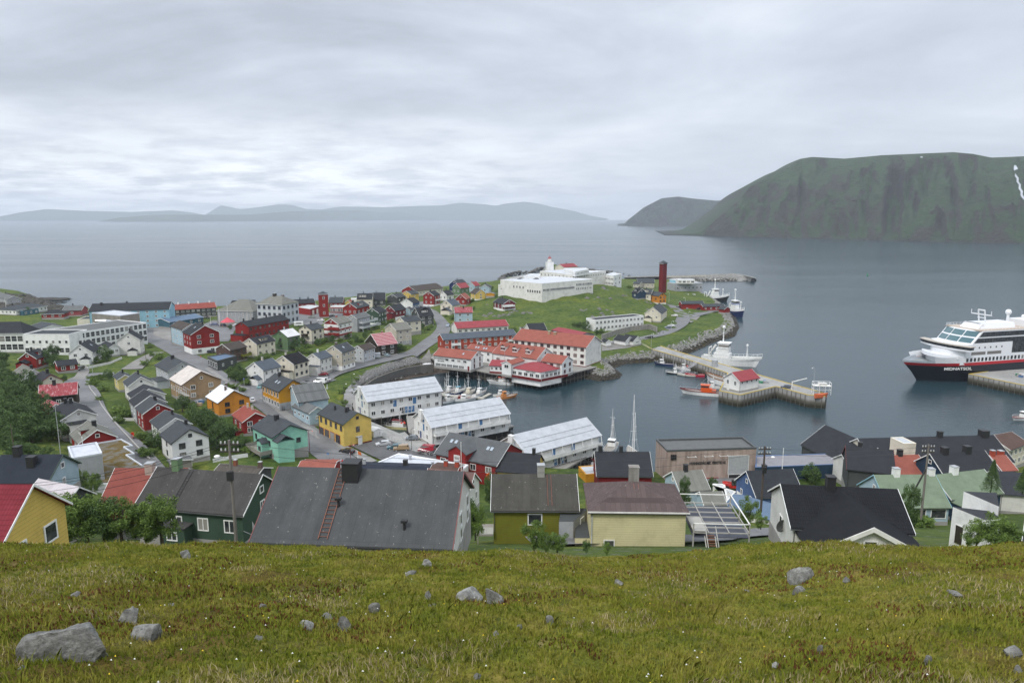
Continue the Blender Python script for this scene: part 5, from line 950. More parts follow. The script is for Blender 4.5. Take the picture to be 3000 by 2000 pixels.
# modern white house at right edge
R,L_,W_,h_,ri,gx,_=H('M',2290,1340,3000,1500,1750,3.2,'white',(.04,.042,.048),'white modern house with dark roof sloping off the right edge',pitch=29,F=None,Gw=None,ch=(),far=False,attic=False,zb=36)
flatb('M',[(2010,985),(1985,845),(1720,835),(1650,830)],5.0,'white',(.05,.052,.058),'white angular upper block with window on the modern house',zb=36,name='upper_block',cat='house extension',par=0,low=-2,wins={0:(1,1,.8,1)})
flatb('M',[(1860,1120),(2040,1105),(1900,1030),(1540,988)],4.0,'white',(.05,.052,.058),'white entrance block with dark open doorway on the modern house',zb=36,name='entrance_block',cat='house extension',par=0,low=-3,doors=((3,.3,.9,2.1,'dbrown','door'),))
from mathutils import noise as MN
# ---------------- quays, piles, walls ----------------
CQ = wallm((.33,.325,.31), 'quay'); WD = plain((.10,.09,.075), .9); RUB = plain(CL['black'], .7); YEL = plain((.5,.36,.04), .6)
def quay(T, pts, z, label, name='pier', cat='pier', low=-2, mat=None, kerb=True):
    w = [onz(*tp(T, *p), z)[:2] for p in pts]; R = empty(name, (float(w[0][0]), float(w[0][1]), 0), 0, label, cat); loc = [(float(p[0]-w[0][0]), float(p[1]-w[0][1])) for p in w]
    b = MB(); b.prism(loc, low, z-.05); b.build('quay_wall', mat or CQ, R); b = MB(); b.prism(loc, z-.05, z); b.build('deck', CON, R)
    n = len(loc); a = sum(loc[i-1][0]*loc[i][1]-loc[i][0]*loc[i-1][1] for i in range(n)); sg = 1 if a > 0 else -1
    if kerb:
        b = MB(); f = MB()
        for i in range(n):
            p, q = Vector(loc[i]), Vector(loc[(i+1) % n]); e = (q-p).normalized(); nr = Vector((-e.y, e.x))*sg; vs = [p+nr*.05, q+nr*.05, q+nr*.35, p+nr*.35]; b.prism([(x.x, x.y) for x in vs], z, z+.22+.004*(i % 3))
            L = (q-p).length
            for k in range(int(L/2.2)): c = p+e*(1.1+k*2.2)-nr*.1; f.bar((c.x, c.y, low+1.6), (c.x, c.y, z-.1), .13, n=5)
        b.build('kerb', YEL, R); f.build('fender_pile', WD, R)
    return R, loc
quay('L', [(275,205),(340,172),(560,255),(870,345),(1240,450),(1510,530),(1830,620),(2090,690),(2250,738),(2235,765),(2050,750),(1715,660),(1340,750),(1110,705),(1180,560),(1200,517),(900,415),(700,350),(415,270)], 4.8, 'long angled stone pier with yellow kerbs reaching into the harbour', name='pier', mat=CQ)
quay('F', [(1510,1100),(1950,1040),(2500,985),(3000,1200),(2700,1400),(2240,1250)], 4.2, 'grey cruise quay with yellow edge beside the passenger ship', name='ship_quay', cat='quay')
def piledeck(T, pts, z, label, tyres=True, wall=None):
    w = [onz(*tp(T, *p), z)[:2] for p in pts]; R = empty('wharf_deck', (float(w[0][0]), float(w[0][1]), 0), 0, label, 'wharf'); loc = [(float(p[0]-w[0][0]), float(p[1]-w[0][1])) for p in w]
    b = MB(); b.prism(loc, z-.45, z); b.build('deck', plain((.24,.23,.21), .85), R); b = MB(); t = MB(); n = len(loc)
    for i in range(n):
        p, q = Vector(loc[i]), Vector(loc[(i+1) % n]); L = (q-p).length; e = (q-p)/L
        for k in range(max(1, int(L/2.4))):
            c = p+e*(k+.5)*2.4
            if c.length > 400: continue
            b.bar((c.x, c.y, -3), (c.x, c.y, z-.4), .16, n=5)
            if tyres and k % 2 == 0: t.box(c.x-.35, c.x+.35, c.y-.35, c.y+.35, z-1.6, z-.7)
        b.bar((p.x, p.y, 1.6), (q.x, q.y, 1.6), .12, n=4)
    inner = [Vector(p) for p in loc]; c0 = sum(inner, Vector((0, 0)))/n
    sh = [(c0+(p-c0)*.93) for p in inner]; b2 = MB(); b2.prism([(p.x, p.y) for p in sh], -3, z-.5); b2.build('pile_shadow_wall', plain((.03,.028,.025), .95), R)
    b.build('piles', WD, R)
    if tyres: t.build('tyre_fender', RUB, R)
    return R
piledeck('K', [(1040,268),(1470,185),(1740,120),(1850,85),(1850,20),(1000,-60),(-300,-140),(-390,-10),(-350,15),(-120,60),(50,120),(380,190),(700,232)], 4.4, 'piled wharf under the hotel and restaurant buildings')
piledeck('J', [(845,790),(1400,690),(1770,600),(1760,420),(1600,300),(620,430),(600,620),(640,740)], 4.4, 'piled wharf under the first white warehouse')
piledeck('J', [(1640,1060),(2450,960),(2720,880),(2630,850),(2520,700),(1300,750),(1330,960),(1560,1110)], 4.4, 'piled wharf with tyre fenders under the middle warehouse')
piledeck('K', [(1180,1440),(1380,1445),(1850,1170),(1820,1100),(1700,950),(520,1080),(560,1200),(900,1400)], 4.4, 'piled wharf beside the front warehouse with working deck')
# sea wall round the inner basin, and the retaining wall below the white terrace
def wallstrip(T, pts, z0, z1, th, mat, name, label, cat='wall', zg=None):
    w = []
    for p in pts:
        q = onz(*tp(T, *p), zg) if zg is not None else ong(*tp(T, *p), 0); w.append(q)
    o = w[0]; R = empty(name, (float(o[0]), float(o[1]), float(o[2])), 0, label, cat); b = MB()
    for i in range(len(w)-1):
        a, c = Vector(w[i]-o), Vector(w[i+1]-o); e = Vector((c.x-a.x, c.y-a.y, 0)).normalized(); nn = Vector((-e.y, e.x, 0))*th/2; x = .003*(i % 2)
        v = [a-nn, c-nn, c+nn, a+nn]; b.add([(p.x, p.y, p.z+z0-x) for p in v]+[(p.x, p.y, p.z+z1-x) for p in v], [(3,2,1,0),(4,5,6,7),(0,1,5,4),(1,2,6,5),(2,3,7,6),(3,0,4,7)])
    b.build('wall_body' if name != 'handrail' else 'rail', mat, R); return R, w, o
STONE = roofm((.13,.125,.115), 'slate')
wallstrip('J', [(700,390),(790,320),(900,250),(1080,180),(1280,120),(1480,85),(1650,75)], -4.5, 0, 1.2, STONE, 'seawall', 'curved dark stone seawall round the head of the inner basin', zg=4.4)
def railing(T, pts, label, zg=None, h=1.05, col='dgrey'):
    w = [onz(*tp(T, *p), zg) if zg is not None else ong(*tp(T, *p), .15) for p in pts]; o = w[0]; R = empty('railing', tuple(map(float, o)), 0, label, 'railing'); b = MB(); p_ = MB()
    for i in range(len(w)-1):
        a, c = Vector(w[i]-o), Vector(w[i+1]-o); L = (c-a).length
        for z in (h, h*.55): b.bar(a+Vector((0,0,z)), c+Vector((0,0,z)), .05, n=4)
        for k in range(int(L/1.8)+1): q = a.lerp(c, k*1.8/L); p_.bar(q, q+Vector((0,0,h)), .05, n=4)
    b.build('rail', plain(cc(col)), R); p_.build('posts', plain(cc(col)), R); return R
railing('J', [(715,370),(790,305),(900,235),(1080,165),(1280,108),(1480,72),(1640,62)], 'dark posted railing along the curved seawall path', zg=4.5)
railing('J', [(950,1000),(1150,1090),(1330,1170),(1500,1230),(1700,1300)], 'long grey railing between the car park and the red van', zg=5.2, col='grey')
railing('J', [(500,1100),(700,1050),(840,1025)], 'short railing beside the yellow building and shelter', zg=5.2, col='grey')
railing('E', [(345,1245),(460,1310)], 'pale railing at the root of the stone pier', zg=4.9, col='lgrey')
wallstrip('D', [(1850,1190),(2050,1120),(2240,1075),(2470,1045),(2575,1085)], -.5, 3.0, .6, wallm(CL['concrete'],'concrete'), 'retaining_wall', 'concrete retaining wall with white top below the long white terrace')
wallstrip('G', [(1150,330),(1190,420),(1280,530),(1340,640),(1460,800),(1600,960),(1760,1130),(1900,1280),(1970,1340)], -.5, .7, .35, plain(CL['concrete']), 'roadside_wall', 'low mossy concrete wall along the right side of the left street')
wallstrip('A', [(1145,1255),(1290,1225),(1450,1190),(1600,1125)], -.3, 1.0, .12, wallm(CL['offw'],'vert'), 'picket_fence', 'white picket fence in front of the dark round tree', 'fence')
wallstrip('G', [(1490,800),(1640,815),(1810,818)], -.3, .9, .1, wallm(CL['offw'],'clap'), 'garden_fence', 'white rail fence across the lawn in the left row', 'fence')
wallstrip('I', [(780,1365),(900,1340),(1020,1320),(1240,1290)], -.3, 1.0, .12, wallm(CL['white'],'vert'), 'garden_fence', 'stepped white fence on the lawn below the mint house', 'fence')
# rubble: breakwater and revetments (uncountable boulders -> stuff)
def rockmesh(seed, n=1):
    r = random.Random(seed); bm = bmesh.new(); bmesh.ops.create_icosphere(bm, subdivisions=n, radius=1)
    for v in bm.verts: v.co *= .75+.5*r.random()
    s = Vector((1, .7+.4*r.random(), .5+.3*r.random())); 
    for v in bm.verts: v.co = Vector((v.co.x*s.x, v.co.y*s.y, v.co.z*s.z))
    me = bpy.data.meshes.new('rock'); bm.to_mesh(me); bm.free(); return me
def rock_arr(k):
    me = rockmesh(k, 1); v = np.array([x.co[:] for x in me.vertices]); f = np.array([p.vertices[:] for p in me.polygons]); bpy.data.meshes.remove(me); return v, f
RA = [rock_arr(100+i) for i in range(6)]
def fast_mesh(name, V, F, mats, mi=None, smooth=False):
    me = bpy.data.meshes.new(name); k = F.shape[1]; me.vertices.add(len(V)); me.vertices.foreach_set('co', V.astype(np.float32).ravel()); me.loops.add(F.size); me.loops.foreach_set('vertex_index', F.ravel().astype(np.int32))
    me.polygons.add(len(F)); me.polygons.foreach_set('loop_start', np.arange(0, F.size, k, dtype=np.int32))
    for m in mats: me.materials.append(m)
    if mi is not None: me.polygons.foreach_set('material_index', mi.astype(np.int32))
    if smooth: me.polygons.foreach_set('use_smooth', [True]*len(F))
    me.update(); me.validate(); return me
def scatter_rocks(name, P, smin, smax, label, mats, mfun=None):
    V, Fc, MI, o = [], [], [], 0
    for i, p in enumerate(P):
        v, f = RA[i % 6]; s = rng.uniform(smin, smax); a = rng.uniform(0, 6.28); c, s_ = math.cos(a), math.sin(a)
        vv = v*s; vv = np.stack([vv[:, 0]*c-vv[:, 1]*s_, vv[:, 0]*s_+vv[:, 1]*c, vv[:, 2]], 1)+p; V.append(vv); Fc.append(f+o); o += len(v); MI.append(np.full(len(f), mfun(p) if mfun else 0))
    return tag(put(name, fast_mesh(name, np.concatenate(V), np.concatenate(Fc), mats, np.concatenate(MI))), label, 'boulders', kind='stuff')
def rockm(c, nm):
    m, nt, b = newmat(nm); co = N(nt, 'NewGeometry').outputs['Position']; n = noise(nt, co, 1.1, 6, .7); n2 = noise(nt, co, 9, 6, .75)
    col = ramp(nt, n.outputs['Fac'], [(.3, sc(c, .5)), (.5, c), (.7, sc(c, 1.7))]).outputs[0]
    col = mix(nt, col, ramp(nt, n2.outputs['Fac'], [(.3, (.5,)*3), (.5, (1,)*3), (.7, (1.25,)*3)]).outputs[0], .8, 'MULTIPLY'); lk(nt, col, b.inputs['Base Color']); b.inputs['Roughness'].default_value = .9
    bump(nt, b, n2.outputs['Fac'], .8, .06); return m
MR1, MR2, MR3 = rockm((.21,.205,.19), 'pale_rock'), rockm((.035,.03,.022), 'weed_rock'), rockm((.26,.26,.25), 'boulder_rock')
def along(pts, n, wid):
    P = np.array(pts); d = np.hypot(*np.diff(P, axis=0).T); cum = np.concatenate([[0], np.cumsum(d)]); t = rng.uniform(0, cum[-1], n); x = np.interp(t, cum, P[:, 0]); y = np.interp(t, cum, P[:, 1])
    return x+rng.normal(0, wid, n), y+rng.normal(0, wid, n)
ix0 = LANDPX.index((2055,862)); ix1 = LANDPX.index((1900,1062))
sx_, sy_ = along(LAND[ix0:ix1+1], 5200, 6); sd = sdist(sx_, sy_); sz = ground(sx_, sy_); k = (sz > -.6) & (sz < 4.6) & (sd > -1) & (sd < 9.5); P1 = np.stack([sx_[k], sy_[k], sz[k]+.05], 1)
scatter_rocks('shore_boulders', P1, .35, .95, 'grey rubble slope with dark weed below along the shore road', [MR1, MR2], lambda p: 1 if p[2]+rng.normal(0, .35) < 1.7 else 0)
ix0 = LANDPX.index((1900,1062)); ix1 = LANDPX.index((1690,1106)); sx_, sy_ = along(LAND[ix0:ix1+1], 2200, 4); sd = sdist(sx_, sy_); sz = ground(sx_, sy_); k = (sz > -.6) & (sz < 4.2) & (sd > -1); P1 = np.stack([sx_[k], sy_[k], sz[k]], 1)
scatter_rocks('harbour_boulders', P1, .3, .8, 'rubble bank beside the hotel end wall', [MR1, MR2], lambda p: 1 if p[2]+rng.normal(0, .3) < 1.9 else 0)
sx_, sy_ = along(LAND[:LANDPX.index((1455,836))], 2400, 5); sz = ground(sx_, sy_); k = (sz > -.5) & (sz < 4); scatter_rocks('skerry_rocks', np.stack([sx_[k], sy_[k], sz[k]], 1), .7, 2.2, 'dark rocky shoreline behind the houses', [rockm((.06,.055,.045), 'dark_rock')])
sx_, sy_ = along(LAND[LANDPX.index((1455,836)):LANDPX.index((1900,815))], 700, 6); sz = ground(sx_, sy_); k = (sz > -.5) & (sz < 6); scatter_rocks('point_rocks', np.stack([sx_[k], sy_[k], sz[k]], 1), .8, 2.6, 'dark rocks at the seaward foot of the knoll', [rockm((.09,.085,.075), 'dark_rock2')])
# knoll outcrops
kx = rng.uniform(-30, 190, 2600); ky = rng.uniform(375, 600, 2600); kz = terr(kx, ky); cl_ = np.array([MN.noise(Vector((x*.045, y*.045, 3))) for x, y in zip(kx, ky)]); k = (cl_ > .235) & (kz > 7); scatter_rocks('outcrop_rocks', np.stack([kx[k], ky[k], kz[k]-.35], 1), .5, 2.3, 'scattered grey outcrops in the grass of the knoll', [rockm((.125,.12,.11), 'outcrop')])
P1 = []
for _ in range(800):
    u_, v_ = rng.uniform(-5, 185), rng.uniform(862, 912); q = ong(u_, v_, 0, False)
    if gz(q[0], q[1]) > -1: P1.append((q[0], q[1], gz(q[0], q[1])))
scatter_rocks('shore_crags', P1, .8, 2.4, 'dark crags on the low point at the far left shore', [rockm((.055,.05,.042), 'crag')])
# breakwater mound
bw = [onz(*tp('E', *p), 0) for p in [(150,400),(560,400),(800,425),(1200,425),(1560,425),(1800,415),(1855,408)]]
bx = [onz(*tp('E', *p), 4.5) for p in [(150,380),(560,368),(800,362),(1200,350),(1560,338),(1700,352),(1840,385)]]
b = MB(); vs = []
for a, t in zip(bw, bx):
    e = 14; vs += [(a[0], a[1]-2, -2), (a[0]*.5+t[0]*.5, a[1]*.5+t[1]*.5, 3.6), (t[0], t[1]+2, 5.0), (t[0], t[1]+8, 5.0), (t[0], t[1]+16, -2)]
b.add(vs, [(i*5+k, (i+1)*5+k, (i+1)*5+k+1, i*5+k+1) for i in range(6) for k in range(4)]+[(0,1,2,3,4), (34,33,32,31,30)])
tag(b.build('breakwater', MR1), 'long rubble breakwater reaching out to sea behind the red tower', 'breakwater')
P1 = []
for _ in range(2600):
    i = min(5, int(rng.uniform(0, 6))); t = rng.uniform(); q = rng.uniform(0, 3); r_ = int(q); a = np.array(vs[i*5+r_])*(1-t)+np.array(vs[(i+1)*5+r_])*t; c = np.array(vs[i*5+r_+1])*(1-t)+np.array(vs[(i+1)*5+r_+1])*t; f = q-r_; p = a*(1-f)+c*f
    if p[2] > -.6: P1.append(p)
scatter_rocks('breakwater_boulders', P1, .7, 1.5, 'loose grey boulders covering the breakwater', [MR1, MR2], lambda p: 1 if p[2] < 1.6+rng.normal(0, .5) else 0)
b = MB(); pp = [onz(*tp('E', *p), 5.2) for p in [(690,368),(900,360),(1200,352)]]
for i in range(2): b.bar(pp[i], pp[i+1], .6, n=4)
tag(b.build('breakwater_parapet', plain(CL['beige'])), 'pale concrete parapet on top of the breakwater', 'parapet')
# skerry at far left
for i, (u, v, s, lb) in enumerate([(150,878,10,'long dark skerry lying off the left shore'),(172,886,4,'tiny dark skerry near the left shore')]):
    me = rockmesh(55+i, 3); me.materials.append(rockm((.035,.032,.028), 'skerry')); o = put('skerry', me); q = onz(u, v, 0); o.location = tuple(map(float, q)); o.scale = (s*1.6, s*.9, s*.28); tag(o, lb, 'skerry')
# muddy beach of the inner basin
w = [onz(*tp('J', *p), z) for p, z in zip([(720,400),(900,260),(1080,190),(1280,130),(1480,95),(1700,85),(2000,110),(1900,200),(1700,230),(1400,280),(1000,420),(760,480)], [1.6,1.6,1.6,1.6,1.5,1.2,.6,-.2,-.3,-.3,-.3,-.1])]
b = MB(); n = len(w); c0 = sum(np.array(w))/n; 
bm = bmesh.new(); vv = [bm.verts.new(tuple(map(float, p))) for p in w]; bm.faces.new(vv); bmesh.ops.triangulate(bm, faces=bm.faces[:]); me = bpy.data.meshes.new('beach'); bm.to_mesh(me); bm.free(); me.materials.append(rockm((.055,.04,.028), 'weedy_mud')); tag(put('beach', me), kind='structure')
bx_ = rng.uniform(0, 1, 600); P1 = []
for t in bx_: i = int(t*5.99); f = rng.uniform(); g = rng.uniform(0, .8); a = w[i]*(1-f)+w[i+1]*f; P1.append(a*(1-g)+c0*g)
scatter_rocks('beach_stones', P1, .15, .5, 'dark weedy stones on the beach below the seawall', [MR2, MR1], lambda p: 1 if rng.uniform() > .75 else 0)
# ---------------- cars ----------------
def carpaint(c):
    key = ('car', c)
    if key not in MATS: m, nt, b = newmat('car_paint'); b.inputs['Base Color'].default_value = c4(c); b.inputs['Roughness'].default_value = .25; b.inputs['Coat Weight'].default_value = .6; MATS[key] = m
    return MATS[key]
CARM = {}
PROF = {'car': ([(0,.35),(.05,.75),(1.0,.92),(1.75,1.42),(3.3,1.45),(4.1,.98),(4.35,.8),(4.4,.35)], 4.4),
 'wagon': ([(0,.35),(.05,.8),(1.1,.95),(1.8,1.45),(3.9,1.5),(4.5,1.0),(4.6,.4),(4.6,.35)], 4.6),
 'hatch': ([(0,.35),(.05,.75),(.8,.95),(1.45,1.48),(3.1,1.5),(3.75,1.05),(3.85,.8),(3.85,.35)], 3.85),
 'jeep': ([(0,.5),(.05,1.0),(1.1,1.08),(1.6,1.75),(4.3,1.8),(4.5,1.1),(4.6,.9),(4.6,.5)], 4.6),
 'van': ([(0,.4),(.05,1.0),(.6,1.2),(1.3,2.15),(4.9,2.25),(5.0,1.2),(5.0,.8),(5.0,.4)], 5.0)}
def car_proto(kind, c):
    key = (kind, c)
    if key in CARM: return CARM[key]
    pr, L = PROF[kind]; W = .86 if kind != 'van' else .97; b = MB(); n = len(pr)
    vs = []
    for s in (-1, 1):
        for x, z in pr: w = W if z < 1.1 else W*.82; vs.append((x-L/2, s*w, z))
    b.add(vs, [tuple(range(n)), tuple(range(2*n-1, n-1, -1))]+[(i, n+i, n+(i+1) % n, (i+1) % n) for i in range(n)])
    body = b.mesh('body', carpaint(c)); g = MB(); (x2, z2), (x3, z3), (x4, z4), (x5, z5) = pr[2:6]
    e = .015
    def lerp(a, b_, t): return a+(b_-a)*t
    for s in (-1, 1):
        p = [(lerp(x2, x3, .25), lerp(z2, z3, .25)), (lerp(x2, x3, .88), lerp(z2, z3, .88)), (x4-.1, z4-.1), (lerp(x4, x5, .7), lerp(z4, z5, .7))]
        q = [(x-L/2, s*((W if z < 1.1 else W*.82)+e+.03*(1.5-z)), z) for x, z in p]; g.add(q, [(0,1,2,3) if s < 0 else (3,2,1,0)])
    for (xa, za), (xb, zb_) in (((x2, z2), (x3, z3)), ((x4, z4), (x5, z5))):
        q = []
        for t in (.12, .92):
            x, z = lerp(xa, xb, t), lerp(za, zb_, t); w = lerp(W, W*.82, t if xa < L/2 else 1-t)-.08; q += [(x-L/2-(.02 if xa < L/2 else -.02), -w, z+.015), (x-L/2-(.02 if xa < L/2 else -.02), w, z+.015)]
        g.add([q[0], q[1], q[3], q[2]], [(0,1,2,3)])
    gl = g.mesh('glazing', glassm()); wb = MB(); wb.bar((0,-.11,0), (0,.11,0), .32, n=12); wb.bar((0,-.12,0), (0,.12,0), .17, n=8, mi=1); wh = wb.mesh('wheel', [RUB, plain(CL['steel'], .4)])
    lb = MB(); lb.box(-.04,.04,-.18,.18,-.08,.08); li = lb.mesh('light', plain((.7,.7,.68), .2)); tl_ = lb.mesh('light', plain((.3,.01,.01), .3))
    CARM[key] = (body, gl, wh, li, tl_, L, W); return CARM[key]
def car(T, x, y, deg, kind, c, label, z=None, name='parked_car', cat='car', group='cars parked in the town'):
    p = ong(*tp(T, x, y)) if z is None else onz(*tp(T, x, y), z); c = cc(c)
    zz1 = max(float(p[2]), gz(p[0], p[1]))+.24 if z is None else z
    R = empty(name, (float(p[0]), float(p[1]), zz1), math.radians(deg), label, cat, group); body, gl, wh, li, tl_, L, W = car_proto(kind, c)
    put('body', body, R); put('glazing', gl, R)
    for sx in (-L/2+.8, L/2-.85):
        for sy in (-1, 1): o = put('wheel', wh, R); o.location = (sx, sy*(W-.08), .32)
    for sy in (-1, 1): o = put('headlight', li, R); o.location = (-L/2+.02, sy*(W-.28), .68); o = put('tail_light', tl_, R); o.location = (L/2-.01, sy*(W-.22), .75)
    return R
WH_, SI, BK, BL, RD = (.7,.7,.7), (.45,.46,.47), (.02,.02,.022), (.03,.06,.14), (.2,.015,.02)
for a in [('J',1000,1150,20,'wagon',SI,'silver estate car in the middle of the harbour car park'),('J',1235,1215,10,'jeep',(.30,.21,.12),'tan off-road car parked against the railing'),('J',1150,1195,12,'wagon',(.03,.1,.12),'dark teal estate car behind the tan off-road car'),
('J',1570,1235,-15,'van',(.32,.012,.03),'red van parked beside the railing near the red house'),('J',1680,1275,-20,'car',BK,'black car just behind the red van'),
 ('J',525,1250,-22,'wagon',BK,'black estate car driving down the main road'),('J',640,450,8,'wagon',SI,'silver car before the tall beige house'),('J',805,405,10,'hatch',(.10,.11,.12),'dark grey car before the blue-grey house'),('J',210,230,15,'car',RD,'dark red car under the white house steps'),
 ('J',170,330,-8,'van',(.75,.75,.75),'white panel van at the bayside lawn'),('J',240,300,-20,'car',SI,'silver car behind the white panel van'),('J',95,385,-12,'hatch',WH_,'white car parked next to the blue-black car on the bay'),('J',110,365,-18,'car',BL,'dark blue car behind the white car on the bay'),
 ('C',1035,1320,-30,'wagon',(.25,.33,.36),'pale blue car below the brown checkered-roof house'),('C',1600,675,5,'car',WH_,'white car at the top of the curving road'),('C',1848,925,85,'hatch',(.35,.42,.5),'light blue car beside the red-roofed grey house'),
 ('C',60,815,5,'car',(.22,.24,.2),'grey-green pickup in front of the garages'),('C',320,800,5,'car',BK,'black car on the square by the red link building'),('C',180,860,12,'car',WH_,'white car alone on the square'),('C',240,1035,0,'car',BL,'dark blue car behind the striped house wall'),('C',510,785,0,'wagon',(.1,.1,.11),'dark car tucked against the red office house'),
 ('B',735,1050,10,'car',(.015,.015,.03),'dark navy car outside the red gabled shop'),('B',790,690,5,'wagon',(.1,.12,.2),'blue-grey car at the funfair corner'),('B',900,700,0,'car',BL,'dark blue van-like car by the flagpoles'),('B',1060,705,20,'hatch',WH_,'white car beside the red tent'),('B',690,600,5,'car',BK,'black car before the long grey terrace'),('B',1265,705,0,'car',SI,'silver car at the end of the red terrace'),
 ('A',1055,1275,95,'wagon',(.05,.055,.05),'dark car parked beside the low red cabin'),('I',1290,575,-60,'hatch',WH_,'white car behind the orange house'),('I',1410,395,80,'hatch',(.12,.25,.25),'teal bus-like car by the ochre shop house'),
 ('E',790,885,-15,'car',WH_,'white car on the verge of the shore road'),('E',705,1040,15,'car',(.12,.15,.18),'grey-blue car below the garage wall'),('E',745,1020,15,'car',WH_,'white car next to the grey-blue car below the wall'),('E',450,1170,8,'wagon',(.04,.045,.05),'dark car driving on the shore road'),
 ('E',845,770,5,'car',BK,'dark car at the sheds junction'),('E',1100,795,5,'car',BK,'dark car before the long red quay shed'),('E',1215,800,5,'wagon',(.06,.07,.09),'dark grey car before the lower quay shed'),('E',780,530,20,'car',BK,'dark car under the blue end block'),
 ('D',1860,1245,10,'car',BK,'black car left of the small white shed'),('D',2010,1240,5,'car',SI,'silver car between shed and garages'),('D',2085,1235,5,'hatch',BK,'black hatchback nearest the garages')]:
    car(*a)
car('J', 1375, 1065, 5, 'hatch', (.16,.18,.20), 'grey hatchback in front of the middle warehouse', z=4.58)
car('L', 1825, 675, -18, 'wagon', (.09,.10,.13), 'dark blue-grey estate car alone on the stone pier', z=4.8)
for i, (x, y, lb) in enumerate([(780,400,'black car on the roof parking of the white complex'),(985,400,'dark car by the rear block of the white complex'),(830,402,'white car on the yard of the white complex')]): car('D', x, y, 5, 'car', (BK, BK, WH_)[i], lb, z=26.5)
# red telehandler by the workshop
p = ong(*tp('R', 965, 725)); R = empty('telehandler', (float(p[0]), float(p[1]), gz(p[0], p[1])+.2), math.radians(-10), 'red telehandler parked before the open workshop gate', 'telehandler'); b = MB(); b.box(-2.2,2.2,-.9,.9,.6,1.3); b.box(-2.4,-1.2,-.9,.9,1.3,1.6); b.build('body', carpaint((.45,.02,.02)), R)
b = MB(); b.box(-.4,.9,-.95,-.1,1.3,2.5); b.build('cab', glassm(), R); b = MB(); b.bar((-2,.5,1.7),(2.6,.5,1.2),.16,n=4); b.build('boom', plain((.4,.03,.02)), R)
for sx in (-1.4,1.4):
    for sy in (-1,1): b = MB(); b.bar((sx,sy*1.0-.2,.55),(sx,sy*1.0+.2,.55),.6,n=14); b.build('wheel', RUB, R)
# ---------------- boats ----------------
def hullmesh(L, B, D, sheer=.9, mats=None, band=True, rake=.12, zdk=0):
    """bow at +x; waterline z=0; returns MB with hull (0), band (1)"""
    b = MB(); ns = 14; rings = []
    for i in range(ns+1):
        t = i/ns; x = -L/2+L*t; wdt = B/2*(1-max(0, (t-.55)/.45)**2.2)*(.86+.14*min(1, t/.25)); wl = B/2*.9*(1-max(0, (t-.45)/.5)**1.8 if t < .95 else 0)*(.85+.15*min(1, t/.2)); wl = max(wl, 0); wdt = max(wdt, .03)
        z = D*(1+sheer*max(0, t-.35)**2*1.2+.12*max(0, .3-t)); xs = x+(L*rake*.9*max(0, t-.6)/.4)
        rings.append([(x, 0, -D*.5), (x, -wl*.8, -D*.4), (x, -wl, 0), ((x+xs)/2, -(wl*.45+wdt*.55), z*.55), (xs-(xs-x)*.05, -wdt*.98, z*.8), (xs, -wdt, z)])
    for s in (1, -1):
        vs = [(p[0], p[1]*s, p[2]) for r in rings for p in r]; k = 6; fs = []; ms = []
        for i in range(ns):
            for j in range(5): f = (i*k+j, (i+1)*k+j, (i+1)*k+j+1, i*k+j+1); b.add([vs[q] for q in f], [(0,1,2,3) if s > 0 else (3,2,1,0)], 2 if j < 2 else (1 if j == 4 and band else 0))
        b.add([vs[j] for j in range(k)]+[(vs[0][0], 0, vs[5][2]*1.0)], [tuple(range(k))[::-1]+(6,) if False else ((6,)+tuple(range(k-1, -1, -1)) if s > 0 else tuple(range(k))+(6,))], 0)
    dk = MB(); top = [(r[5][0], r[5][1]*.97, r[5][2]-D*.22) for r in rings]; n = len(top)
    for i in range(ns): a, c = top[i], top[i+1]; dk.add([a, c, (c[0], -c[1], c[2]), (a[0], -a[1], a[2])], [(0,1,2,3)])
    return b, dk, rings
BOATN = [0]
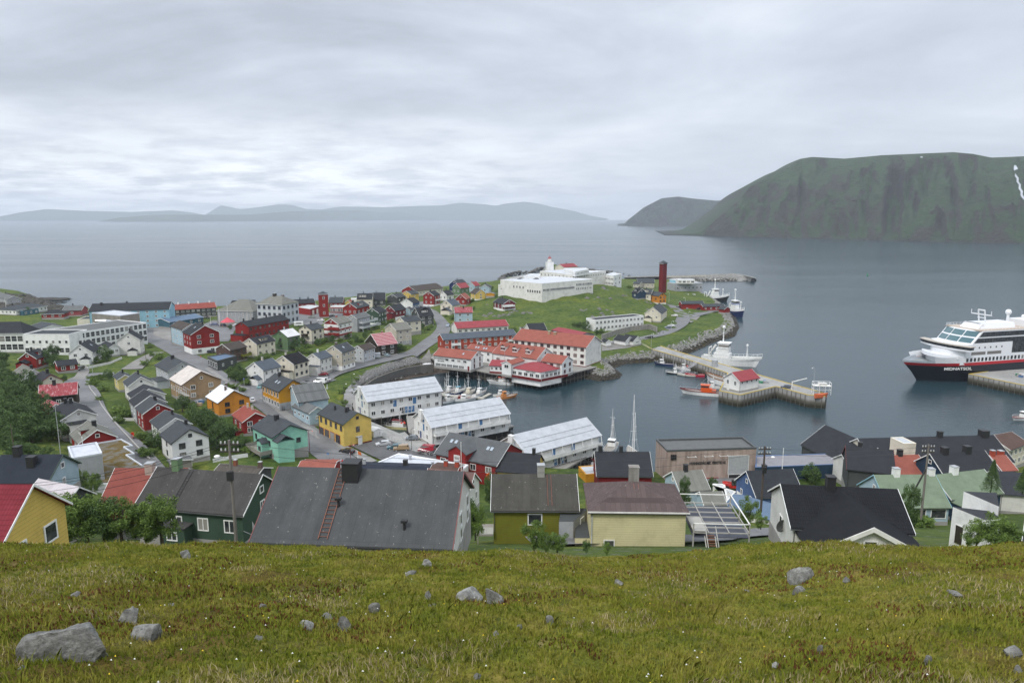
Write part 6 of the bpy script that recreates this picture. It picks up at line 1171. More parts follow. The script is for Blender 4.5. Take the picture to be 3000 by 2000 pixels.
def boat(T, x, y, deg, L, hullc, band, label, bottom='dred', house='white', hx=-.05, hl=.22, hh=2.0, mast=6, mast2=0, roofc=None, D=None, B=None, name='fishing_boat', cat='fishing boat', deckc='wood', poles=True, buoys=0, group='boats moored in the harbour', z=0):
    p = onz(*tp(T, x, y), 0.0); R = empty(name, (float(p[0]), float(p[1]), z), math.radians(deg), label, cat, group); B = B or L*.3; D = D or L*.11
    h, dk, rings = hullmesh(L, B, D); h.build('hull', [plain(cc(hullc), .4), plain(cc(band), .4), plain(cc(bottom), .5)], R, True); dk.build('deck', plain(cc(deckc), .8), R); zd = D*.85
    x0, x1 = L*hx-L*hl/2, L*hx+L*hl/2; w = B*.32; b = MB(); b.box(x0, x1, -w, w, zd, zd+hh*.55, 0); b.box(x0+(x1-x0)*.25, x1-.1, -w*.92, w*.92, zd+hh*.55, zd+hh, 0); wh = b.build('wheelhouse', plain(cc(house), .4), R)
    b = MB(); b.box(x0+(x1-x0)*.3, x1-.07, -w*.95, w*.95, zd+hh*.66, zd+hh*.88); b.build('window_band', glassm(), wh); b = MB(); b.box(x0+(x1-x0)*.15, x1+.25, -w*1.02, w*1.02, zd+hh, zd+hh+.12); b.build('wheelhouse_roof', plain(cc(roofc or house), .4), wh)
    if mast: m = MB(); mx_ = x0+(x1-x0)*.4; m.bar((mx_,0,zd+hh),(mx_,0,zd+hh+mast),.09,.05,n=6); m.bar((mx_,-.9,zd+hh+mast*.7),(mx_,.9,zd+hh+mast*.7),.05,n=4); m.bar((mx_,0,zd+hh+mast*.95),(x1+L*.18,0,D*1.4),.025,n=3); m.bar((mx_-.5,-.6,zd+hh),(mx_,0,zd+hh+mast*.7),.05,n=4); m.bar((mx_-.5,.6,zd+hh),(mx_,0,zd+hh+mast*.7),.05,n=4); m.sphere((mx_,0,zd+hh+mast*.45),.28,6,4); m.build('mast', plain((.6,.6,.6), .4), R)
    if mast2: m = MB(); m.bar((-L*.38,0,zd),(-L*.38,0,zd+mast2),.09,.05,n=6); m.bar((-L*.38,0,zd+mast2*.9),(-L*.05,0,zd+hh+1),.05,n=4); m.bar((-L*.38,-B*.3,zd),(-L*.38,0,zd+mast2*.75),.05,n=4); m.bar((-L*.38,B*.3,zd),(-L*.38,0,zd+mast2*.75),.05,n=4); m.build('aft_mast', plain((.55,.55,.52), .5), R)
    r = MB(); pr = None
    for i in range(7, len(rings)):
        for s in (1, -1): q = rings[i][5]; r.bar((q[0], q[1]*s, q[2]), (q[0], q[1]*s, q[2]+.8), .03, n=3); 
        if pr:
            for s in (1, -1): r.bar((pr[0], pr[1]*s, pr[2]+.8), (q[0], q[1]*s, q[2]+.8), .03, n=3)
        pr = rings[i][5]
    r.build('bow_rail', plain((.6,.6,.6)), R)
    if buoys:
        for i in range(buoys): b = MB(); b.sphere((-L*.3+i*.6, (-1)**i*.5, zd+1.2), .38, 8, 6); b.build('buoy', plain((.6,.06,.03), .4), R)
    return R
for a in [('J',1865,450,60,8,'white','red','white boat with red bottom, leftmost at the floating dock',dict(bottom='red',mast=6.5,mast2=6.5)),
 ('J',1985,455,58,8.5,'navy','white','dark blue hulled boat second from the left at the floating dock',dict(bottom='navy',mast=6.5,mast2=6,roofc=(.1,.3,.4))),('J',2125,470,62,8.5,'cream','cream','cream fishing boat with brown bottom and big radar domes',dict(bottom='ochre',mast=6,mast2=6.5,house='cream')),
 ('K',250,475,58,8.5,'white','navy','white boat with dark red bottom, rightmost at the floating dock',dict(bottom='dred',mast=5.5)),
 ('K',550,335,172,11.5,'white','white','white fishing boat with red deck canopy before the restaurant',dict(bottom='offw',mast=5,mast2=6,roofc=(.55,.06,.03),hl=.4,buoys=2)),
 ('K',520,492,15,6,'white','white','small white cabin boat rafted outside the orange boat',dict(bottom='grey',mast=0,hh=1.8)),('K',600,518,25,8,(.5,.19,.05),(.5,.19,.05),'orange wooden boat in the middle of the inner harbour',dict(bottom='brown',mast=0,house=(.5,.19,.05),hx=-.15)),
 ('J',1180,915,170,10,(.55,.5,.25),'white','yellow-green fishing boat with pink buoys between the warehouses',dict(bottom='olive',mast=6,mast2=7,roofc='maroon',hl=.4,buoys=3)),
 ('J',1850,570,40,9,'white','white','white boat with tall rigging behind the middle warehouse roof',dict(mast=9,mast2=7)),
 ('J',2010,545,10,7,(.4,.02,.03),'red','red open boat on the near side of the floating dock',dict(bottom='dred',mast=0,house='red',hh=.9)),('J',2060,548,8,9,'white','white','white launch half hidden behind the middle warehouse roof',dict(mast=0,hh=1.4)),
 ('K',1960,1215,-110,12,'white','white','white fishing boat with tall mast and red buoys at the quay end',dict(bottom='offw',mast=10,mast2=9,buoys=3,hl=.2,hx=-.2)),('K',1740,1440,-75,9,'white','white','white boat with ochre bottom moored under the piled quay',dict(bottom='ochre',mast=3,roofc='red',buoys=1)),
 ('L',535,435,158,9,'navy','navy','dark blue workboat with white cabin beneath the pier',dict(bottom='navy',mast=3,hx=.15)),('L',630,525,160,6.5,'black','white','black-hulled boat with small white wheelhouse by the pontoon',dict(bottom='black',mast=3,house='white',hx=-.1)),
 ('L',730,480,150,7.5,'white','white','white boat with orange deck gear against the pier wall',dict(bottom='offw',mast=4.5,buoys=2)),('L',860,548,170,8,(.5,.01,.04),(.5,.01,.04),'crimson rigid boat at the pontoon below the gangway',dict(bottom='black',mast=0,house='dgrey',hh=.9,hl=.15)),
 ('L',1120,630,118,15,'white',(.25,.12,.06),'wooden cutter with brown hull and ochre mast behind the rescue boat',dict(bottom='brown',mast=0,mast2=11,hx=-.3,hl=.15,D=2.6)),('L',1030,672,160,7,'white','white','small white boat alongside the rescue boat',dict(mast=3.5,roofc='white')),
 ('Z',2995,1228,200,9,'white','pinkr','small white and red boat at the far right edge',dict(mast=0))]:
    boat(*a[:8], **a[8])
# rescue boat
R = boat('L', 925, 745, 162, 21, 'white', 'dred', 'white rescue boat with bright orange cabin moored at the pier head', bottom='black', house=(.62,.09,.01), hx=-.12, hl=.3, hh=4.2, mast=5, D=2.3, B=5.5, roofc=(.62,.09,.01), name='rescue_boat', cat='rescue boat')
b = MB(); b.box(-8,-4.4,-1.5,1.5,1.9,3.5); b.build('aft_cabin', plain((.62,.09,.01), .4), R); b = MB(); b.box(-8.03,-4.6,-1.53,1.53,2.6,3.2); b.build('cabin_window', glassm(), R)
b = MB()
for i in range(14): b.bar((-9+i*1.3,-2.7,.7),(-8.2+i*1.3,-2.7,.7),.22,n=6)
b.build('fender', plain((.75,.75,.72)), R); R.scale = (.7,.7,.7)
# trawlers
def trawler(T, x, y, deg, L, hullc, label, bottom, house='white', D=4, bh=.3, bx=-.05, z=0, mastd=True, accent=None):
    p = onz(*tp(T, x, y), 0.0); R = empty('trawler', (float(p[0]), float(p[1]), z), math.radians(deg), label, 'trawler', 'trawlers moored in the harbour'); B = L*.24
    h, dk, rg = hullmesh(L, B, D, sheer=1.1); h.build('hull', [plain(cc(hullc), .4), plain(cc('white'), .4), plain(cc(bottom), .5)], R, True); dk.build('deck', plain((.3,.32,.3), .8), R); zd = D*.85; w = B*.38; x0, x1 = L*(bx-bh/2), L*(bx+bh/2)
    b = MB(); b.box(x0,x1,-w,w,zd,zd+2.6); b.box(x0+1,x1-.6,-w*.95,w*.95,zd+2.6,zd+5); wh = b.build('superstructure', plain(cc(house), .4), R)
    b = MB(); b.box(x0+2,x1-.8,-w*1.05,w*1.05,zd+5,zd+7.6); br = b.build('bridge', plain(CL['white'], .4), R); b = MB(); b.box(x0+2.2,x1-.74,-w*1.07,w*1.07,zd+5.9,zd+7.0); b.build('window_band', glassm(), br); b = MB(); b.box(x0+1.6,x1-.2,-w*1.15,w*1.15,zd+7.6,zd+7.9); b.build('bridge_roof', plain(CL['white']), br)
    if accent: b = MB(); b.box(x0+2,x1-.7,-w*1.09,w*1.09,zd+5.0,zd+5.5); b.build('stripe', plain(accent), br)
    m = MB(); mx_ = (x0+x1)/2; m.bar((mx_,0,zd+7.8),(mx_,0,zd+15),.35,.15,n=6)
    for k in (9.5,11,12.5,14): m.bar((mx_,-1.5,zd+k),(mx_,1.5,zd+k),.08,n=4)
    m.sphere((mx_,0,zd+15.4),.8,8,6); m.build('radar_mast', plain(CL['white'], .4), R)
    m = MB(); m.bar((L*.33,0,zd),(L*.33,0,zd+8),.4,.2,n=6); m.bar((L*.33,-1.2,zd+7),(L*.33,1.2,zd+7),.2,n=4); m.sphere((L*.33,0,zd+7.4),.6,6,4); m.build('foremast', plain(CL['white'], .4), R)
    m = MB(); m.bar((-L*.36,-w,zd),(-L*.36,-w,zd+5),.25,n=5); m.bar((-L*.36,w,zd),(-L*.36,w,zd+5),.25,n=5); m.bar((-L*.36,-w,zd+5),(-L*.36,w,zd+5),.25,n=5); m.bar((x0,w*.6,zd+6),(x0-L*.12,w*.6,zd+1),.5,.3,n=6); m.build('gantry', plain(CL['offw'], .5), R)
    m = MB()
    for i in range(8,15):
        for s in (1,-1): q = rg[i][5]; m.bar((q[0],q[1]*s,q[2]),(q[0],q[1]*s,q[2]+1.1),.06,n=3); q2 = rg[i-1][5]; m.bar((q2[0],q2[1]*s,q2[2]+1.1),(q[0],q[1]*s,q[2]+1.1),.06,n=3)
    m.build('railing', plain(CL['white']), R); return R
trawler('L', 1210, 425, -30, 26, 'white', 'big white fishing trawler moored on the outer side of the stone pier', 'dred', D=3.6, bx=-.12)
trawler('E', 1310, 690, 10, 23, 'black', 'white and red trawler moored behind the long red quay shed', 'dred', D=4, bx=.0)
trawler('E', 1590, 880, -75, 18, 'navy', 'blue-hulled trawler with blue-banded bridge at the shore quay', 'navy', D=4.5, bx=-.1, bh=.45, accent=(.02,.08,.35))
# pier-head bits
p = onz(*tp('L', 2180, 735), 4.8); R = empty('davit_station', tuple(map(float, p)), math.radians(-10), 'white steel lifeboat davit station at the very end of the stone pier', 'davit station'); b = MB()
for x in (-4,-1,2,5):
    for y in (-2,2): b.bar((x,y,0),(x,y,7.5),.14,n=4)
for z in (3,5.4,7.5): b.bar((-4,-2,z),(5,-2,z),.12,n=4); b.bar((-4,2,z),(5,2,z),.12,n=4); b.bar((-4,-2,z),(-4,2,z),.12,n=4); b.bar((5,-2,z),(5,2,z),.12,n=4)
b.build('frame', plain(CL['white'], .5), R); b = MB(); b.box(-4.2,5.2,-2.2,2.2,5.3,5.5); b.box(-1,3,-1.5,1.5,5.5,7); b.build('platform', plain(CL['offw']), R); R.scale = (.7,.7,.62)
R = empty('lifeboat', tuple(map(float, onz(*tp('L', 2190, 765), 4.6))), math.radians(12), 'orange enclosed lifeboat hanging at the pier end', 'lifeboat'); h, dk, rg = hullmesh(10, 3.4, 2.2, sheer=.3); h.build('hull', plain((.55,.13,.05), .4), R, True); b = MB(); b.sphere((0,0,1.6),1.6,12,8); me = b.mesh('canopy', plain((.55,.13,.05), .4), True); o = put('canopy', me, R); o.scale = (2.6, 1, .75); dk.build('deck', plain((.5,.13,.05)), R); R.scale = (.5,.5,.5)
p = onz(*tp('L', 1880, 690), 4.8); b = MB(); b.bar((0,0,0),(0,0,3.2),.25,n=8); b.bar((0,0,3.1),(7,1,4.0),.2,n=5); R = empty('jib_crane', tuple(map(float, p)), .2, 'small white jib crane beside the dark car on the pier', 'crane'); b.build('crane_body', plain(CL['offw']), R)
p = onz(*tp('L', 1062, 445), 4.8); b = MB(); b.bar((0,0,0),(0,0,3),1.4,n=12); tag(b.build('cylinder_tank', plain(CL['grey']), None, M=Matrix.Translation(p)), 'grey round tank standing on the pier edge', 'tank')
b = MB(); a1, a2 = onz(*tp('L', 690, 520), .8), onz(*tp('L', 880, 405), 4.9); 
for dy in (-.6,.6): b.bar(Vector(a1)+Vector((dy,0,0)), Vector(a2)+Vector((dy,0,0)), .1, n=4); b.bar(Vector(a1)+Vector((dy,0,1)), Vector(a2)+Vector((dy,0,1)), .06, n=4)
for i in range(14): q = Vector(a1).lerp(Vector(a2), i/13); b.bar(q+Vector((-.6,0,0)), q+Vector((.6,0,0)), .08, n=4); b.bar(q+Vector((-.6,0,0)), q+Vector((-.6,0,1)), .05, n=4)
tag(b.build('gangway', plain(CL['steel'], .5)), 'aluminium gangway sloping from the pier to the pontoon', 'gangway')
def dock(T, pts, label, z=.6, wd=2.5):
    w = [onz(*tp(T, *p), z) for p in pts]; o = w[0]; R = empty('floating_dock', (float(o[0]), float(o[1]), 0), 0, label, 'floating dock'); b = MB(); f = MB()
    for i in range(len(w)-1):
        a, c = Vector(w[i]-o), Vector(w[i+1]-o); e = Vector((c.x-a.x, c.y-a.y, 0)).normalized(); nn = Vector((-e.y, e.x, 0))*wd/2
        b.prism([(q.x, q.y) for q in (a-nn, c-nn, c+nn, a+nn)], .2, z); f.prism([(q.x, q.y) for q in (a-nn*.8, c-nn*.8, c+nn*.8, a+nn*.8)], -.4, .2)
    b.build('decking', plain((.36,.34,.29), .8), R); f.build('float', plain(CL['grey']), R)
dock('J', [(1760,475),(2010,490),(2320,515)], 'long timber floating dock with four boats moored on it')
dock('L', [(680,520),(760,535),(860,540)], 'small pontoon at the foot of the gangway')
dock('K', [(290,505),(385,455)], 'narrow finger pontoon ending in a blue-grey float', wd=1.5)
# sailing yacht (masts seen above the boathouse roof)
p = onz(1858, 1345, 0); R = empty('sailing_yacht', tuple(map(float, p)), math.radians(95), 'white sailing yacht whose two tall masts stand above the boathouse roof', 'sailing yacht'); h, dk, rg = hullmesh(13, 3.6, 1.4); h.build('hull', plain(CL['white'], .3), R, True); dk.build('deck', plain(CL['wood']), R)
for x, hgt in ((2.0, 19.5), (.3, 14.5)):
    b = MB(); b.bar((x,0,1),(x,0,hgt),.16,.1,n=6)
    for k in (.42,.7): b.bar((x,-1.1*(1.2-k),hgt*k),(x,1.1*(1.2-k),hgt*k),.05,n=4); 
    for s in (-1,1): b.bar((x,s*1.5,1),(x,s*.7,hgt*.42),.025,n=3); b.bar((x,s*.7,hgt*.42),(x,0,hgt),.025,n=3)
    b.build('mast', plain((.7,.7,.7), .3), R)
# green channel buoy
p = onz(2541, 808, 0); b = MB(); b.bar((0,0,-.5),(0,0,1),1.3,n=10); b.bar((0,0,1),(0,0,4.2),.7,.2,n=6); tag(b.build('channel_buoy', plain((.03,.2,.1)), None, M=Matrix.Translation(p)), 'small green channel buoy far out on the water', 'buoy')
# ---------------- the passenger ship ----------------
SA = math.radians(SHIPANG); p = onz(*SHIPPX, 0.0)
S = empty('passenger_ship', (float(p[0]), float(p[1]), 0), SA+math.pi, 'large black, red and white passenger ship moored at the cruise quay', 'ship')
# local: bow at x=0 pointing +x is forward ; hull extends to -x. y>0 is the starboard... near side is found by sign
LS, BS = 130, 19.0; HB = BS/2
def hw(x, z):  # half width at distance aft of stem
    t = max(0, min(1, -x/(34-z*.8))); return HB*(1-(1-t)**2.3)*(1 if z > 3 else .93)
zs = [-3, 0, 1.2, 4.5, 7.6, 8.9, 11.6]; xsn = [0,-1.5,-3,-5,-8,-11,-15,-20,-26,-34,-50,-80,-LS]
def stem(z): return [ -1.5, 0, .7, 3.5, 6.8, 8.2, 9.5][zs.index(z)]
def ring(z): return [(stem(z)+x*(1 if x > -40 else 1), hw(x, z), z) for x in xsn]
rr = [ring(z) for z in zs]
def shell(a, c, xs_from=0):
    b = MB()
    for s in (1, -1):
        for i in range(xs_from, len(xsn)-1):
            q = [rr[a][i], rr[a][i+1], rr[c][i+1], rr[c][i]]; q = [(x, y*s, z) for x, y, z in q]; b.add(q, [(3,2,1,0) if s > 0 else (0,1,2,3)])
    return b
SW = plain((.72,.73,.75), .35, name='ship_white', var=.03); SB = plain((.008,.010,.018), .3, name='ship_black', var=.1); SR = plain((.42,.012,.02), .35, var=.05)
hb = MB()
for a in (1, 2, 3): q = shell(a, a+1); hb.add(q.v, q.f)
def cap(b, r): 
    n = len(r); b.add([(x, y, z) for x, y, z in r]+[(x, -y, z) for x, y, z in r[::-1]], [tuple(range(2*n))])
hb.build('hull', SB, S, True); shell(0, 1).build('boot_topping', plain((.12,.02,.03), .5), S); shell(4, 5).build('red_stripe', SR, S)
b = shell(5, 6, 5); b.build('white_topsides', SW, S)
b = MB(); r8 = [(x, y*.98, 8.0) for x, y, z in rr[4]]; cap(b, r8); b.build('foredeck', plain((.28,.3,.3)), S)
b = MB()  # grey bow bulwark
for s in (1, -1):
    for i in range(0, 6):
        q = [(rr[5][i][0], rr[5][i][1]*s, 8.9), (rr[5][i+1][0], rr[5][i+1][1]*s, 8.9), (rr[5][i+1][0]+.3, rr[5][i+1][1]*s*1.02, 9.9), (rr[5][i][0]+.5, rr[5][i][1]*s*1.02, 9.9)]
        b.add(q, [(3,2,1,0) if s > 0 else (0,1,2,3)]); q2 = [(x-.15, y*.985, z) for x, y, z in q]; b.add(q2, [(0,1,2,3) if s > 0 else (3,2,1,0)])
b.build('bow_bulwark', plain((.4,.44,.48), .4), S); b = shell(4, 5); b.v = [(x-.1, y*.97, z) for x, y, z in b.v]; b.f = [f[::-1] for f in b.f]; b.build('bulwark_lining', plain((.4,.44,.48), .4), S)
def curved(b, x0, bulge, hwid, z0, z1, xb, slope=0, n=10):
    """block with curved front; front at x0 centre, xb aft end"""
    pts = [(x0-bulge*(abs(t)**2.2), hwid*t) for t in np.linspace(-1, 1, n)]; lo = pts+[(xb, hwid), (xb, -hwid)]; N_ = len(lo); sl = slope*(z1-z0)
    up = [(x-sl if i < n else x, y) for i, (x, y) in enumerate(lo)]
    b.add([(x, y, z0) for x, y in lo]+[(x, y, z1) for x, y in up], [tuple(range(N_))[::-1], tuple(range(N_, 2*N_))]+[(i, (i+1) % N_, N_+(i+1) % N_, N_+i) for i in range(N_)])
b = MB(); curved(b, -9.5, 4, HB-.2, 8.0, 11.6, -LS+6); curved(b, -11, 5, HB-.2, 11.6, 14.2, -LS+8); ss = b.build('superstructure', SW, S)
b = MB(); curved(b, -6.5, 5, HB+.15, 10.8, 12.2, -12); b.build('breakwater_screen', SW, S)
b = MB(); curved(b, -12.5, 3.5, HB-.2, 14.2, 16.9, -LS+10); curved(b, -17, 2, HB-.3, 16.9, 22.6, -LS+14, slope=.95); b.build('upper_decks', SW, S)
b = MB(); curved(b, -11.3, 2.6, 13.0, 14.4, 16.4, -15.8); br = b.build('bridge', SW, S); b = MB(); curved(b, -11.2, 2.6, 13.05, 15.2, 16.3, -15.9); b.build('bridge_windows', glassm(), br); b = MB(); curved(b, -10.8, 2.6, 13.4, 16.4, 16.7, -16.4); b.build('bridge_roof', plain((.42,.38,.33)), br)
# slanted glass front, two rows of three, and black side glass
GL = plain((.06,.13,.15), .08, name='ship_glass', var=.25, scale=2.5)
for r0, r1 in ((.08,.44),(.54,.92)):
    for a, c in ((-.92,-.36),(-.31,.31),(.36,.92)):
        b = MB(); n = 4
        for k in range(n):
            t0, t1 = a+(c-a)*k/n, a+(c-a)*(k+1)/n; q = []
            for t, r in ((t0, r0),(t1, r0),(t1, r1),(t0, r1)): z = 16.9+5.7*r; q.append((-17-2*abs(t)**2.2-.95*5.7*r+.12, (HB-.3)*t, z+.05))
            b.add(q, [(0,1,2,3)])
        b.build('front_window', GL, S)
for s in (1, -1):
    y = s*(HB-.24); o_ = s*.04
    for x0, x1, z0, z1, sl in ((-20,-62,17.4,19.4,.95),(-22.6,-60,20.0,22.1,.95)):
        b = MB(); vs = [(x0, y+o_, z0),(x1, y+o_, z0),(x1-(2 if z0 > 19 else 0), y+o_, z1),(x0-sl*(z1-z0), y+o_, z1)]; b.add(vs, [(0,1,2,3) if s < 0 else (3,2,1,0)]); b.build('side_glass', glassm(), S)
    b = MB(); vs = [(-42, y+s*.1, 12.2),(-53, y+s*.1, 12.2),(-53, y+s*.1, 17.5),(-42, y+s*.1, 17.5)]; b.add(vs, [(0,1,2,3) if s < 0 else (3,2,1,0)]); b.build('atrium_glass', glassm(), S)
    for i in range(26):
        b = MB(); x = -17-i*2.1; b.box(x-.55, x+.55, s*(HB+.0)-.12, s*(HB+.0)+.06*s+.06, 9.3, 10.9); b.build('cabin_window', glassm(), S)
    for i in range(6):
        b = MB(); x = -20-i*3.2; b.bar((x, y-.1*s, 15.3), (x, y+.08*s, 15.3), .42, n=8); b.build('porthole', glassm(), S)
    for x0, x1 in ((-19,-27),(-28,-36),(-56,-68)):
        b = MB(); b.box(min(x0,x1), max(x0,x1), min(y-.3*s, y+.06*s), max(y-.3*s, y+.06*s), 12.1, 13.5); b.build('promenade_opening', plain((.16,.15,.14)), S)
    for i in range(3):
        b = MB(); b.bar((-60.5, y+s*.9, 12.6+i*1.0),(-57.5, y+s*.9, 12.6+i*1.0),.45,n=8); b.build('liferaft', plain(CL['white']), S)
    b = MB(); b.sphere((0,0,0),1.6,10,6); o = put('lifeboat', b.mesh('lifeboat', plain((.7,.32,.03), .4), True), S); o.location = (-68, y+s*1.2, 15.3); o.scale = (3.3, 1, .95)
b = MB(); b.box(-LS+16,-23,-HB+.4,HB-.4,22.6,22.75); b.build('sun_deck', plain((.42,.34,.27), .8), S)
b = MB(); b.extr_x([(-5,22.75),(-4,25),(4,25),(5,22.75)], -48, -28); curved(b, -25.5, 1, 4.6, 22.75, 25, -30, slope=1.2, n=6); b.build('deckhouse', SW, S)
b = MB()
for s in (-1, 1):
    for k in range(20): b.bar((-23.5-k*2, s*(HB-.6), 22.75), (-23.5-k*2, s*(HB-.6), 23.9), .05, n=3)
    for z in (23.3, 23.9): b.bar((-23.5, s*(HB-.6), z), (-62, s*(HB-.6), z), .04, n=3)
for z in (23.3, 23.9): b.bar((-23.5, -HB+.6, z), (-23.5, HB-.6, z), .05, n=3)
b.build('railing', SW, S)
b = MB(); b.bar((-34,-1.6,25),(-33,-1.6,30.5),.3,n=6); b.bar((-34,1.6,25),(-33,1.6,30.5),.3,n=6); b.bar((-33,-1.6,30.5),(-33,1.6,30.5),.3,n=6); b.bar((-33.3,-5,28.5),(-33.3,5,28.5),.25,n=6); b.bar((-33.5,-2,27),(-33.5,2,27),.2,n=6); b.bar((-33,-5,28.5),(-33,-5,30.4),.15,n=5); b.bar((-33,5,28.5),(-33,5,30.4),.15,n=5); b.build('radar_mast', SW, S)
b = MB(); b.bar((-49,0,24),(-49,0,28),.6,n=8); b.sphere((-49,0,29),1.3,12,8); b.build('satellite_dome', SW, S)
b = MB(); b.bar((-62,-3,24),(-62,-3,25.5),.4,n=8); b.sphere((-62,-3,26.2),.8,10,6); b.build('satellite_dome', SW, S)
b = MB(); b.box(-75,-54,-4,4,22.75,25.6); b.build('funnel_block', SW, S); b = MB(); b.box(-80,-70,-3,3,25.6,32); b.build('funnel', SB, S)
for s in (1, -1):
    rz = -SA; y = s*hw(-14, 6)+s*.1
    a = math.pi if s > 0 else 0
    ang_ = math.atan2(hw(-22,6)-hw(-15,6), 7)
    o = text_on(S, 'MIDNATSOL', (-13, s*(hw(-18.5,6.3)+.3), 6.3), a+(ang_ if s < 0 else -ang_), 1.7, 'white', sx=1.35, bold=.03)
# people
def person(T, x, y, deg, top, legs, label, z=None, bag=None, hair='dbrown'):
    p = ong(*tp(T, x, y)) if z is None else onz(*tp(T, x, y), z); zz1 = (gz(p[0], p[1])+.3) if z is None else z
    R = empty('person', (float(p[0]), float(p[1]), zz1), math.radians(deg), label, 'person', 'people walking in the town'); bm = bmesh.new()
    pts = [(0,0,.95,.15),(0,0,1.2,.14),(0,0,1.42,.17),(0,0,1.53,.06),(0,.01,1.66,.1),(0,0,1.76,.085),(-.09,.0,.9,.1),(-.11,.12,.5,.07),(-.11,.02,.08,.05),(-.11,.16,.04,.04),(.09,0,.9,.1),(.11,-.08,.5,.07),(.11,-.2,.08,.05),(.11,-.08,.04,.04),(-.2,0,1.42,.065),(-.27,.0,1.15,.05),(-.26,.1,.9,.035),(.2,0,1.42,.065),(.27,-.02,1.15,.05),(.26,.06,.9,.035)]
    ed = [(0,1),(1,2),(2,3),(3,4),(4,5),(0,6),(6,7),(7,8),(8,9),(0,10),(10,11),(11,12),(12,13),(2,14),(14,15),(15,16),(2,17),(17,18),(18,19)]
    me = bpy.data.meshes.new('body'); me.from_pydata([q[:3] for q in pts], ed, []); o = bpy.data.objects.new('body', me); COL.objects.link(o); m = o.modifiers.new('s', 'SKIN'); 
    if not me.skin_vertices: bpy.context.view_layer.objects.active = o
    for i, q in enumerate(pts): me.skin_vertices[0].data[i].radius = (q[3], q[3])
    me.skin_vertices[0].data[0].use_root = True; o.modifiers.new('u', 'SUBSURF').levels = 1; bpy.context.view_layer.update()
    e = bpy.data.meshes.new_from_object(o.evaluated_get(bpy.context.evaluated_depsgraph_get())); bpy.data.objects.remove(o); e.materials.clear()
    for mm in (plain(cc(legs)), plain(cc(top)), plain((.42,.26,.18))): e.materials.append(mm)
    for f in e.polygons: zc_ = f.center.z; f.material_index = 2 if zc_ > 1.52 or (abs(f.center.x) > .2 and zc_ < .95) else (1 if zc_ > .92 else 0)
    e.name = 'body'; put('body', e, R); b = MB(); b.sphere((0,-.02,1.74),.11,8,5); b.build('hair', plain(cc(hair)), R); return R
PB = [('J',875,775,10,'blue','navy','person in dark blue standing on the first warehouse deck',4.4),('J',930,770,30,(.45,.02,.02),'navy','person in a red jacket on the first warehouse deck',4.4),('E',595,1118,80,'black','dgrey','walker in dark clothes on the shore road, the one nearer the garages',None),('E',638,1112,80,'black','navy','walker in dark clothes on the shore road, the one nearer the parked cars',None),
 ('J',285,255,0,'dblue','dgrey','person in blue beside the white panel van',None),('I',1690,700,120,'black','dgrey','pedestrian in dark clothes on the pavement by the pale blue building',None),('I',1715,698,120,'teal','black','pedestrian in teal walking beside the pale blue building',None),('K',1435,1255,40,'dgrey','black','dock worker bending over nets on the front warehouse deck',4.4),
 ('J',345,1400,20,(.5,.02,.03),'navy','red-jacketed person left of the pair on the main road',None),('J',425,1412,0,(.5,.02,.03),'navy','red-jacketed person on the main road, left one of the close pair',None),('J',462,1408,0,(.5,.02,.03),'black','red-jacketed person on the main road, right one of the close pair',None)]
for a in PB: person(*a[:7], z=a[7])
# ---------------- poles, lamps, flags ----------------
def pole(T, x, y, hgt, label, kind='lamp', z=None, col='dgrey', deg=0, r=.09):
    p = ong(*tp(T, x, y)) if z is None else onz(*tp(T, x, y), z); z0 = gz(p[0], p[1]) if z is None else z
    nm = {'lamp':'street_lamp','flag':'flagpole','wood':'utility_pole','sign':'traffic_sign'}[kind]; R = empty(nm, (float(p[0]), float(p[1]), z0), math.radians(deg), label, nm.replace('_', ' '), {'lamp':'street lamps along the roads','flag':'flagpoles','wood':'wooden utility poles','sign':'traffic signs'}[kind])
    b = MB(); b.bar((0,0,-.5),(0,0,hgt),r,r*.7,n=6)
    if kind == 'lamp': b.bar((0,0,hgt),(.5,0,hgt+.35),r*.6,n=5); b.bar((.5,0,hgt+.35),(1.0,0,hgt+.1),r*.6,n=5); b.build('pole', plain(cc(col)), R); c = MB(); c.bar((1.0,0,hgt+.12),(1.0,0,hgt-.15),.12,.28,n=8); c.build('lamp_head', plain((.5,.2,.18) if col == 'maroon' else CL['offw']), R)
    elif kind == 'sign': b.build('pole', plain(CL['grey']), R); c = MB(); c.bar((0,-.03,hgt-.3),(0,.03,hgt-.3),.32,n=12); c.build('sign_plate', plain(cc(col), .4), R)
    else: b.build('pole', plain(cc(col)), R)
    return R, hgt
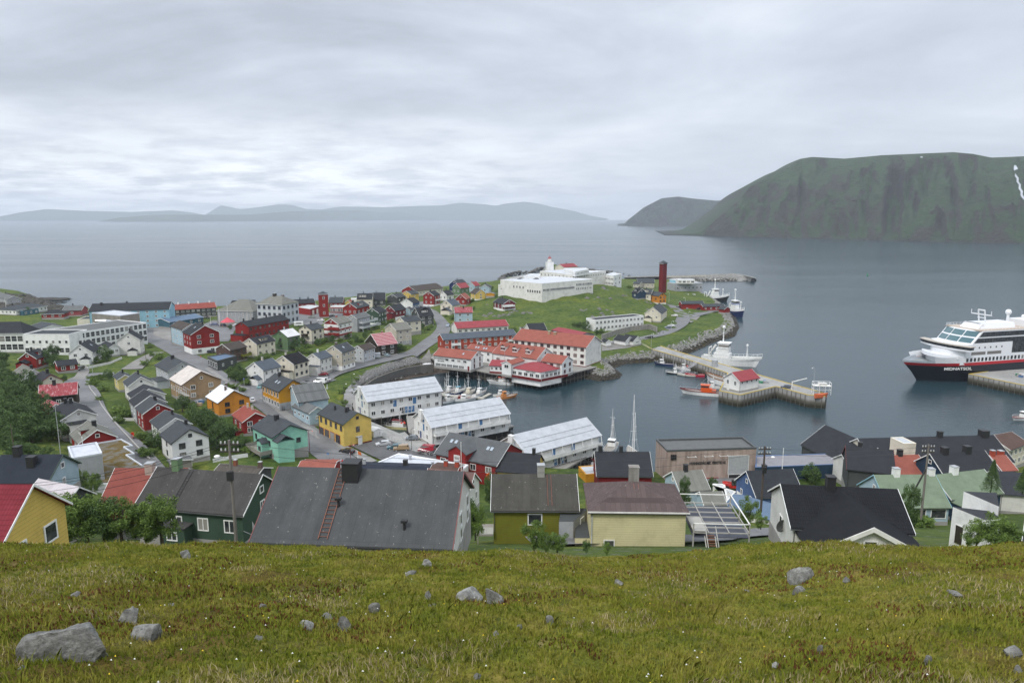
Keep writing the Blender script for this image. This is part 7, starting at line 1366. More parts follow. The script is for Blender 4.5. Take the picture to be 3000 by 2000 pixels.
for i, a in enumerate([('I',1700,655,6.5,'maroon lamp by the ochre shop house corner','lamp',None,'maroon',180),('I',2050,1240,6.5,'maroon lamp opposite the yellow building, by the mint house lawn','lamp',None,'maroon',0),('J',538,1120,6.5,'maroon twin-headed lamp beside the bus shelter','lamp',None,'maroon',0),('J',573,1430,6.5,'tall dark red lamp on the main road below the black car','lamp',None,'maroon',0),
 ('J',1370,1205,6.5,'dark lamp at the car park railing','lamp',None,'dgrey',0),('J',482,500,5,'lamp on the bayside lawn nearest the yellow building','lamp',None,'dgrey',0),('J',588,360,5,'second lamp on the bayside lawn from the yellow building','lamp',None,'dgrey',0),('J',754,250,5,'third lamp on the bayside lawn from the yellow building','lamp',None,'dgrey',0),('J',1030,145,5,'lamp by the bench on the bayside lawn','lamp',None,'dgrey',0),('C',1408,1405,5,'lamp at the tip of the bayside lawn','lamp',None,'dgrey',0),
 ('A',1222,1350,8,'tall lamp pole at the white picket fence','wood',None,'grey',0),('A',1920,1170,8,'dark pole beside the tall narrow cream house','wood',None,'dbrown',0),('L',388,260,8,'lamp pole at the pier root','lamp',4.8,'grey',0),('L',712,350,8,'lamp pole above the dark blue workboat','lamp',4.8,'grey',0),('L',625,440,8,'lamp pole over the pontoon boats','lamp',1,'grey',0),('L',2112,640,7,'lamp pole at the far pier end','lamp',4.8,'grey',180),
 ('E',715,700,8,'grey lamp beside the orange house','lamp',None,'lgrey',180),('E',925,780,8,'pale lamp before the long red quay shed','lamp',None,'lgrey',180),('E',745,1100,7,'lamp on the shore road bend','lamp',None,'grey',0),('E',965,960,7,'lamp above the rubble slope','lamp',None,'grey',0),
 ('B',868,705,11,'white flagpole left of the pair before the grey hall','flag',None,'white',0),('B',980,660,11,'white flagpole right of the pair before the grey hall','flag',None,'white',0),('A',90,540,11,'white flagpole in front of the low blue and white building','flag',None,'white',0),('R',1520,700,9,'white flagpole behind the glossy black roof','flag',14,'white',0),
 ('P',1382,640,13,'tall white flagpole beside the huge grey roof','flag',12,'white',0),('D',618,1265,11,'white flagpole rising in front of the long brick-red terrace','flag',4.4,'white',0),('K',575,160,9,'thin pole on the restaurant wharf','flag',4.4,'grey',0),('C',1540,1000,8,'wooden pole by the dark grey gable-window house','wood',None,'brown',0),('B',750,690,6,'short white pole by the funfair','flag',None,'white',0),
 ('G',808,1370,14,'weathered wooden pole behind the pale box building','wood',None,'grey',0),('G',208,1400,9,'brown wooden pole among the left trees','wood',None,'brown',0),('G',1130,1540,9,'white pole in front of the pale box building','flag',None,'white',0),('G',1705,1440,6,'thin grey pole rising from the mossy roof edge','wood',None,'grey',0),('J',670,1440,5,'short pole flying a red and yellow flag','flag',None,'white',0)]): pole(a[0], a[1], a[2], a[3], a[4], a[5], a[6], a[7], a[8])
for a in [('B',625,1180,3.2,'red warning sign at the main road junction',(.4,.02,.02)),('I',1192,390,4,'blue and yellow signpost at the bend by the big bush',(.05,.08,.3)),('I',1708,640,3,'blue no-parking sign by the ochre shop house',(.05,.06,.3)),('I',2015,1150,2.6,'blue parking sign beside the mint house',(.08,.2,.5)),('J',278,1370,3,'blue crossing sign by the near lawn',(.08,.2,.5))]:
    pole(a[0], a[1], a[2], a[3], a[4], 'sign', None, a[5])
b = MB(); vs = [(0,0,0),(.9,.1,-.5),(1.0,.1,-1.4),(.1,0,-1.0)]; b.add(vs, [(0,1,2,3)]); o = b.build('flag', plain((.6,.15,.03))); p = ong(*tp('J', 670, 1440)); o.location = (float(p[0]), float(p[1]), gz(p[0], p[1])+5); tag(o, 'small red and yellow flag over the main road', 'flag')
for i, (x, y, lb) in enumerate([(1705,400,'largest orange banner flag before the large red house'),(1905,340,'orange banner flag between red house and olive roof'),(2100,345,'small orange banner flag at the ochre house wall')]):
    q = onz(*tp('P', x, y), 8.0-i*.6); b = MB(); b.bar((0,0,-7),(0,0,2),.05,n=5); R = empty('banner_flag', tuple(map(float, q)), 0, lb, 'flag'); b.build('pole', plain(CL['white']), R); b = MB(); b.add([(0,.02,1.8),(-.9,.02,1.2),(-1.2,.02,-1.2),(-.2,.02,-1.6)], [(0,1,2,3)]); b.build('banner', plain((.6,.08,.01)), R)
# utility pole in the front row with a lamp, transformer box and wires
def upole(u, v, z, hgt, label, lampdir=None, box=False, col=(.16,.145,.13)):
    p = onz(u, v, z); R = empty('utility_pole', tuple(map(float, p)), 0, label, 'utility pole', 'wooden utility poles'); b = MB(); b.bar((0,0,-1),(0,0,hgt),.17,.12,n=8); b.build('pole', plain(col, .9), R); b = MB(); b.box(-.9,.9,-.06,.06,hgt-.5,hgt-.35); b.box(-.9,.9,-.06,.06,hgt-1.2,hgt-1.05); b.build('crossarm', plain(CL['dbrown']), R); b = MB()
    for x in (-.8,-.4,.4,.8):
        for z_ in (hgt-.35, hgt-1.05): b.bar((x,0,z_),(x,0,z_+.22),.07,n=6)
    b.build('insulator', plain((.5,.5,.48)), R)
    if lampdir: b = MB(); b.bar((0,0,hgt-2),(lampdir*.9,-.3,hgt-1.5),.04,n=5); b.build('lamp_arm', plain(CL['grey']), R); b = MB(); b.sphere((lampdir*1.1,-.35,hgt-1.5),.3,8,5,sz=.45); b.build('lamp_head', plain(CL['white']), R)
    if box: b = MB(); b.box(-.28,.28,-.5,-.16,hgt-3.9,hgt-3.0); b.build('junction_box', plain(CL['black']), R)
    return Vector(map(float, p))+Vector((0,0,hgt-.3))
t1 = upole(691, 1570, 41.5, 9.7, 'grey wooden power pole with lamp and black box beside the huge grey roof', -1, True)
t2 = upole(2230, 1480, 30.5, 9.0, 'dark wooden power pole standing before the blue house', 1, True, (.07,.055,.045))
t3 = upole(2700, 1500, 30, 10.2, 'leaning-braced power pole in front of the green roof', None, False)
b = MB(); q = Vector(onz(2700, 1500, 30)); b.bar(q+Vector((0,0,6.6)), q+Vector((-3.2,0,-1)), .13, n=6); tag(b.build('pole_brace', plain((.03,.028,.025))), 'black slanting brace leaning against the pole before the green roof', 'pole brace')
def wire(a, c, label, sag=.9, r=.022):
    b = MB(); n = 14; pr = None
    for i in range(n+1):
        t = i/n; q = Vector(a).lerp(Vector(c), t)-Vector((0,0,sag*4*t*(1-t)))
        if pr: b.bar(pr, q, r, n=3)
        pr = q
    tag(b.build('power_line', plain(CL['black'])), label, 'power line', 'overhead power lines')
t0 = Vector(onz(-60, 1435, 46))
for i, dz in enumerate((.2, 0, -.5, -1.0)): wire(t1+Vector((.2*i,0,dz)), t0+Vector((0,0,dz*1.5)), ['topmost','second','third','lowest'][i]+' power line from the grey pole towards the left edge')
wire(t1, t2+Vector((0,0,.3)), 'upper long power line crossing the front roofs', 2.2); wire(t1+Vector((0,0,-.8)), t2+Vector((0,0,-.6)), 'lower long power line crossing the front roofs', 2.6)
wire(t2, t3, 'upper power line between the dark pole and the braced pole', .6); wire(t2+Vector((0,0,-.7)), t3+Vector((0,0,-.7)), 'lower power line between the dark pole and the braced pole', .6)
# small things
p = ong(*tp('J', 660, 1130)); R = empty('bus_shelter', (float(p[0]), float(p[1]), gz(p[0], p[1])+.3), math.radians(-40), 'small white bus shelter beside the yellow building', 'bus shelter'); b = MB(); b.box(-1.5,1.5,-.9,.9,2.4,2.6); b.build('roof', plain(CL['grey']), R); b = MB(); b.box(-1.4,1.4,.7,.8,0,2.4); b.box(-1.4,-1.3,-.7,.7,0,2.4); b.box(1.3,1.4,-.7,.7,0,2.4); b.build('wall', plain(CL['offw']), R)
p = ong(*tp('J', 905, 1010)); b = MB(); b.box(-3.5,2.5,-3,3,-.5,2.2); R = empty('white_container', (float(p[0]), float(p[1]), gz(p[0], p[1])+.3), math.radians(-50), 'white tent-like container right of the yellow building', 'container'); b.build('box', plain((.75,.75,.75)), R); b = MB(); b.extr_x([(-3.2,2.15),(0,3.0),(3.2,2.15)], -3.7, 2.7); b.build('cover', plain((.6,.6,.6)), R); R.scale = (.55,.55,.8)
p = ong(*tp('G', 1745, 1040)); b = MB(); me_ = hullmesh(5, .8, .5)[0]; o = me_.build('kayak', plain((.5,.05,.02), .3)); o.location = (float(p[0]), float(p[1]), gz(p[0], p[1])+.45); o.rotation_euler = (0,0,math.radians(-60)); tag(o, 'red kayak lying on the lawn in the left row', 'kayak')
p = ong(*tp('B', 975, 700)); R = empty('market_tent', (float(p[0]), float(p[1]), gz(p[0], p[1])+.2), .3, 'red pointed tent on the square beside the red terrace', 'tent'); b = MB(); b.bar((0,0,2.6),(0,0,5.2),4.2,.1,n=8); b.build('canopy', plain((.5,.06,.08)), R); b = MB()
for i in range(8): a = i*math.pi/4; b.bar((3.9*math.cos(a),3.9*math.sin(a),0),(3.9*math.cos(a),3.9*math.sin(a),2.6),.08,n=4)
b.build('leg', plain(CL['ochre']), R)
p = ong(*tp('B', 1905, 700)); R = empty('caravan', (float(p[0]), float(p[1]), gz(p[0], p[1])+.25), .3, 'white caravan parked behind the sage green house', 'caravan'); b = MB(); b.box(-2.6,2.6,-1.1,1.1,.5,2.6); b.build('body', plain(CL['white']), R); b = MB(); b.box(-1.5,1.5,-1.13,1.13,1.5,2.1); b.build('window', glassm(), R); b = MB(); b.bar((0,-1.15,.35),(0,1.15,.35),.35,n=10); b.build('wheel', RUB, R)
p = ong(*tp('J', 895, 1325-1050+40)) if False else ong(*tp('C', 895, 1345)); R = empty('covered_caravan', (float(p[0]), float(p[1]), gz(p[0], p[1])+.25), .2, 'caravan under a grey cover before the blue-grey house', 'caravan'); b = MB(); b.box(-2.4,2.4,-1.1,1.1,.4,2.5); b.build('cover', plain(CL['lgrey']), R); b = MB(); b.bar((0,-1.15,.35),(0,1.15,.35),.35,n=10); b.build('wheel', RUB, R)
p = ong(*tp('C', 1590, 1310)); R = empty('covered_boat', (float(p[0]), float(p[1]), gz(p[0], p[1])+1.0), .15, 'boat under a white tarpaulin on the yard by the orange-roofed wharf house', 'boat'); h, dk, rg = hullmesh(7, 2.6, 1.1); h.build('hull', plain(CL['navy']), R, True); b = MB(); b.sphere((0,0,1.0),1.3,10,6); o = put('tarpaulin', b.mesh('tarpaulin', plain((.65,.65,.66)), True), R); o.scale = (2.5,1,.7)
for i, (x, y, a) in enumerate([(685,285,.2),(1115,150,.15)]):
    p = ong(*tp('J', x, y)); R = empty('bench', (float(p[0]), float(p[1]), gz(p[0], p[1])+.05), a, ['dark bench at the middle of the bayside path','dark bench beneath the lamp near the seawall curve'][i], 'bench'); b = MB(); b.box(-.9,.9,-.25,.25,.4,.46); b.build('seat', plain(CL['dgrey']), R); b = MB(); b.box(-.9,.9,.22,.28,.5,.95); b.build('backrest', plain(CL['dgrey']), R)
    for sx in (-.7,.7): b = MB(); b.box(sx-.05,sx+.05,-.2,.2,0,.4); b.build('leg', plain(CL['dgrey']), R)
p = ong(*tp('J', 262, 400)); b = MB(); b.bar((0,0,0),(0,0,1),.7,n=8); b.bar((0,0,1),(.1,0,3.4),.45,.2,n=7); b.sphere((.1,0,3.6),.3,8,5); o = b.build('statue', plain(CL['lgrey'])); o.scale = (.5,.5,.5); o.location = (float(p[0]), float(p[1]), gz(p[0], p[1])); tag(o, 'small grey stone statue on the bayside lawn', 'statue')
def dish(T, x, y, z, r, deg, label, c='grey'):
    p = onz(*tp(T, x, y), z); R = empty('satellite_dish', tuple(map(float, p)), math.radians(deg), label, 'satellite dish'); b = MB(); n = 18; vs = [(0,.18*r,0)]+[(r*.5*math.cos(2*math.pi*i/n), .1*r, r*.5*math.sin(2*math.pi*i/n)) for i in range(n)]+[(r*math.cos(2*math.pi*i/n), -.12*r, r*math.sin(2*math.pi*i/n)) for i in range(n)]
    b.add(vs, [(0,1+i,1+(i+1)%n) for i in range(n)]+[(1+i,1+n+i,1+n+(i+1)%n,1+(i+1)%n) for i in range(n)]); b.build('dish', plain(cc(c), .4), R, True); b = MB(); b.bar((0,.1,-r*.8),(0,-r*1.1,0),.025,n=4); b.build('feed_arm', plain(CL['grey']), R)
dish('R', 1522, 1133, 38.4, .72, 20, 'grey satellite dish on the gable of the black tiled house', 'dgrey'); dish('O', 955, 985, 45.2, .75, -70, 'grey satellite dish at the left verge of the huge grey roof'); dish('M', 1650, 1200, 37.5, .55, 30, 'dark satellite dish by the modern house doorway', 'dgrey')
# wooden deck frame behind the pale yellow house
q = onz(*tp('R', 640, 1100), 35.2); R = empty('deck_frame', tuple(map(float, q)), math.radians(-3), 'unfinished weathered timber deck and pergola frame beside the pale yellow house', 'deck'); WG = plain((.34,.33,.30), .8)
b = MB()
for i in range(7): b.box(-1.9,4.6,-3.0+i*1.5,-2.88+i*1.5,0,.12)
for x in (-1.9,-.2,2.2,4.5): b.box(x,x+.1,-3.2,6.2,.13,.24)
b.build('joists', WG, R); b = MB()
for x, y in ((-1.9,-3),(4.6,-3),(4.6,1.5),(4.6,6),(-1.9,6)): b.box(x-.07,x+.07,y-.07,y+.07,-3,1.25)
b.build('posts', WG, R); b = MB(); b.box(4.52,4.66,-3.1,6.1,1.2,1.28); b.box(-1.9,4.6,-3.1,-2.98,1.2,1.28); b.box(-1.9,4.6,5.98,6.1,1.2,1.28); b.build('handrail', plain(CL['offw']), R)
b = MB(); b.box(-1.9,-.3,-3,1,.25,.3); b.build('planking', WG, R); b = MB(); b.box(-1.9,4.6,-3,6.2,-.5,-.42); b.build('underlay_roof', plain((.05,.055,.075)), R)
b = MB()
for i in range(9): b.box(-.5,.5,-3.3-i*.25,-3.1-i*.25,-.2-i*.2,-.12-i*.2)
b.build('stair_tread', plain((.14,.06,.03)), R); b = MB()
for x in (-.65,.55): b.bar((x+.05,-3.1,1.0),(x+.05,-5.5,-.9),.06,n=4); b.bar((x+.05,-5.5,-2.2),(x+.05,-5.5,-.8),.08,n=4); b.bar((x+.05,-3.1,-.3),(x+.05,-5.5,-2.2),.08,n=4)
b.build('stair_rail', WG, R)
for z, nm in ((1560,'upper'),): 
    w = [onz(*tp('R', *q), 33.5) for q in [(640,1165),(1050,1170),(1100,1195)]]
# guardrails near the upper lane
railing('R', [(850,1195),(1060,1195),(1100,1205)], 'light blue guard rail by the upper lane', h=.75, col='lblue', zg=34)

# scaffold on the tan building, goods on the quays
p = ong(*tp('I', 372, 560)); R = empty('scaffold', (float(p[0]), float(p[1]), gz(p[0], p[1])), math.radians(-48), 'steel scaffold standing against the tan building under renovation', 'scaffold'); b = MB()
for i in range(6):
    for j in (0, -1.2):
        b.bar((i*2.2,j-.4,0),(i*2.2,j-.4,6.4),.05,n=4)
for z in (2,4,6):
    for j in (0,-1.2): b.bar((0,j-.4,z),(11,j-.4,z),.045,n=4)
b.build('tube', plain(CL['steel'], .4), R); b = MB()
for z in (2,4): b.box(0,11,-1.6,-.4,z,z+.06)
b.build('walkway', plain(CL['wood']), R)
rr_ = random.Random(4); gi = 0
for T, x, y, z, n, lb in (('K',1420,1285,4.4,7,'fish crates and gear on the front quay deck'),('J',2430,890,4.4,5,'fish crates at the end of the middle warehouse deck'),('J',950,745,4.4,5,'crates beside the first warehouse deck edge'),('L',1560,610,4.8,5,'crates by the pilot house on the pier'),('I',620,600,None,6,'building materials stacked before the tan building'),('E',1000,600,4.6,8,'boats and fish tubs stored on the yard behind the quay shed'),('F',2150,1130,4.2,5,'grey cargo cages on the cruise quay')):
    for i in range(n):
        q = onz(*tp(T, x+rr_.uniform(-60, 60), y+rr_.uniform(-14, 14)), z) if z else ong(*tp(T, x+rr_.uniform(-60, 60), y+rr_.uniform(-20, 20))); b = MB(); w_ = rr_.uniform(.5, 1.2); b.box(-w_,w_,-.5,.5,0,.8); b.box(-w_-.04,w_+.04,-.54,.54,.8,.9)
        o = b.build('crate', plain([(.6,.6,.6),(.05,.2,.12),(.08,.15,.3),(.4,.3,.2),(.3,.3,.3)][gi % 5])); gi += 1; o.location = (float(q[0]), float(q[1]), z if z else gz(q[0], q[1])+.1); o.rotation_euler = (0,0,rr_.uniform(0,3)); tag(o, 'one of the '+lb, 'crate', lb)
# ---------------- trees ----------------
def leafm(c1, c2, nm):
    m, nt, b = newmat(nm); co = N(nt, 'NewGeometry').outputs['Position']; n = noise(nt, co, .9, 4, .7); n2 = noise(nt, co, 5, 2)
    oi = N(nt, 'ObjectInfo'); f = mathn(nt, 'ADD', mathn(nt, 'MULTIPLY', n.outputs['Fac'], .9), mathn(nt, 'MULTIPLY', oi.outputs['Random'], .15))
    col = ramp(nt, f, [(.33, c1), (.68, c2)]).outputs[0]; col = mix(nt, col, ramp(nt, n2.outputs['Fac'], [(.3, (.6,)*3), (.7, (1.25,)*3)]).outputs[0], .8, 'MULTIPLY')
    lk(nt, col, b.inputs['Base Color']); b.inputs['Roughness'].default_value = .7; b.inputs['Specular IOR Level'].default_value = .25
    return m
LF = leafm((.045, .085, .016), (.16, .24, .05), 'leaves'); LF2 = leafm((.035, .068, .018), (.10, .165, .05), 'dark_leaves'); BARK = plain((.07,.055,.04), .9)
def crown(seed, n, ls, sx=1, sz=1.0, nclump=30, low=.15):
    r = np.random.default_rng(seed); cs = []
    while len(cs) < nclump:
        p = r.uniform(-1, 1, 3)
        if .15 < np.linalg.norm(p) < 1 and p[2] > -.85: cs.append(p*r.uniform(.75, 1.05))
    cs = np.array(cs); cr = r.uniform(.18, .38, nclump); k = r.integers(0, nclump, n); d = r.normal(0, 1, (n, 3)); d /= np.linalg.norm(d, axis=1)[:, None]
    P = cs[k]+d*cr[k][:, None]*(r.uniform(0, 1, n)**.45)[:, None]; P[:, 0] *= sx; P[:, 1] *= sx; P[:, 2] = (P[:, 2]+1)*.5*sz
    a = r.normal(0, 1, (n, 3)); a /= np.linalg.norm(a, axis=1)[:, None]; b_ = np.cross(a, r.normal(0, 1, (n, 3))); b_ /= np.linalg.norm(b_, axis=1)[:, None]; s = (ls*r.uniform(.6, 1.3, n))[:, None]
    V = np.stack([P-a*s, P-b_*s*.55, P+a*s, P+b_*s*.55], 1).reshape(-1, 3); return V
def tree_proto(seed, h, w, n, ls, mat, trunk=True, kind='tree', sz=.86):
    V = crown(seed, n, ls/h, w/h, sz, nclump=34); V[:, 2] += 1-sz; V *= h; F = np.arange(len(V)).reshape(-1, 4)
    cm = fast_mesh('crown', V, F, [mat]); b = MB(); r = random.Random(seed); b.bar((0,0,-.6),(.05*h*.3,0,h*.35),.035*h,.022*h,n=6)
    for i in range(7): a = r.uniform(0, 6.28); q = r.uniform(.2, .4)*w; b.bar((.015*h,0,h*(.12+.04*i)),(q*math.cos(a),q*math.sin(a),h*r.uniform(.45,.8)),.016*h,.005*h,n=4)
    return cm, b.mesh('trunk', BARK)
TP = [tree_proto(i, 5.5, 2.7, 3600, .17, LF if i % 3 else LF2, sz=.93) for i in range(5)]
BP = [tree_proto(20+i, 2.2, 1.6, 1600, .13, LF, sz=.97) for i in range(3)]
NP = [tree_proto(40+i, 6.0, 2.6, 9000, .11, LF if i != 1 else LF2, sz=.98) for i in range(3)]
def tree(T, x, y, h, label, kind='tree', sx=1.0, z=None, dark=False, base=True, near=False, group=None, k=None):
    p = ong(*tp(T, x, y)) if z is None else onz(*tp(T, x, y), z); z0 = gz(p[0], p[1]) if z is None else z
    pr = (NP if near else (BP if kind == 'bush' else TP)); i = (int(abs(x)*7+abs(y)) if k is None else k) % len(pr); cm, tm = pr[i]; hp = 6.0 if near else (2.2 if kind == 'bush' else 5.5)
    R = empty({'tree':'leafy_tree','bush':'bush'}[kind], (float(p[0]), float(p[1]), float(z0)), rng.uniform(0, 6.28), label, kind, group); s = h/hp; R.scale = (s*sx, s*sx, s)
    put('crown' if kind == 'tree' else 'foliage', cm, R); put('trunk' if kind == 'tree' else 'stem', tm, R); return R
for a in [('A',1400,1160,7,'dark round tree before the small white cottage behind the picket fence'),('A',700,1110,6,'tree between the dark red house and the white steep-roofed house'),('A',600,1230,6.5,'tree right of the white gable house with weathered roof'),('A',740,1250,5.5,'tree pressed against the left end of the low red cabin'),
 ('A',250,1000,7,'tall tree left of the dark red house under the office block'),('A',120,1020,7,'tree at the foot of the mansard roofed block'),('A',1430,1400,4,'dark tree beside the small yellow house'),('A',380,540,5,'tree before the low blue and white building'),('A',850,1420,2.5,'small tree right of the cream gable house with dark red bargeboards'),
 ('G',340,480,8,'tall tree left of the dark brown rust-roofed house'),('G',640,1000,8.5,'big round tree left of the off-white gable house'),('G',760,1080,7,'tree before the off-white gable house wall'),('G',600,650,5,'tree between the worn red shed and the garden'),('G',2060,1180,5,'dark tree left of the large white house'),
 ('I',380,700,5.5,'tree behind the white gable house, under the scaffolded building'),('I',560,860,6,'left tree of the row right of the large white house'),('I',680,930,6.5,'second tree of the row behind the large white house'),('I',780,960,6.5,'third tree of the row, left of the dark red house'),('I',830,1180,7,'tree at the right wall of the large white house'),('I',960,1120,7,'dense tree on the lawn left of the mint house'),('I',1060,1230,3.6,'small bushy tree behind the stepped white fence'),('I',1180,1200,4.4,'slim tree next to the mint house deck'),
 ('I',1080,310,7,'large dark bushy tree on the bank of the main road'),('I',1180,330,5.5,'smaller tree beside the white house front steps'),
 ('B',1700,1010,5.5,'tree in the garden below the sage green house'),('B',1850,1020,5.5,'bushy tree right of the garden below the sage green house'),('B',1950,930,3.5,'dark tree between sage green and cream houses'),('B',2150,960,4,'bush-like tree under the cream balcony house'),('B',1010,740,3,'little tree at the corner of the red terrace'),
 ('C',330,1140,4,'tree on the bank below the striped house'),('C',640,1130,4,'tree on the slope above the blue-grey house'),('C',760,1080,4,'tree on the slope beside the brown checkered-roof house'),('C',1210,1260,4,'tree right of the brown checkered-roof house'),('C',2030,640,4,'tree at the foot of the knoll behind the orange-roofed red house'),('C',1510,960,3.5,'tree beside the dark grey gable-window house'),
 ('D',300,520,4.5,'dark tree between the yellow house and the pale blue cottage'),('D',400,545,4,'tree right of the pale blue cottage'),('D',1640,1060,5.5,'large bushy tree right of the bright pink-red roof'),('D',1780,1120,3,'low tree at the end of the long white terrace'),('D',1560,1030,3.5,'small tree behind the bright pink-red roof'),
 ('R',720,720,3,'small tree beside the lichen-roofed pale house'),('R',1870,650,5,'tree right of the blue house with tiled roof')]:
    tree(a[0], a[1], a[2], a[3], a[4])
shr = [('A',480,1180),('A',420,1110),('A',660,1150),('A',1330,1180),('A',1230,1180),('A',1960,980),('A',2000,1090),('A',2080,1130),('A',1900,1210),('A',1300,1400),('A',1180,1400),('A',1220,1480),('G',1360,430),('G',1300,560),('G',1560,730),('G',1680,740),('G',1560,850),('G',1620,780),('G',1880,1070),('G',2000,1150),('G',2020,1250),('G',1920,1290),
 ('I',640,780),('I',720,830),('I',520,790),('I',440,640),('I',880,900),('I',1000,1000),('I',900,1040),('I',1250,1240),('I',1150,1120),('I',960,420),('I',1060,400),('I',1160,440),('I',1240,350),('B',1620,960),('B',1780,1080),('B',1920,1050),('B',2050,1060),('B',2020,980),('B',1560,1070),('B',1460,1120),('B',1380,1140),('B',1100,790),('B',2200,930),
 ('C',230,1130),('C',440,1120),('C',520,1080),('C',560,1150),('C',700,1130),('C',830,1010),('C',900,960),('C',1000,900),('C',1060,910),('C',1100,880),('C',740,990),('C',1200,1190),('C',1260,1230),('C',1580,970),('C',1620,940),('C',1820,800),('C',1900,830),('C',2170,700),('C',2130,600),('C',1960,620),('C',1110,1280),('C',960,680),('C',1010,620),
 ('D',150,690),('D',60,680),('D',480,560),('D',700,1080),('D',760,1110),('D',1680,1130),('D',1840,1100),('D',1500,1010),('E',420,900),('E',200,520),('R',380,780),('R',440,860),('R',820,800),('R',880,860),('R',1820,600),('R',1760,560),('M',1120,1180),('M',1200,1190),('M',1260,1180)]
for i, (T_, x, y) in enumerate(shr): tree(T_, x, y, 1.6+1.5*((i*37) % 10)/10, 'one of the green garden shrubs scattered between the houses', 'bush', sx=1.35, group='garden shrubs between the houses')
# copse of similar trees at the left edge
cop = [(0,400,7),(60,560,7),(140,460,6.5),(230,560,7),(60,720,7.5),(180,720,7),(310,740,6.5),(390,640,6),(40,880,8),(150,880,8),(270,900,8),(380,860,7.5),(480,960,7.5),(60,1040,8),(180,1060,8),(300,1080,8),(420,1100,7.5),(30,200,6),(90,300,6),(20,60,6),(210,330,5),(320,330,5),(430,470,6),(120,1180,6),(260,1340,5),(380,1360,5),(620,1330,3.6),(460,720,4),(540,1090,6),(160,1280,4.5)]
for x, y, h in cop: tree('G', x, y, h*.85, 'leafy green tree in the dense copse at the left edge', sx=1.15, group='trees of the dense left copse')
# near trees behind the brow
for a in [('N',800,1060,4.2,'big leafy tree right of the yellow clapboard house',1.6,43.5,0),('N',1000,1080,4.0,'middle tree of the thicket between yellow and dark green houses',1.7,43.0,2),('N',1200,1080,3.9,'dark tree in the thicket before the brick-red roof',1.6,42.5,1),('N',1400,1090,3.7,'pale green tree of the thicket before the brick-red roof',1.5,42.5,0),('N',1860,1090,4.6,'tall leafy tree before the grey roof of the dark green house',1.3,42,2),('N',1680,1090,3.6,'low tree left of the tall leafy tree by the dark green house',1.5,42,0),
 ('N',960,520,4,'tree behind the peeling white ribbed roof',1,22,0),('N',1090,560,4,'tree left of the brick-red metal roof',1,23,2),('N',780,400,3.4,'silvery tree before the pale box building',1,20,1),
 ('P',1430,1060,5.2,'dense tree between the huge grey roof and the olive house balcony',.95,36,0),('P',1540,1070,4.0,'smaller tree beside the olive house balcony',.9,36,2),('P',1720,700,5.5,'narrow tree behind the left gable of the olive house',.8,24,1),
 ('M',1080,1190,5.5,'grey-green tree around the braced power pole',.8,33,1),('M',1780,1400,2.6,'leafy bush at the left front of the modern white house',1.5,41,0),('M',1960,1420,3.5,'large leafy bush before the modern white house',1.6,41,2),('M',2120,1420,2.4,'small leafy bush at the right edge of the grass brow',1.2,41,0),
 ('R',1150,1150,4.4,'leafy tree before the blue house balcony',1.0,28.5,0),('R',980,1160,3.2,'leafy bush left of the tree before the blue house',1.3,28.5,2),('R',1290,1160,2.0,'flowering bush by the upper lane',1.3,30,0),('R',410,900,5,'tree between pale yellow roof and the lichen-roofed house',.7,24,1)]:
    tree(a[0], a[1], a[2], a[3], a[4], sx=a[5]*.8, z=a[6], near=True, k=a[7])
for a in [('Q',250,1400,3.1,'airy willow bush before the olive house wall',.95,40,0),('Q',520,1420,1.9,'low willow bush before the yellow annex',1.3,41,2),('Q',390,1420,1.9,'light green sapling beside the airy willow bush',.9,41.5,0),('Q',850,1440,1.2,'tiny willow shoot at the corner of the pale yellow house',.8,41.5,1),('Q',1090,1460,1.2,'small green shoot below the basement window',.8,42,0)]:
    tree(a[0], a[1], a[2], a[3], a[4], 'bush', sx=a[5], z=a[6], near=True, k=a[7])
def fir(u, v, z, h, label):
    p = onz(u, v, z); R = empty('fir_tree', tuple(map(float, p)), 0, label, 'fir tree'); n = 5200; r = np.random.default_rng(5); t = r.uniform(0, 1, n)**.75; tier = (t*13) % 1; rad = h*.36*(1-t)*(1-.45*tier)+.03; a = r.uniform(0, 6.28, n); q = rad*r.uniform(.35, 1, n)**.5
    P = np.stack([q*np.cos(a), q*np.sin(a), h*(.08+.92*t)-q*.28], 1); d = np.stack([np.cos(a), np.sin(a), -.25+r.normal(0, .15, n)], 1)*.16; s = np.stack([-np.sin(a), np.cos(a), r.normal(0, .3, n)], 1)*.05
    V = np.stack([P-d, P+s, P+d, P-s], 1).reshape(-1, 3); put('crown', fast_mesh('crown', V, np.arange(len(V)).reshape(-1, 4), [LF2]), R); b = MB(); b.bar((0,0,-.5),(0,0,h*.95),.1,.02,n=6); b.build('trunk', BARK, R)
fir(*tp('M', 1925, 840), 24, 6.0, 'young fir tree standing before the dark tiled roof on the right'); fir(*tp('M', 2250, 835), 26, 4.5, 'fir tree cut by the right picture edge')
for i, a in enumerate([('J',505,400,1.2),('J',620,345,1.0),('J',655,265,1.6),('J',775,215,1.2),('J',845,185,1.0),('J',1080,95,2.0),('J',445,460,1.8),('J',480,540,1.8),('J',475,600,1.6),('D',2150,1050,2.2),('E',140,1050,1.8),('I',1300,1275,.8),('I',420,1330,1.6)]):
    tree(a[0], a[1], a[2], a[3], ['bush nearest the path bend on the bayside lawn','bush below the second lamp of the bayside lawn','wide bush by the bench on the bayside path','bush below the third lamp of the bayside lawn','tiny bush on the middle of the bayside lawn','large bush below the seawall lamp','bush beside the lamp nearest the yellow building','bush just under the first lawn lamp','bush closest to the yellow building roof','round bush before the middle of the long white terrace','bush on the white terrace garden near its right end','tiny round shrub on the lawn right of the stepped fence','ragged bush beside the small weathered shed'][i], 'bush', sx=1.2)
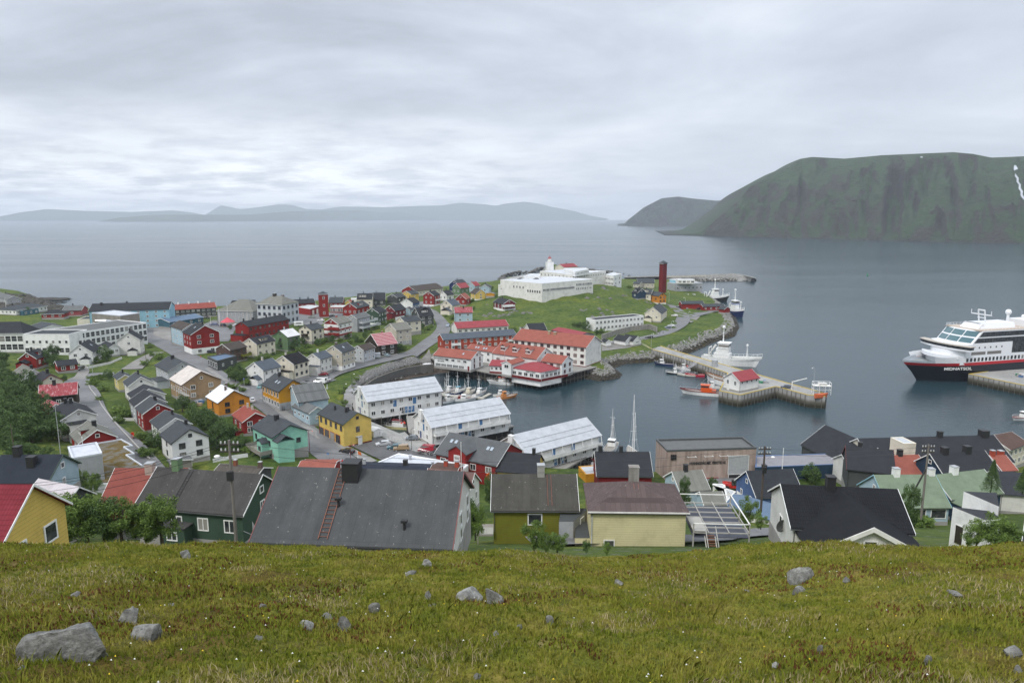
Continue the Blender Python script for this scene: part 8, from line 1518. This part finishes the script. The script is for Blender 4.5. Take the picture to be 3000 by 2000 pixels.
# ---------------- foreground rocks ----------------
def bigrock(u, v, wpx, hpx, label, seed, sub=4, yaw=0, flat=.6, sink=.25):
    p = ong(u, v+hpx*.35); d = math.hypot(p[1], CAMZ-p[2]); w = wpx*d/F0; h = hpx*d/F0; bm = bmesh.new(); bmesh.ops.create_icosphere(bm, subdivisions=sub, radius=1); r = random.Random(seed)
    cuts = [(Vector((r.gauss(0,1), r.gauss(0,1), r.gauss(0,.8))).normalized(), r.uniform(.42,.75)) for _ in range(11)]
    for vv in bm.verts:
        c = vv.co.copy()
        for n_, dd in cuts:
            e = c.dot(n_)-dd
            if e > 0: c -= n_*e*.92
        c += c.normalized()*(.07*MN.noise(c*2.5+Vector((seed,0,0)))+.05*MN.noise(c*6)+.02*MN.noise(c*17)); vv.co = Vector((c.x*w*.58, c.y*w*.44, c.z*h*.95))
    me = bpy.data.meshes.new('rock'); bm.to_mesh(me); bm.free(); me.materials.append(MRF); o = put('rock', me); o.location = (float(p[0]), float(p[1]), float(fgz(np.array([p[0]]), np.array([p[1]]))[0])+h*(.42-sink)); o.rotation_euler = (0, 0, yaw)
    return tag(o, label, 'rock')
m, nt, b = newmat('lichen_rock'); co_ = N(nt, 'NewGeometry').outputs['Position']; n1_ = noise(nt, co_, 3.5, 8, .7); n2_ = noise(nt, co_, 22, 6, .75); n3_ = noise(nt, co_, 7, 5, .6)
c_ = ramp(nt, n1_.outputs['Fac'], [(.32, (.075,.072,.062)), (.5, (.17,.168,.155)), (.62, (.30,.30,.28)), (.7, (.40,.40,.37))]).outputs[0]; c_ = mix(nt, c_, (.02,.02,.02), ramp(nt, n3_.outputs['Fac'], [(.64,0),(.70,.85)]).outputs[0]); c_ = mix(nt, c_, ramp(nt, n2_.outputs['Fac'], [(.3,(.5,)*3),(.5,(1,)*3),(.72,(1.3,)*3)]).outputs[0], .8, 'MULTIPLY')
lk(nt, c_, b.inputs['Base Color']); b.inputs['Roughness'].default_value = .92; bump(nt, b, n2_.outputs['Fac'], 1.0, .03); MRF = m
bigrock(216, 1890, 235, 112, 'largest grey lichen-covered boulder at the bottom left', 3, 5, .15, sink=.18)
for i, a in enumerate([(440,1858,95,40,'flat cracked rock right of the largest boulder'),(375,1800,70,40,'low pale rock just behind the largest boulder'),(392,1782,32,22,'small round stone on the low pale rock'),(545,1630,40,22,'lone grey rock highest on the left slope'),(225,1745,36,16,'small split white rock on the left slope'),(1245,1650,34,24,'upper small rock left of the pale grass tufts'),(1203,1685,40,14,'flat rock just below the upper small rock'),(1375,1745,85,32,'left rock of the central pair'),(1445,1750,60,50,'pointed right rock of the central pair'),(1255,1750,18,26,'small upright stone left of the central pair'),(1270,1775,26,12,'small flat stone below the upright stone'),(945,1808,60,22,'long low stone left of centre'),(895,1835,55,34,'tilted stone below the long low stone'),(1010,1832,52,36,'wedge-shaped brown-grey stone low on the slope'),(1098,1782,40,26,'weathered stone in dry grass'),(760,1862,36,18,'half buried stone at left centre'),(1810,1705,34,20,'pale boxy rock near the middle of the slope'),(2345,1690,72,44,'peaked rock with orange moss on the right slope'),(2340,1732,44,16,'flat slab below the peaked rock'),(2480,1703,26,12,'small stone in brown moss on the right slope'),(2185,1735,26,10,'tiny flat stone left of the flat slab'),(2795,1735,40,12,'flat stone on the far right slope'),(2400,1915,30,30,'upright oval stone low on the right'),(2718,1923,34,26,'grey stone low on the right'),(2965,1915,62,26,'pale stone near the bottom right corner'),(2985,1950,34,18,'small stone below the pale corner stone'),(1610,1820,26,26,'dark knobbly stone by the yellow flowers'),(1522,1840,24,14,'small grey stone left of the knobbly stone'),(1455,1846,20,12,'little white stone below centre'),(60,1962,40,14,'pale stone at the bottom left corner'),(770,1770,22,14,'small stone on the left-middle slope'),(505,1773,20,10,'tiny stone right of the low pale rock'),(1400,1963,30,14,'pinkish stone at the bottom centre'),(2270,1955,28,12,'flat stone at the bottom right of centre'),(2455,1848,22,10,'small stone in bare soil on the right')]):
    bigrock(*a, seed=10+i, sub=3, yaw=i*.7)
# ---------------- grass ----------------
def blades(n, label, name, hmin, hmax, wd, mat, cond=None, yr=(3.5, 22), seed=1, lean=.5):
    r = np.random.default_rng(seed); y = yr[0]+(yr[1]-yr[0])*r.uniform(0, 1, n)**1.25; x = r.uniform(-1, 1, n)*(y*.82+3.2)
    if cond is not None: k = cond(x, y, r); x, y = x[k], y[k]; n = len(x)
    z = fgz(x, y); h = r.uniform(hmin, hmax, n)*(1+.012*y); a = r.uniform(0, 6.28, n); w = wd*(.7+.6*r.uniform(0, 1, n))*(1+.08*y); l = lean*h*r.uniform(.3, 1.2, n); b_ = r.uniform(0, 6.28, n)
    P = np.stack([x, y, z-.01], 1); dx = np.stack([np.cos(a)*w, np.sin(a)*w, np.zeros(n)], 1); tip = P+np.stack([np.cos(b_)*l, np.sin(b_)*l, h], 1); mid = P+np.stack([np.cos(b_)*l*.3, np.sin(b_)*l*.3, h*.6], 1)
    V = np.stack([P-dx, P+dx, mid+dx*.6, tip, mid-dx*.6], 1).reshape(-1, 3); F = np.arange(len(V)).reshape(-1, 5)
    return tag(put(name, fast_mesh(name, V, F, [mat])), label, 'grass', kind='stuff')
def bladem(stops, nm, sc_=.8):
    m, nt, b = newmat(nm); co = N(nt, 'NewGeometry').outputs['Position']; n = noise(nt, co, sc_, 5, .7); n2 = noise(nt, co, 25, 1); f = mathn(nt, 'ADD', mathn(nt, 'MULTIPLY', n.outputs['Fac'], .75), mathn(nt, 'MULTIPLY', n2.outputs['Fac'], .28))
    lk(nt, ramp(nt, f, stops).outputs[0], b.inputs['Base Color']); b.inputs['Roughness'].default_value = .75; b.inputs['Specular IOR Level'].default_value = .2; return m
def nz(x, y, s, o): return np.array([MN.noise(Vector((a*s, c*s, o))) for a, c in zip(x, y)])
GB = bladem([(.36, (.09,.115,.013)), (.48, (.17,.195,.021)), (.58, (.24,.225,.038)), (.70, (.32,.26,.11))], 'grass_blades'); DB = bladem([(.35, (.22,.18,.09)), (.6, (.42,.35,.20))], 'dry_grass'); MB_ = bladem([(.4, (.07,.03,.012)), (.6, (.16,.07,.03))], 'brown_heather')
blades(270000, 'short green grass covering the foreground hillside', 'grass', .02, .07, .006, GB, seed=1)
blades(26000, 'taller lush grass in the nearest strip of the hillside', 'tall_grass', .06, .15, .004, GB, lambda x, y, r: nz(x, y, .45, 2) > .0, (3.6, 11), 2, .6)
blades(60000, 'tufts of bleached dry grass', 'dry_grass', .04, .10, .004, DB, lambda x, y, r: nz(x, y, .5, 7) > .22, (5, 20), 3, .7)
blades(70000, 'patches of brown heather and moss', 'heather', .03, .06, .010, MB_, lambda x, y, r: nz(x, y, .45, 13) > .17, (4, 21), 4, .4)
blades(30000, 'wispy taller grass along the brow of the hill', 'brow_grass', .03, .11, .003, GB, None, (12.5, 18), 6, .6)
r = np.random.default_rng(9); n = 330; y = 4+15*r.uniform(0, 1, n); x = r.uniform(-1, 1, n)*(y*.75); z = fgz(x, y)+.09; V, Fc = [], []
for i in range(n):
    s = .011; V += [(x[i]-s, y[i], z[i]), (x[i], y[i]-s, z[i]+.01), (x[i]+s, y[i], z[i]), (x[i], y[i]+s, z[i]+.01)]
half = n//3
tag(put('yellow_flowers', fast_mesh('yellow_flowers', np.array(V[:half*4]), np.arange(half*4).reshape(-1, 4), [plain((.6,.42,.01))])), 'tiny yellow flowers dotted in the grass', 'flowers', kind='stuff')
tag(put('white_flowers', fast_mesh('white_flowers', np.array(V[half*4:]), np.arange((n-half)*4).reshape(-1, 4), [plain((.6,.6,.55))])), 'tiny white flowers dotted in the grass', 'flowers', kind='stuff')
# ---------------- far hills ----------------
def hillm(nm, g1, g2, rk, s=1.0, snow=False):
    m, nt, b = newmat(nm); geo = N(nt, 'NewGeometry'); co = geo.outputs['Position']; mp = N(nt, 'Mapping'); mp.inputs['Scale'].default_value = (.016*s, .016*s, .003*s); lk(nt, co, mp.inputs[0]); n = noise(nt, mp.outputs[0], 1.0, 8, .68); n2 = noise(nt, co, .03*s, 8, .7); n3 = noise(nt, co, .004*s, 4, .6)
    col = mix(nt, g1, g2, ramp(nt, n2.outputs['Fac'], [(.35,0),(.65,1)]).outputs[0]); sep = N(nt, 'SeparateXYZ'); lk(nt, geo.outputs['Normal'], sep.inputs[0])
    f = mathn(nt, 'ADD', mathn(nt, 'MULTIPLY', mathn(nt, 'SUBTRACT', n.outputs['Fac'], .5), 2.2), mathn(nt, 'MULTIPLY', mathn(nt, 'SUBTRACT', .82, sep.outputs['Z']), 1.7))
    f = mathn(nt, 'ADD', f, mathn(nt, 'SUBTRACT', n3.outputs['Fac'], .5)); col = mix(nt, col, rk, ramp(nt, f, [(.2,0),(.36,1)]).outputs[0])  # rock streaks; their colour also stands in for relief shading on the ridges
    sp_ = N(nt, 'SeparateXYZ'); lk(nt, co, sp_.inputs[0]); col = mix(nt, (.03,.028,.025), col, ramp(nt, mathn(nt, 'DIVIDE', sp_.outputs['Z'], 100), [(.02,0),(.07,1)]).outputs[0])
    lk(nt, col, b.inputs['Base Color']); b.inputs['Roughness'].default_value = .95; bump(nt, b, n2.outputs['Fac'], 1.0, 22/s); return m
def headland(base, top, nS, label, mat, slope=.8, gul=1.0, back=900, name='headland', fl=.55, nm=44):
    bu = np.array([p[0] for p in base], float); bv = np.array([p[1] for p in base], float); tu = np.array([p[0] for p in top], float); tv = np.array([p[1] for p in top], float); us = np.linspace(bu[0], bu[-1], nS); rows = []
    for u in us:
        B = onz(u, np.interp(u, bu, bv), 0); tvv = np.interp(u, tu, tv); Yd = B[1]; zr = 10
        for _ in range(12):
            d = ray(u, tvv); t = Yd/d[1]; zr = max(3, CAMZ+d[2]*t); Yd = B[1]+zr/slope
        rows.append((B, np.array([ray(u, tvv)[0]*t, Yd, zr])))
    nb = 10; V = []
    for i, (B, Tt) in enumerate(rows):
        D = Tt-B; L = np.hypot(D[0], D[1]); dirx = D[:2]/max(L, 1e-6)
        for j in range(nm+nb):
            if j <= nm-1:
                f = j/(nm-1); p = B+D*f; p[2] = Tt[2]*(1-(1-f)**1.5*1.0) if fl else Tt[2]*f; p[2] = Tt[2]*((1-fl)*f+fl*(1-(1-f)**1.7))
                amp = gul*Tt[2]*.34*math.sin(math.pi*min(1, f*1.02))**.8; s = MN.ridged_multi_fractal(Vector((i*.085*gul, f*.9, 1.3)), .9, 2.2, 5, 1.0, 2.0)-1.1; k = MN.fractal(Vector((p[0]*.006, p[1]*.006, 4)), 1, 2, 5)
                p[2] += -amp*.5*abs(s)+amp*.25*k; p[:2] += dirx*(-amp*.9*s)
                if f == 1: p = Tt.copy()
            else:
                f = (j-nm+1)/nb; p = Tt.copy(); p[:2] += np.array([.15, 1])*back*f; p[2] = Tt[2]*(1-.25*f**2)-(Tt[2]+5)*(f > .99)
            if j == 0: p[2] = -3
            V.append(p)
    M_ = nm+nb; F = np.array([(i*M_+j, (i+1)*M_+j, (i+1)*M_+j+1, i*M_+j+1) for i in range(nS-1) for j in range(M_-1)]); return tag(put(name, fast_mesh(name, np.array(V), F, [mat], smooth=True)), label, None, kind='structure')
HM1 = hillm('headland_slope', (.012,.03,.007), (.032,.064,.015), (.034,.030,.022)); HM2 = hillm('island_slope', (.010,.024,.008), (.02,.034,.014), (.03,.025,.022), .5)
headland([(1950,689.5),(2060,691),(2164,696),(2419,702),(3000,716),(3300,722),(3900,735)], [(1950,688.8),(2030,685),(2054,679),(2087,654),(2130,618),(2170,582),(2197,546),(2220,533),(2280,499),(2314,488),(2347,465),(2380,460),(2474,465),(2584,455),(2700,450),(2794,446),(2850,451),(2905,462),(3000,458),(3300,446),(3900,470)], 330, 'great green headland across the strait on the right', HM1)
headland([(1808,661.5),(1835,662),(2164,664),(2400,665)], [(1808,661),(1835,657),(1844,643),(1888,607),(1938,581),(1987,576),(2032,582),(2098,588),(2164,585),(2400,570)], 140, 'smaller green headland beyond the great one', HM2, back=1500)
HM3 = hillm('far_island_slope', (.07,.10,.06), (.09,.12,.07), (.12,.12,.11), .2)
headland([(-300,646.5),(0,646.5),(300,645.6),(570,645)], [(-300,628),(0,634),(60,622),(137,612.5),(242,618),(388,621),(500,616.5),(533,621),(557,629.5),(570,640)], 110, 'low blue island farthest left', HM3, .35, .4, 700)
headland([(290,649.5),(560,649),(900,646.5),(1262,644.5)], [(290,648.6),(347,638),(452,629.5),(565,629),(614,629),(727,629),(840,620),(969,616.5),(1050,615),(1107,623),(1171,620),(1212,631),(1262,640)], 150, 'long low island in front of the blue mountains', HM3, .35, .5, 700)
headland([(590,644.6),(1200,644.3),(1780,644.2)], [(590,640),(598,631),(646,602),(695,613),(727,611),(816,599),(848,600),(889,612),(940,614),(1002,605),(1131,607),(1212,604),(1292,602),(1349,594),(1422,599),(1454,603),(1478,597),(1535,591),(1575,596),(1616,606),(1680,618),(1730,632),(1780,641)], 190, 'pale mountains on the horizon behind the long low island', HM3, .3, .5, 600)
SN = plain((.42,.44,.47), .9, var=.2, scale=.05)
def snow(pts, Y, label):
    b = MB()
    vs = []
    for u, v in pts: d = ray(u, v); t = Y/d[1]; vs.append((d[0]*t, d[1]*t, CAMZ+d[2]*t))
    n = len(vs); b.add(vs+[(x, y+6, z-3) for x, y, z in vs], [tuple(range(n)), tuple(range(2*n-1, n-1, -1))]+[(i, n+i, n+(i+1) % n, (i+1) % n) for i in range(n)]); return tag(b.build('snow_patch', SN), label, 'snow patch')
dg = bpy.context.evaluated_depsgraph_get(); 
def snow_on(u0, v0, w, h, label, seed, jag=7):
    """snow lying on the slope: project a blob onto the hill mesh"""
    bpy.context.view_layer.update(); dg = bpy.context.evaluated_depsgraph_get(); r = random.Random(seed); pts = []
    for i in range(jag*2):
        a = math.pi*i/jag; q = r.uniform(.6, 1.1); d = ray(u0+w/2*q*math.cos(a), v0+h/2*q*math.sin(a)); hit, loc, nr, *_ = SC.ray_cast(dg, Vector((0, 0, CAMZ)), Vector(d).normalized())
        if hit and loc.y > 1500: pts.append(loc+nr*2.5)
    if len(pts) < 4: return
    b = MB(); b.add([tuple(p) for p in pts], [tuple(range(len(pts)))]); tag(b.build('snow_patch', SN), label, 'snow patch')
snow_on(2699, 462, 12, 5, 'small snow patch near the top of the great headland', 1); snow_on(2974, 494, 16, 20, 'larger white snow patch at the top of the right gully', 2)
pts = []; bpy.context.view_layer.update(); dg = bpy.context.evaluated_depsgraph_get()
for u, v in [(2974,508),(2973,516),(2979,524),(2978,533),(2985,541),(2984,552),(2990,562),(2990,574),(2998,584),(3006,590),(3002,580),(2996,570),(2997,560),(2990,550),(2991,541),(2984,532),(2985,522),(2979,514)]:
    hit, loc, *_ = SC.ray_cast(dg, Vector((0, 0, CAMZ)), Vector(ray(u, v)).normalized())
    if hit: pts.append(tuple(loc+(Vector((0,0,CAMZ))-loc).normalized()*9))
b = MB(); b.add(pts, [tuple(range(len(pts)))]); tag(b.build('snow_streak', SN), 'long thin snow streak running down the right gully of the headland', 'snow patch')
# ---------------- haze ----------------
hz = MB(); hz.box(-17200, 17200, -16900, 17200, -6.5, 520); hm = bpy.data.materials.new('haze'); hm.use_nodes = True; nt = hm.node_tree; nt.nodes.clear(); o_ = nt.nodes.new('ShaderNodeOutputMaterial'); pv = nt.nodes.new('ShaderNodeVolumePrincipled'); pv.inputs['Color'].default_value = (.80, .86, .96, 1); pv.inputs['Density'].default_value = HAZE; pv.inputs['Anisotropy'].default_value = .2; nt.links.new(pv.outputs[0], o_.inputs['Volume'])
if HAZE > 0: o = hz.build('haze', hm); tag(o, 'thin even sea haze', 'haze', kind='stuff')
SC.cycles.volume_bounces = 1; SC.cycles.max_bounces = 6; SC.cycles.transparent_max_bounces = 8
for d in DEBUG: print("DBG",d)
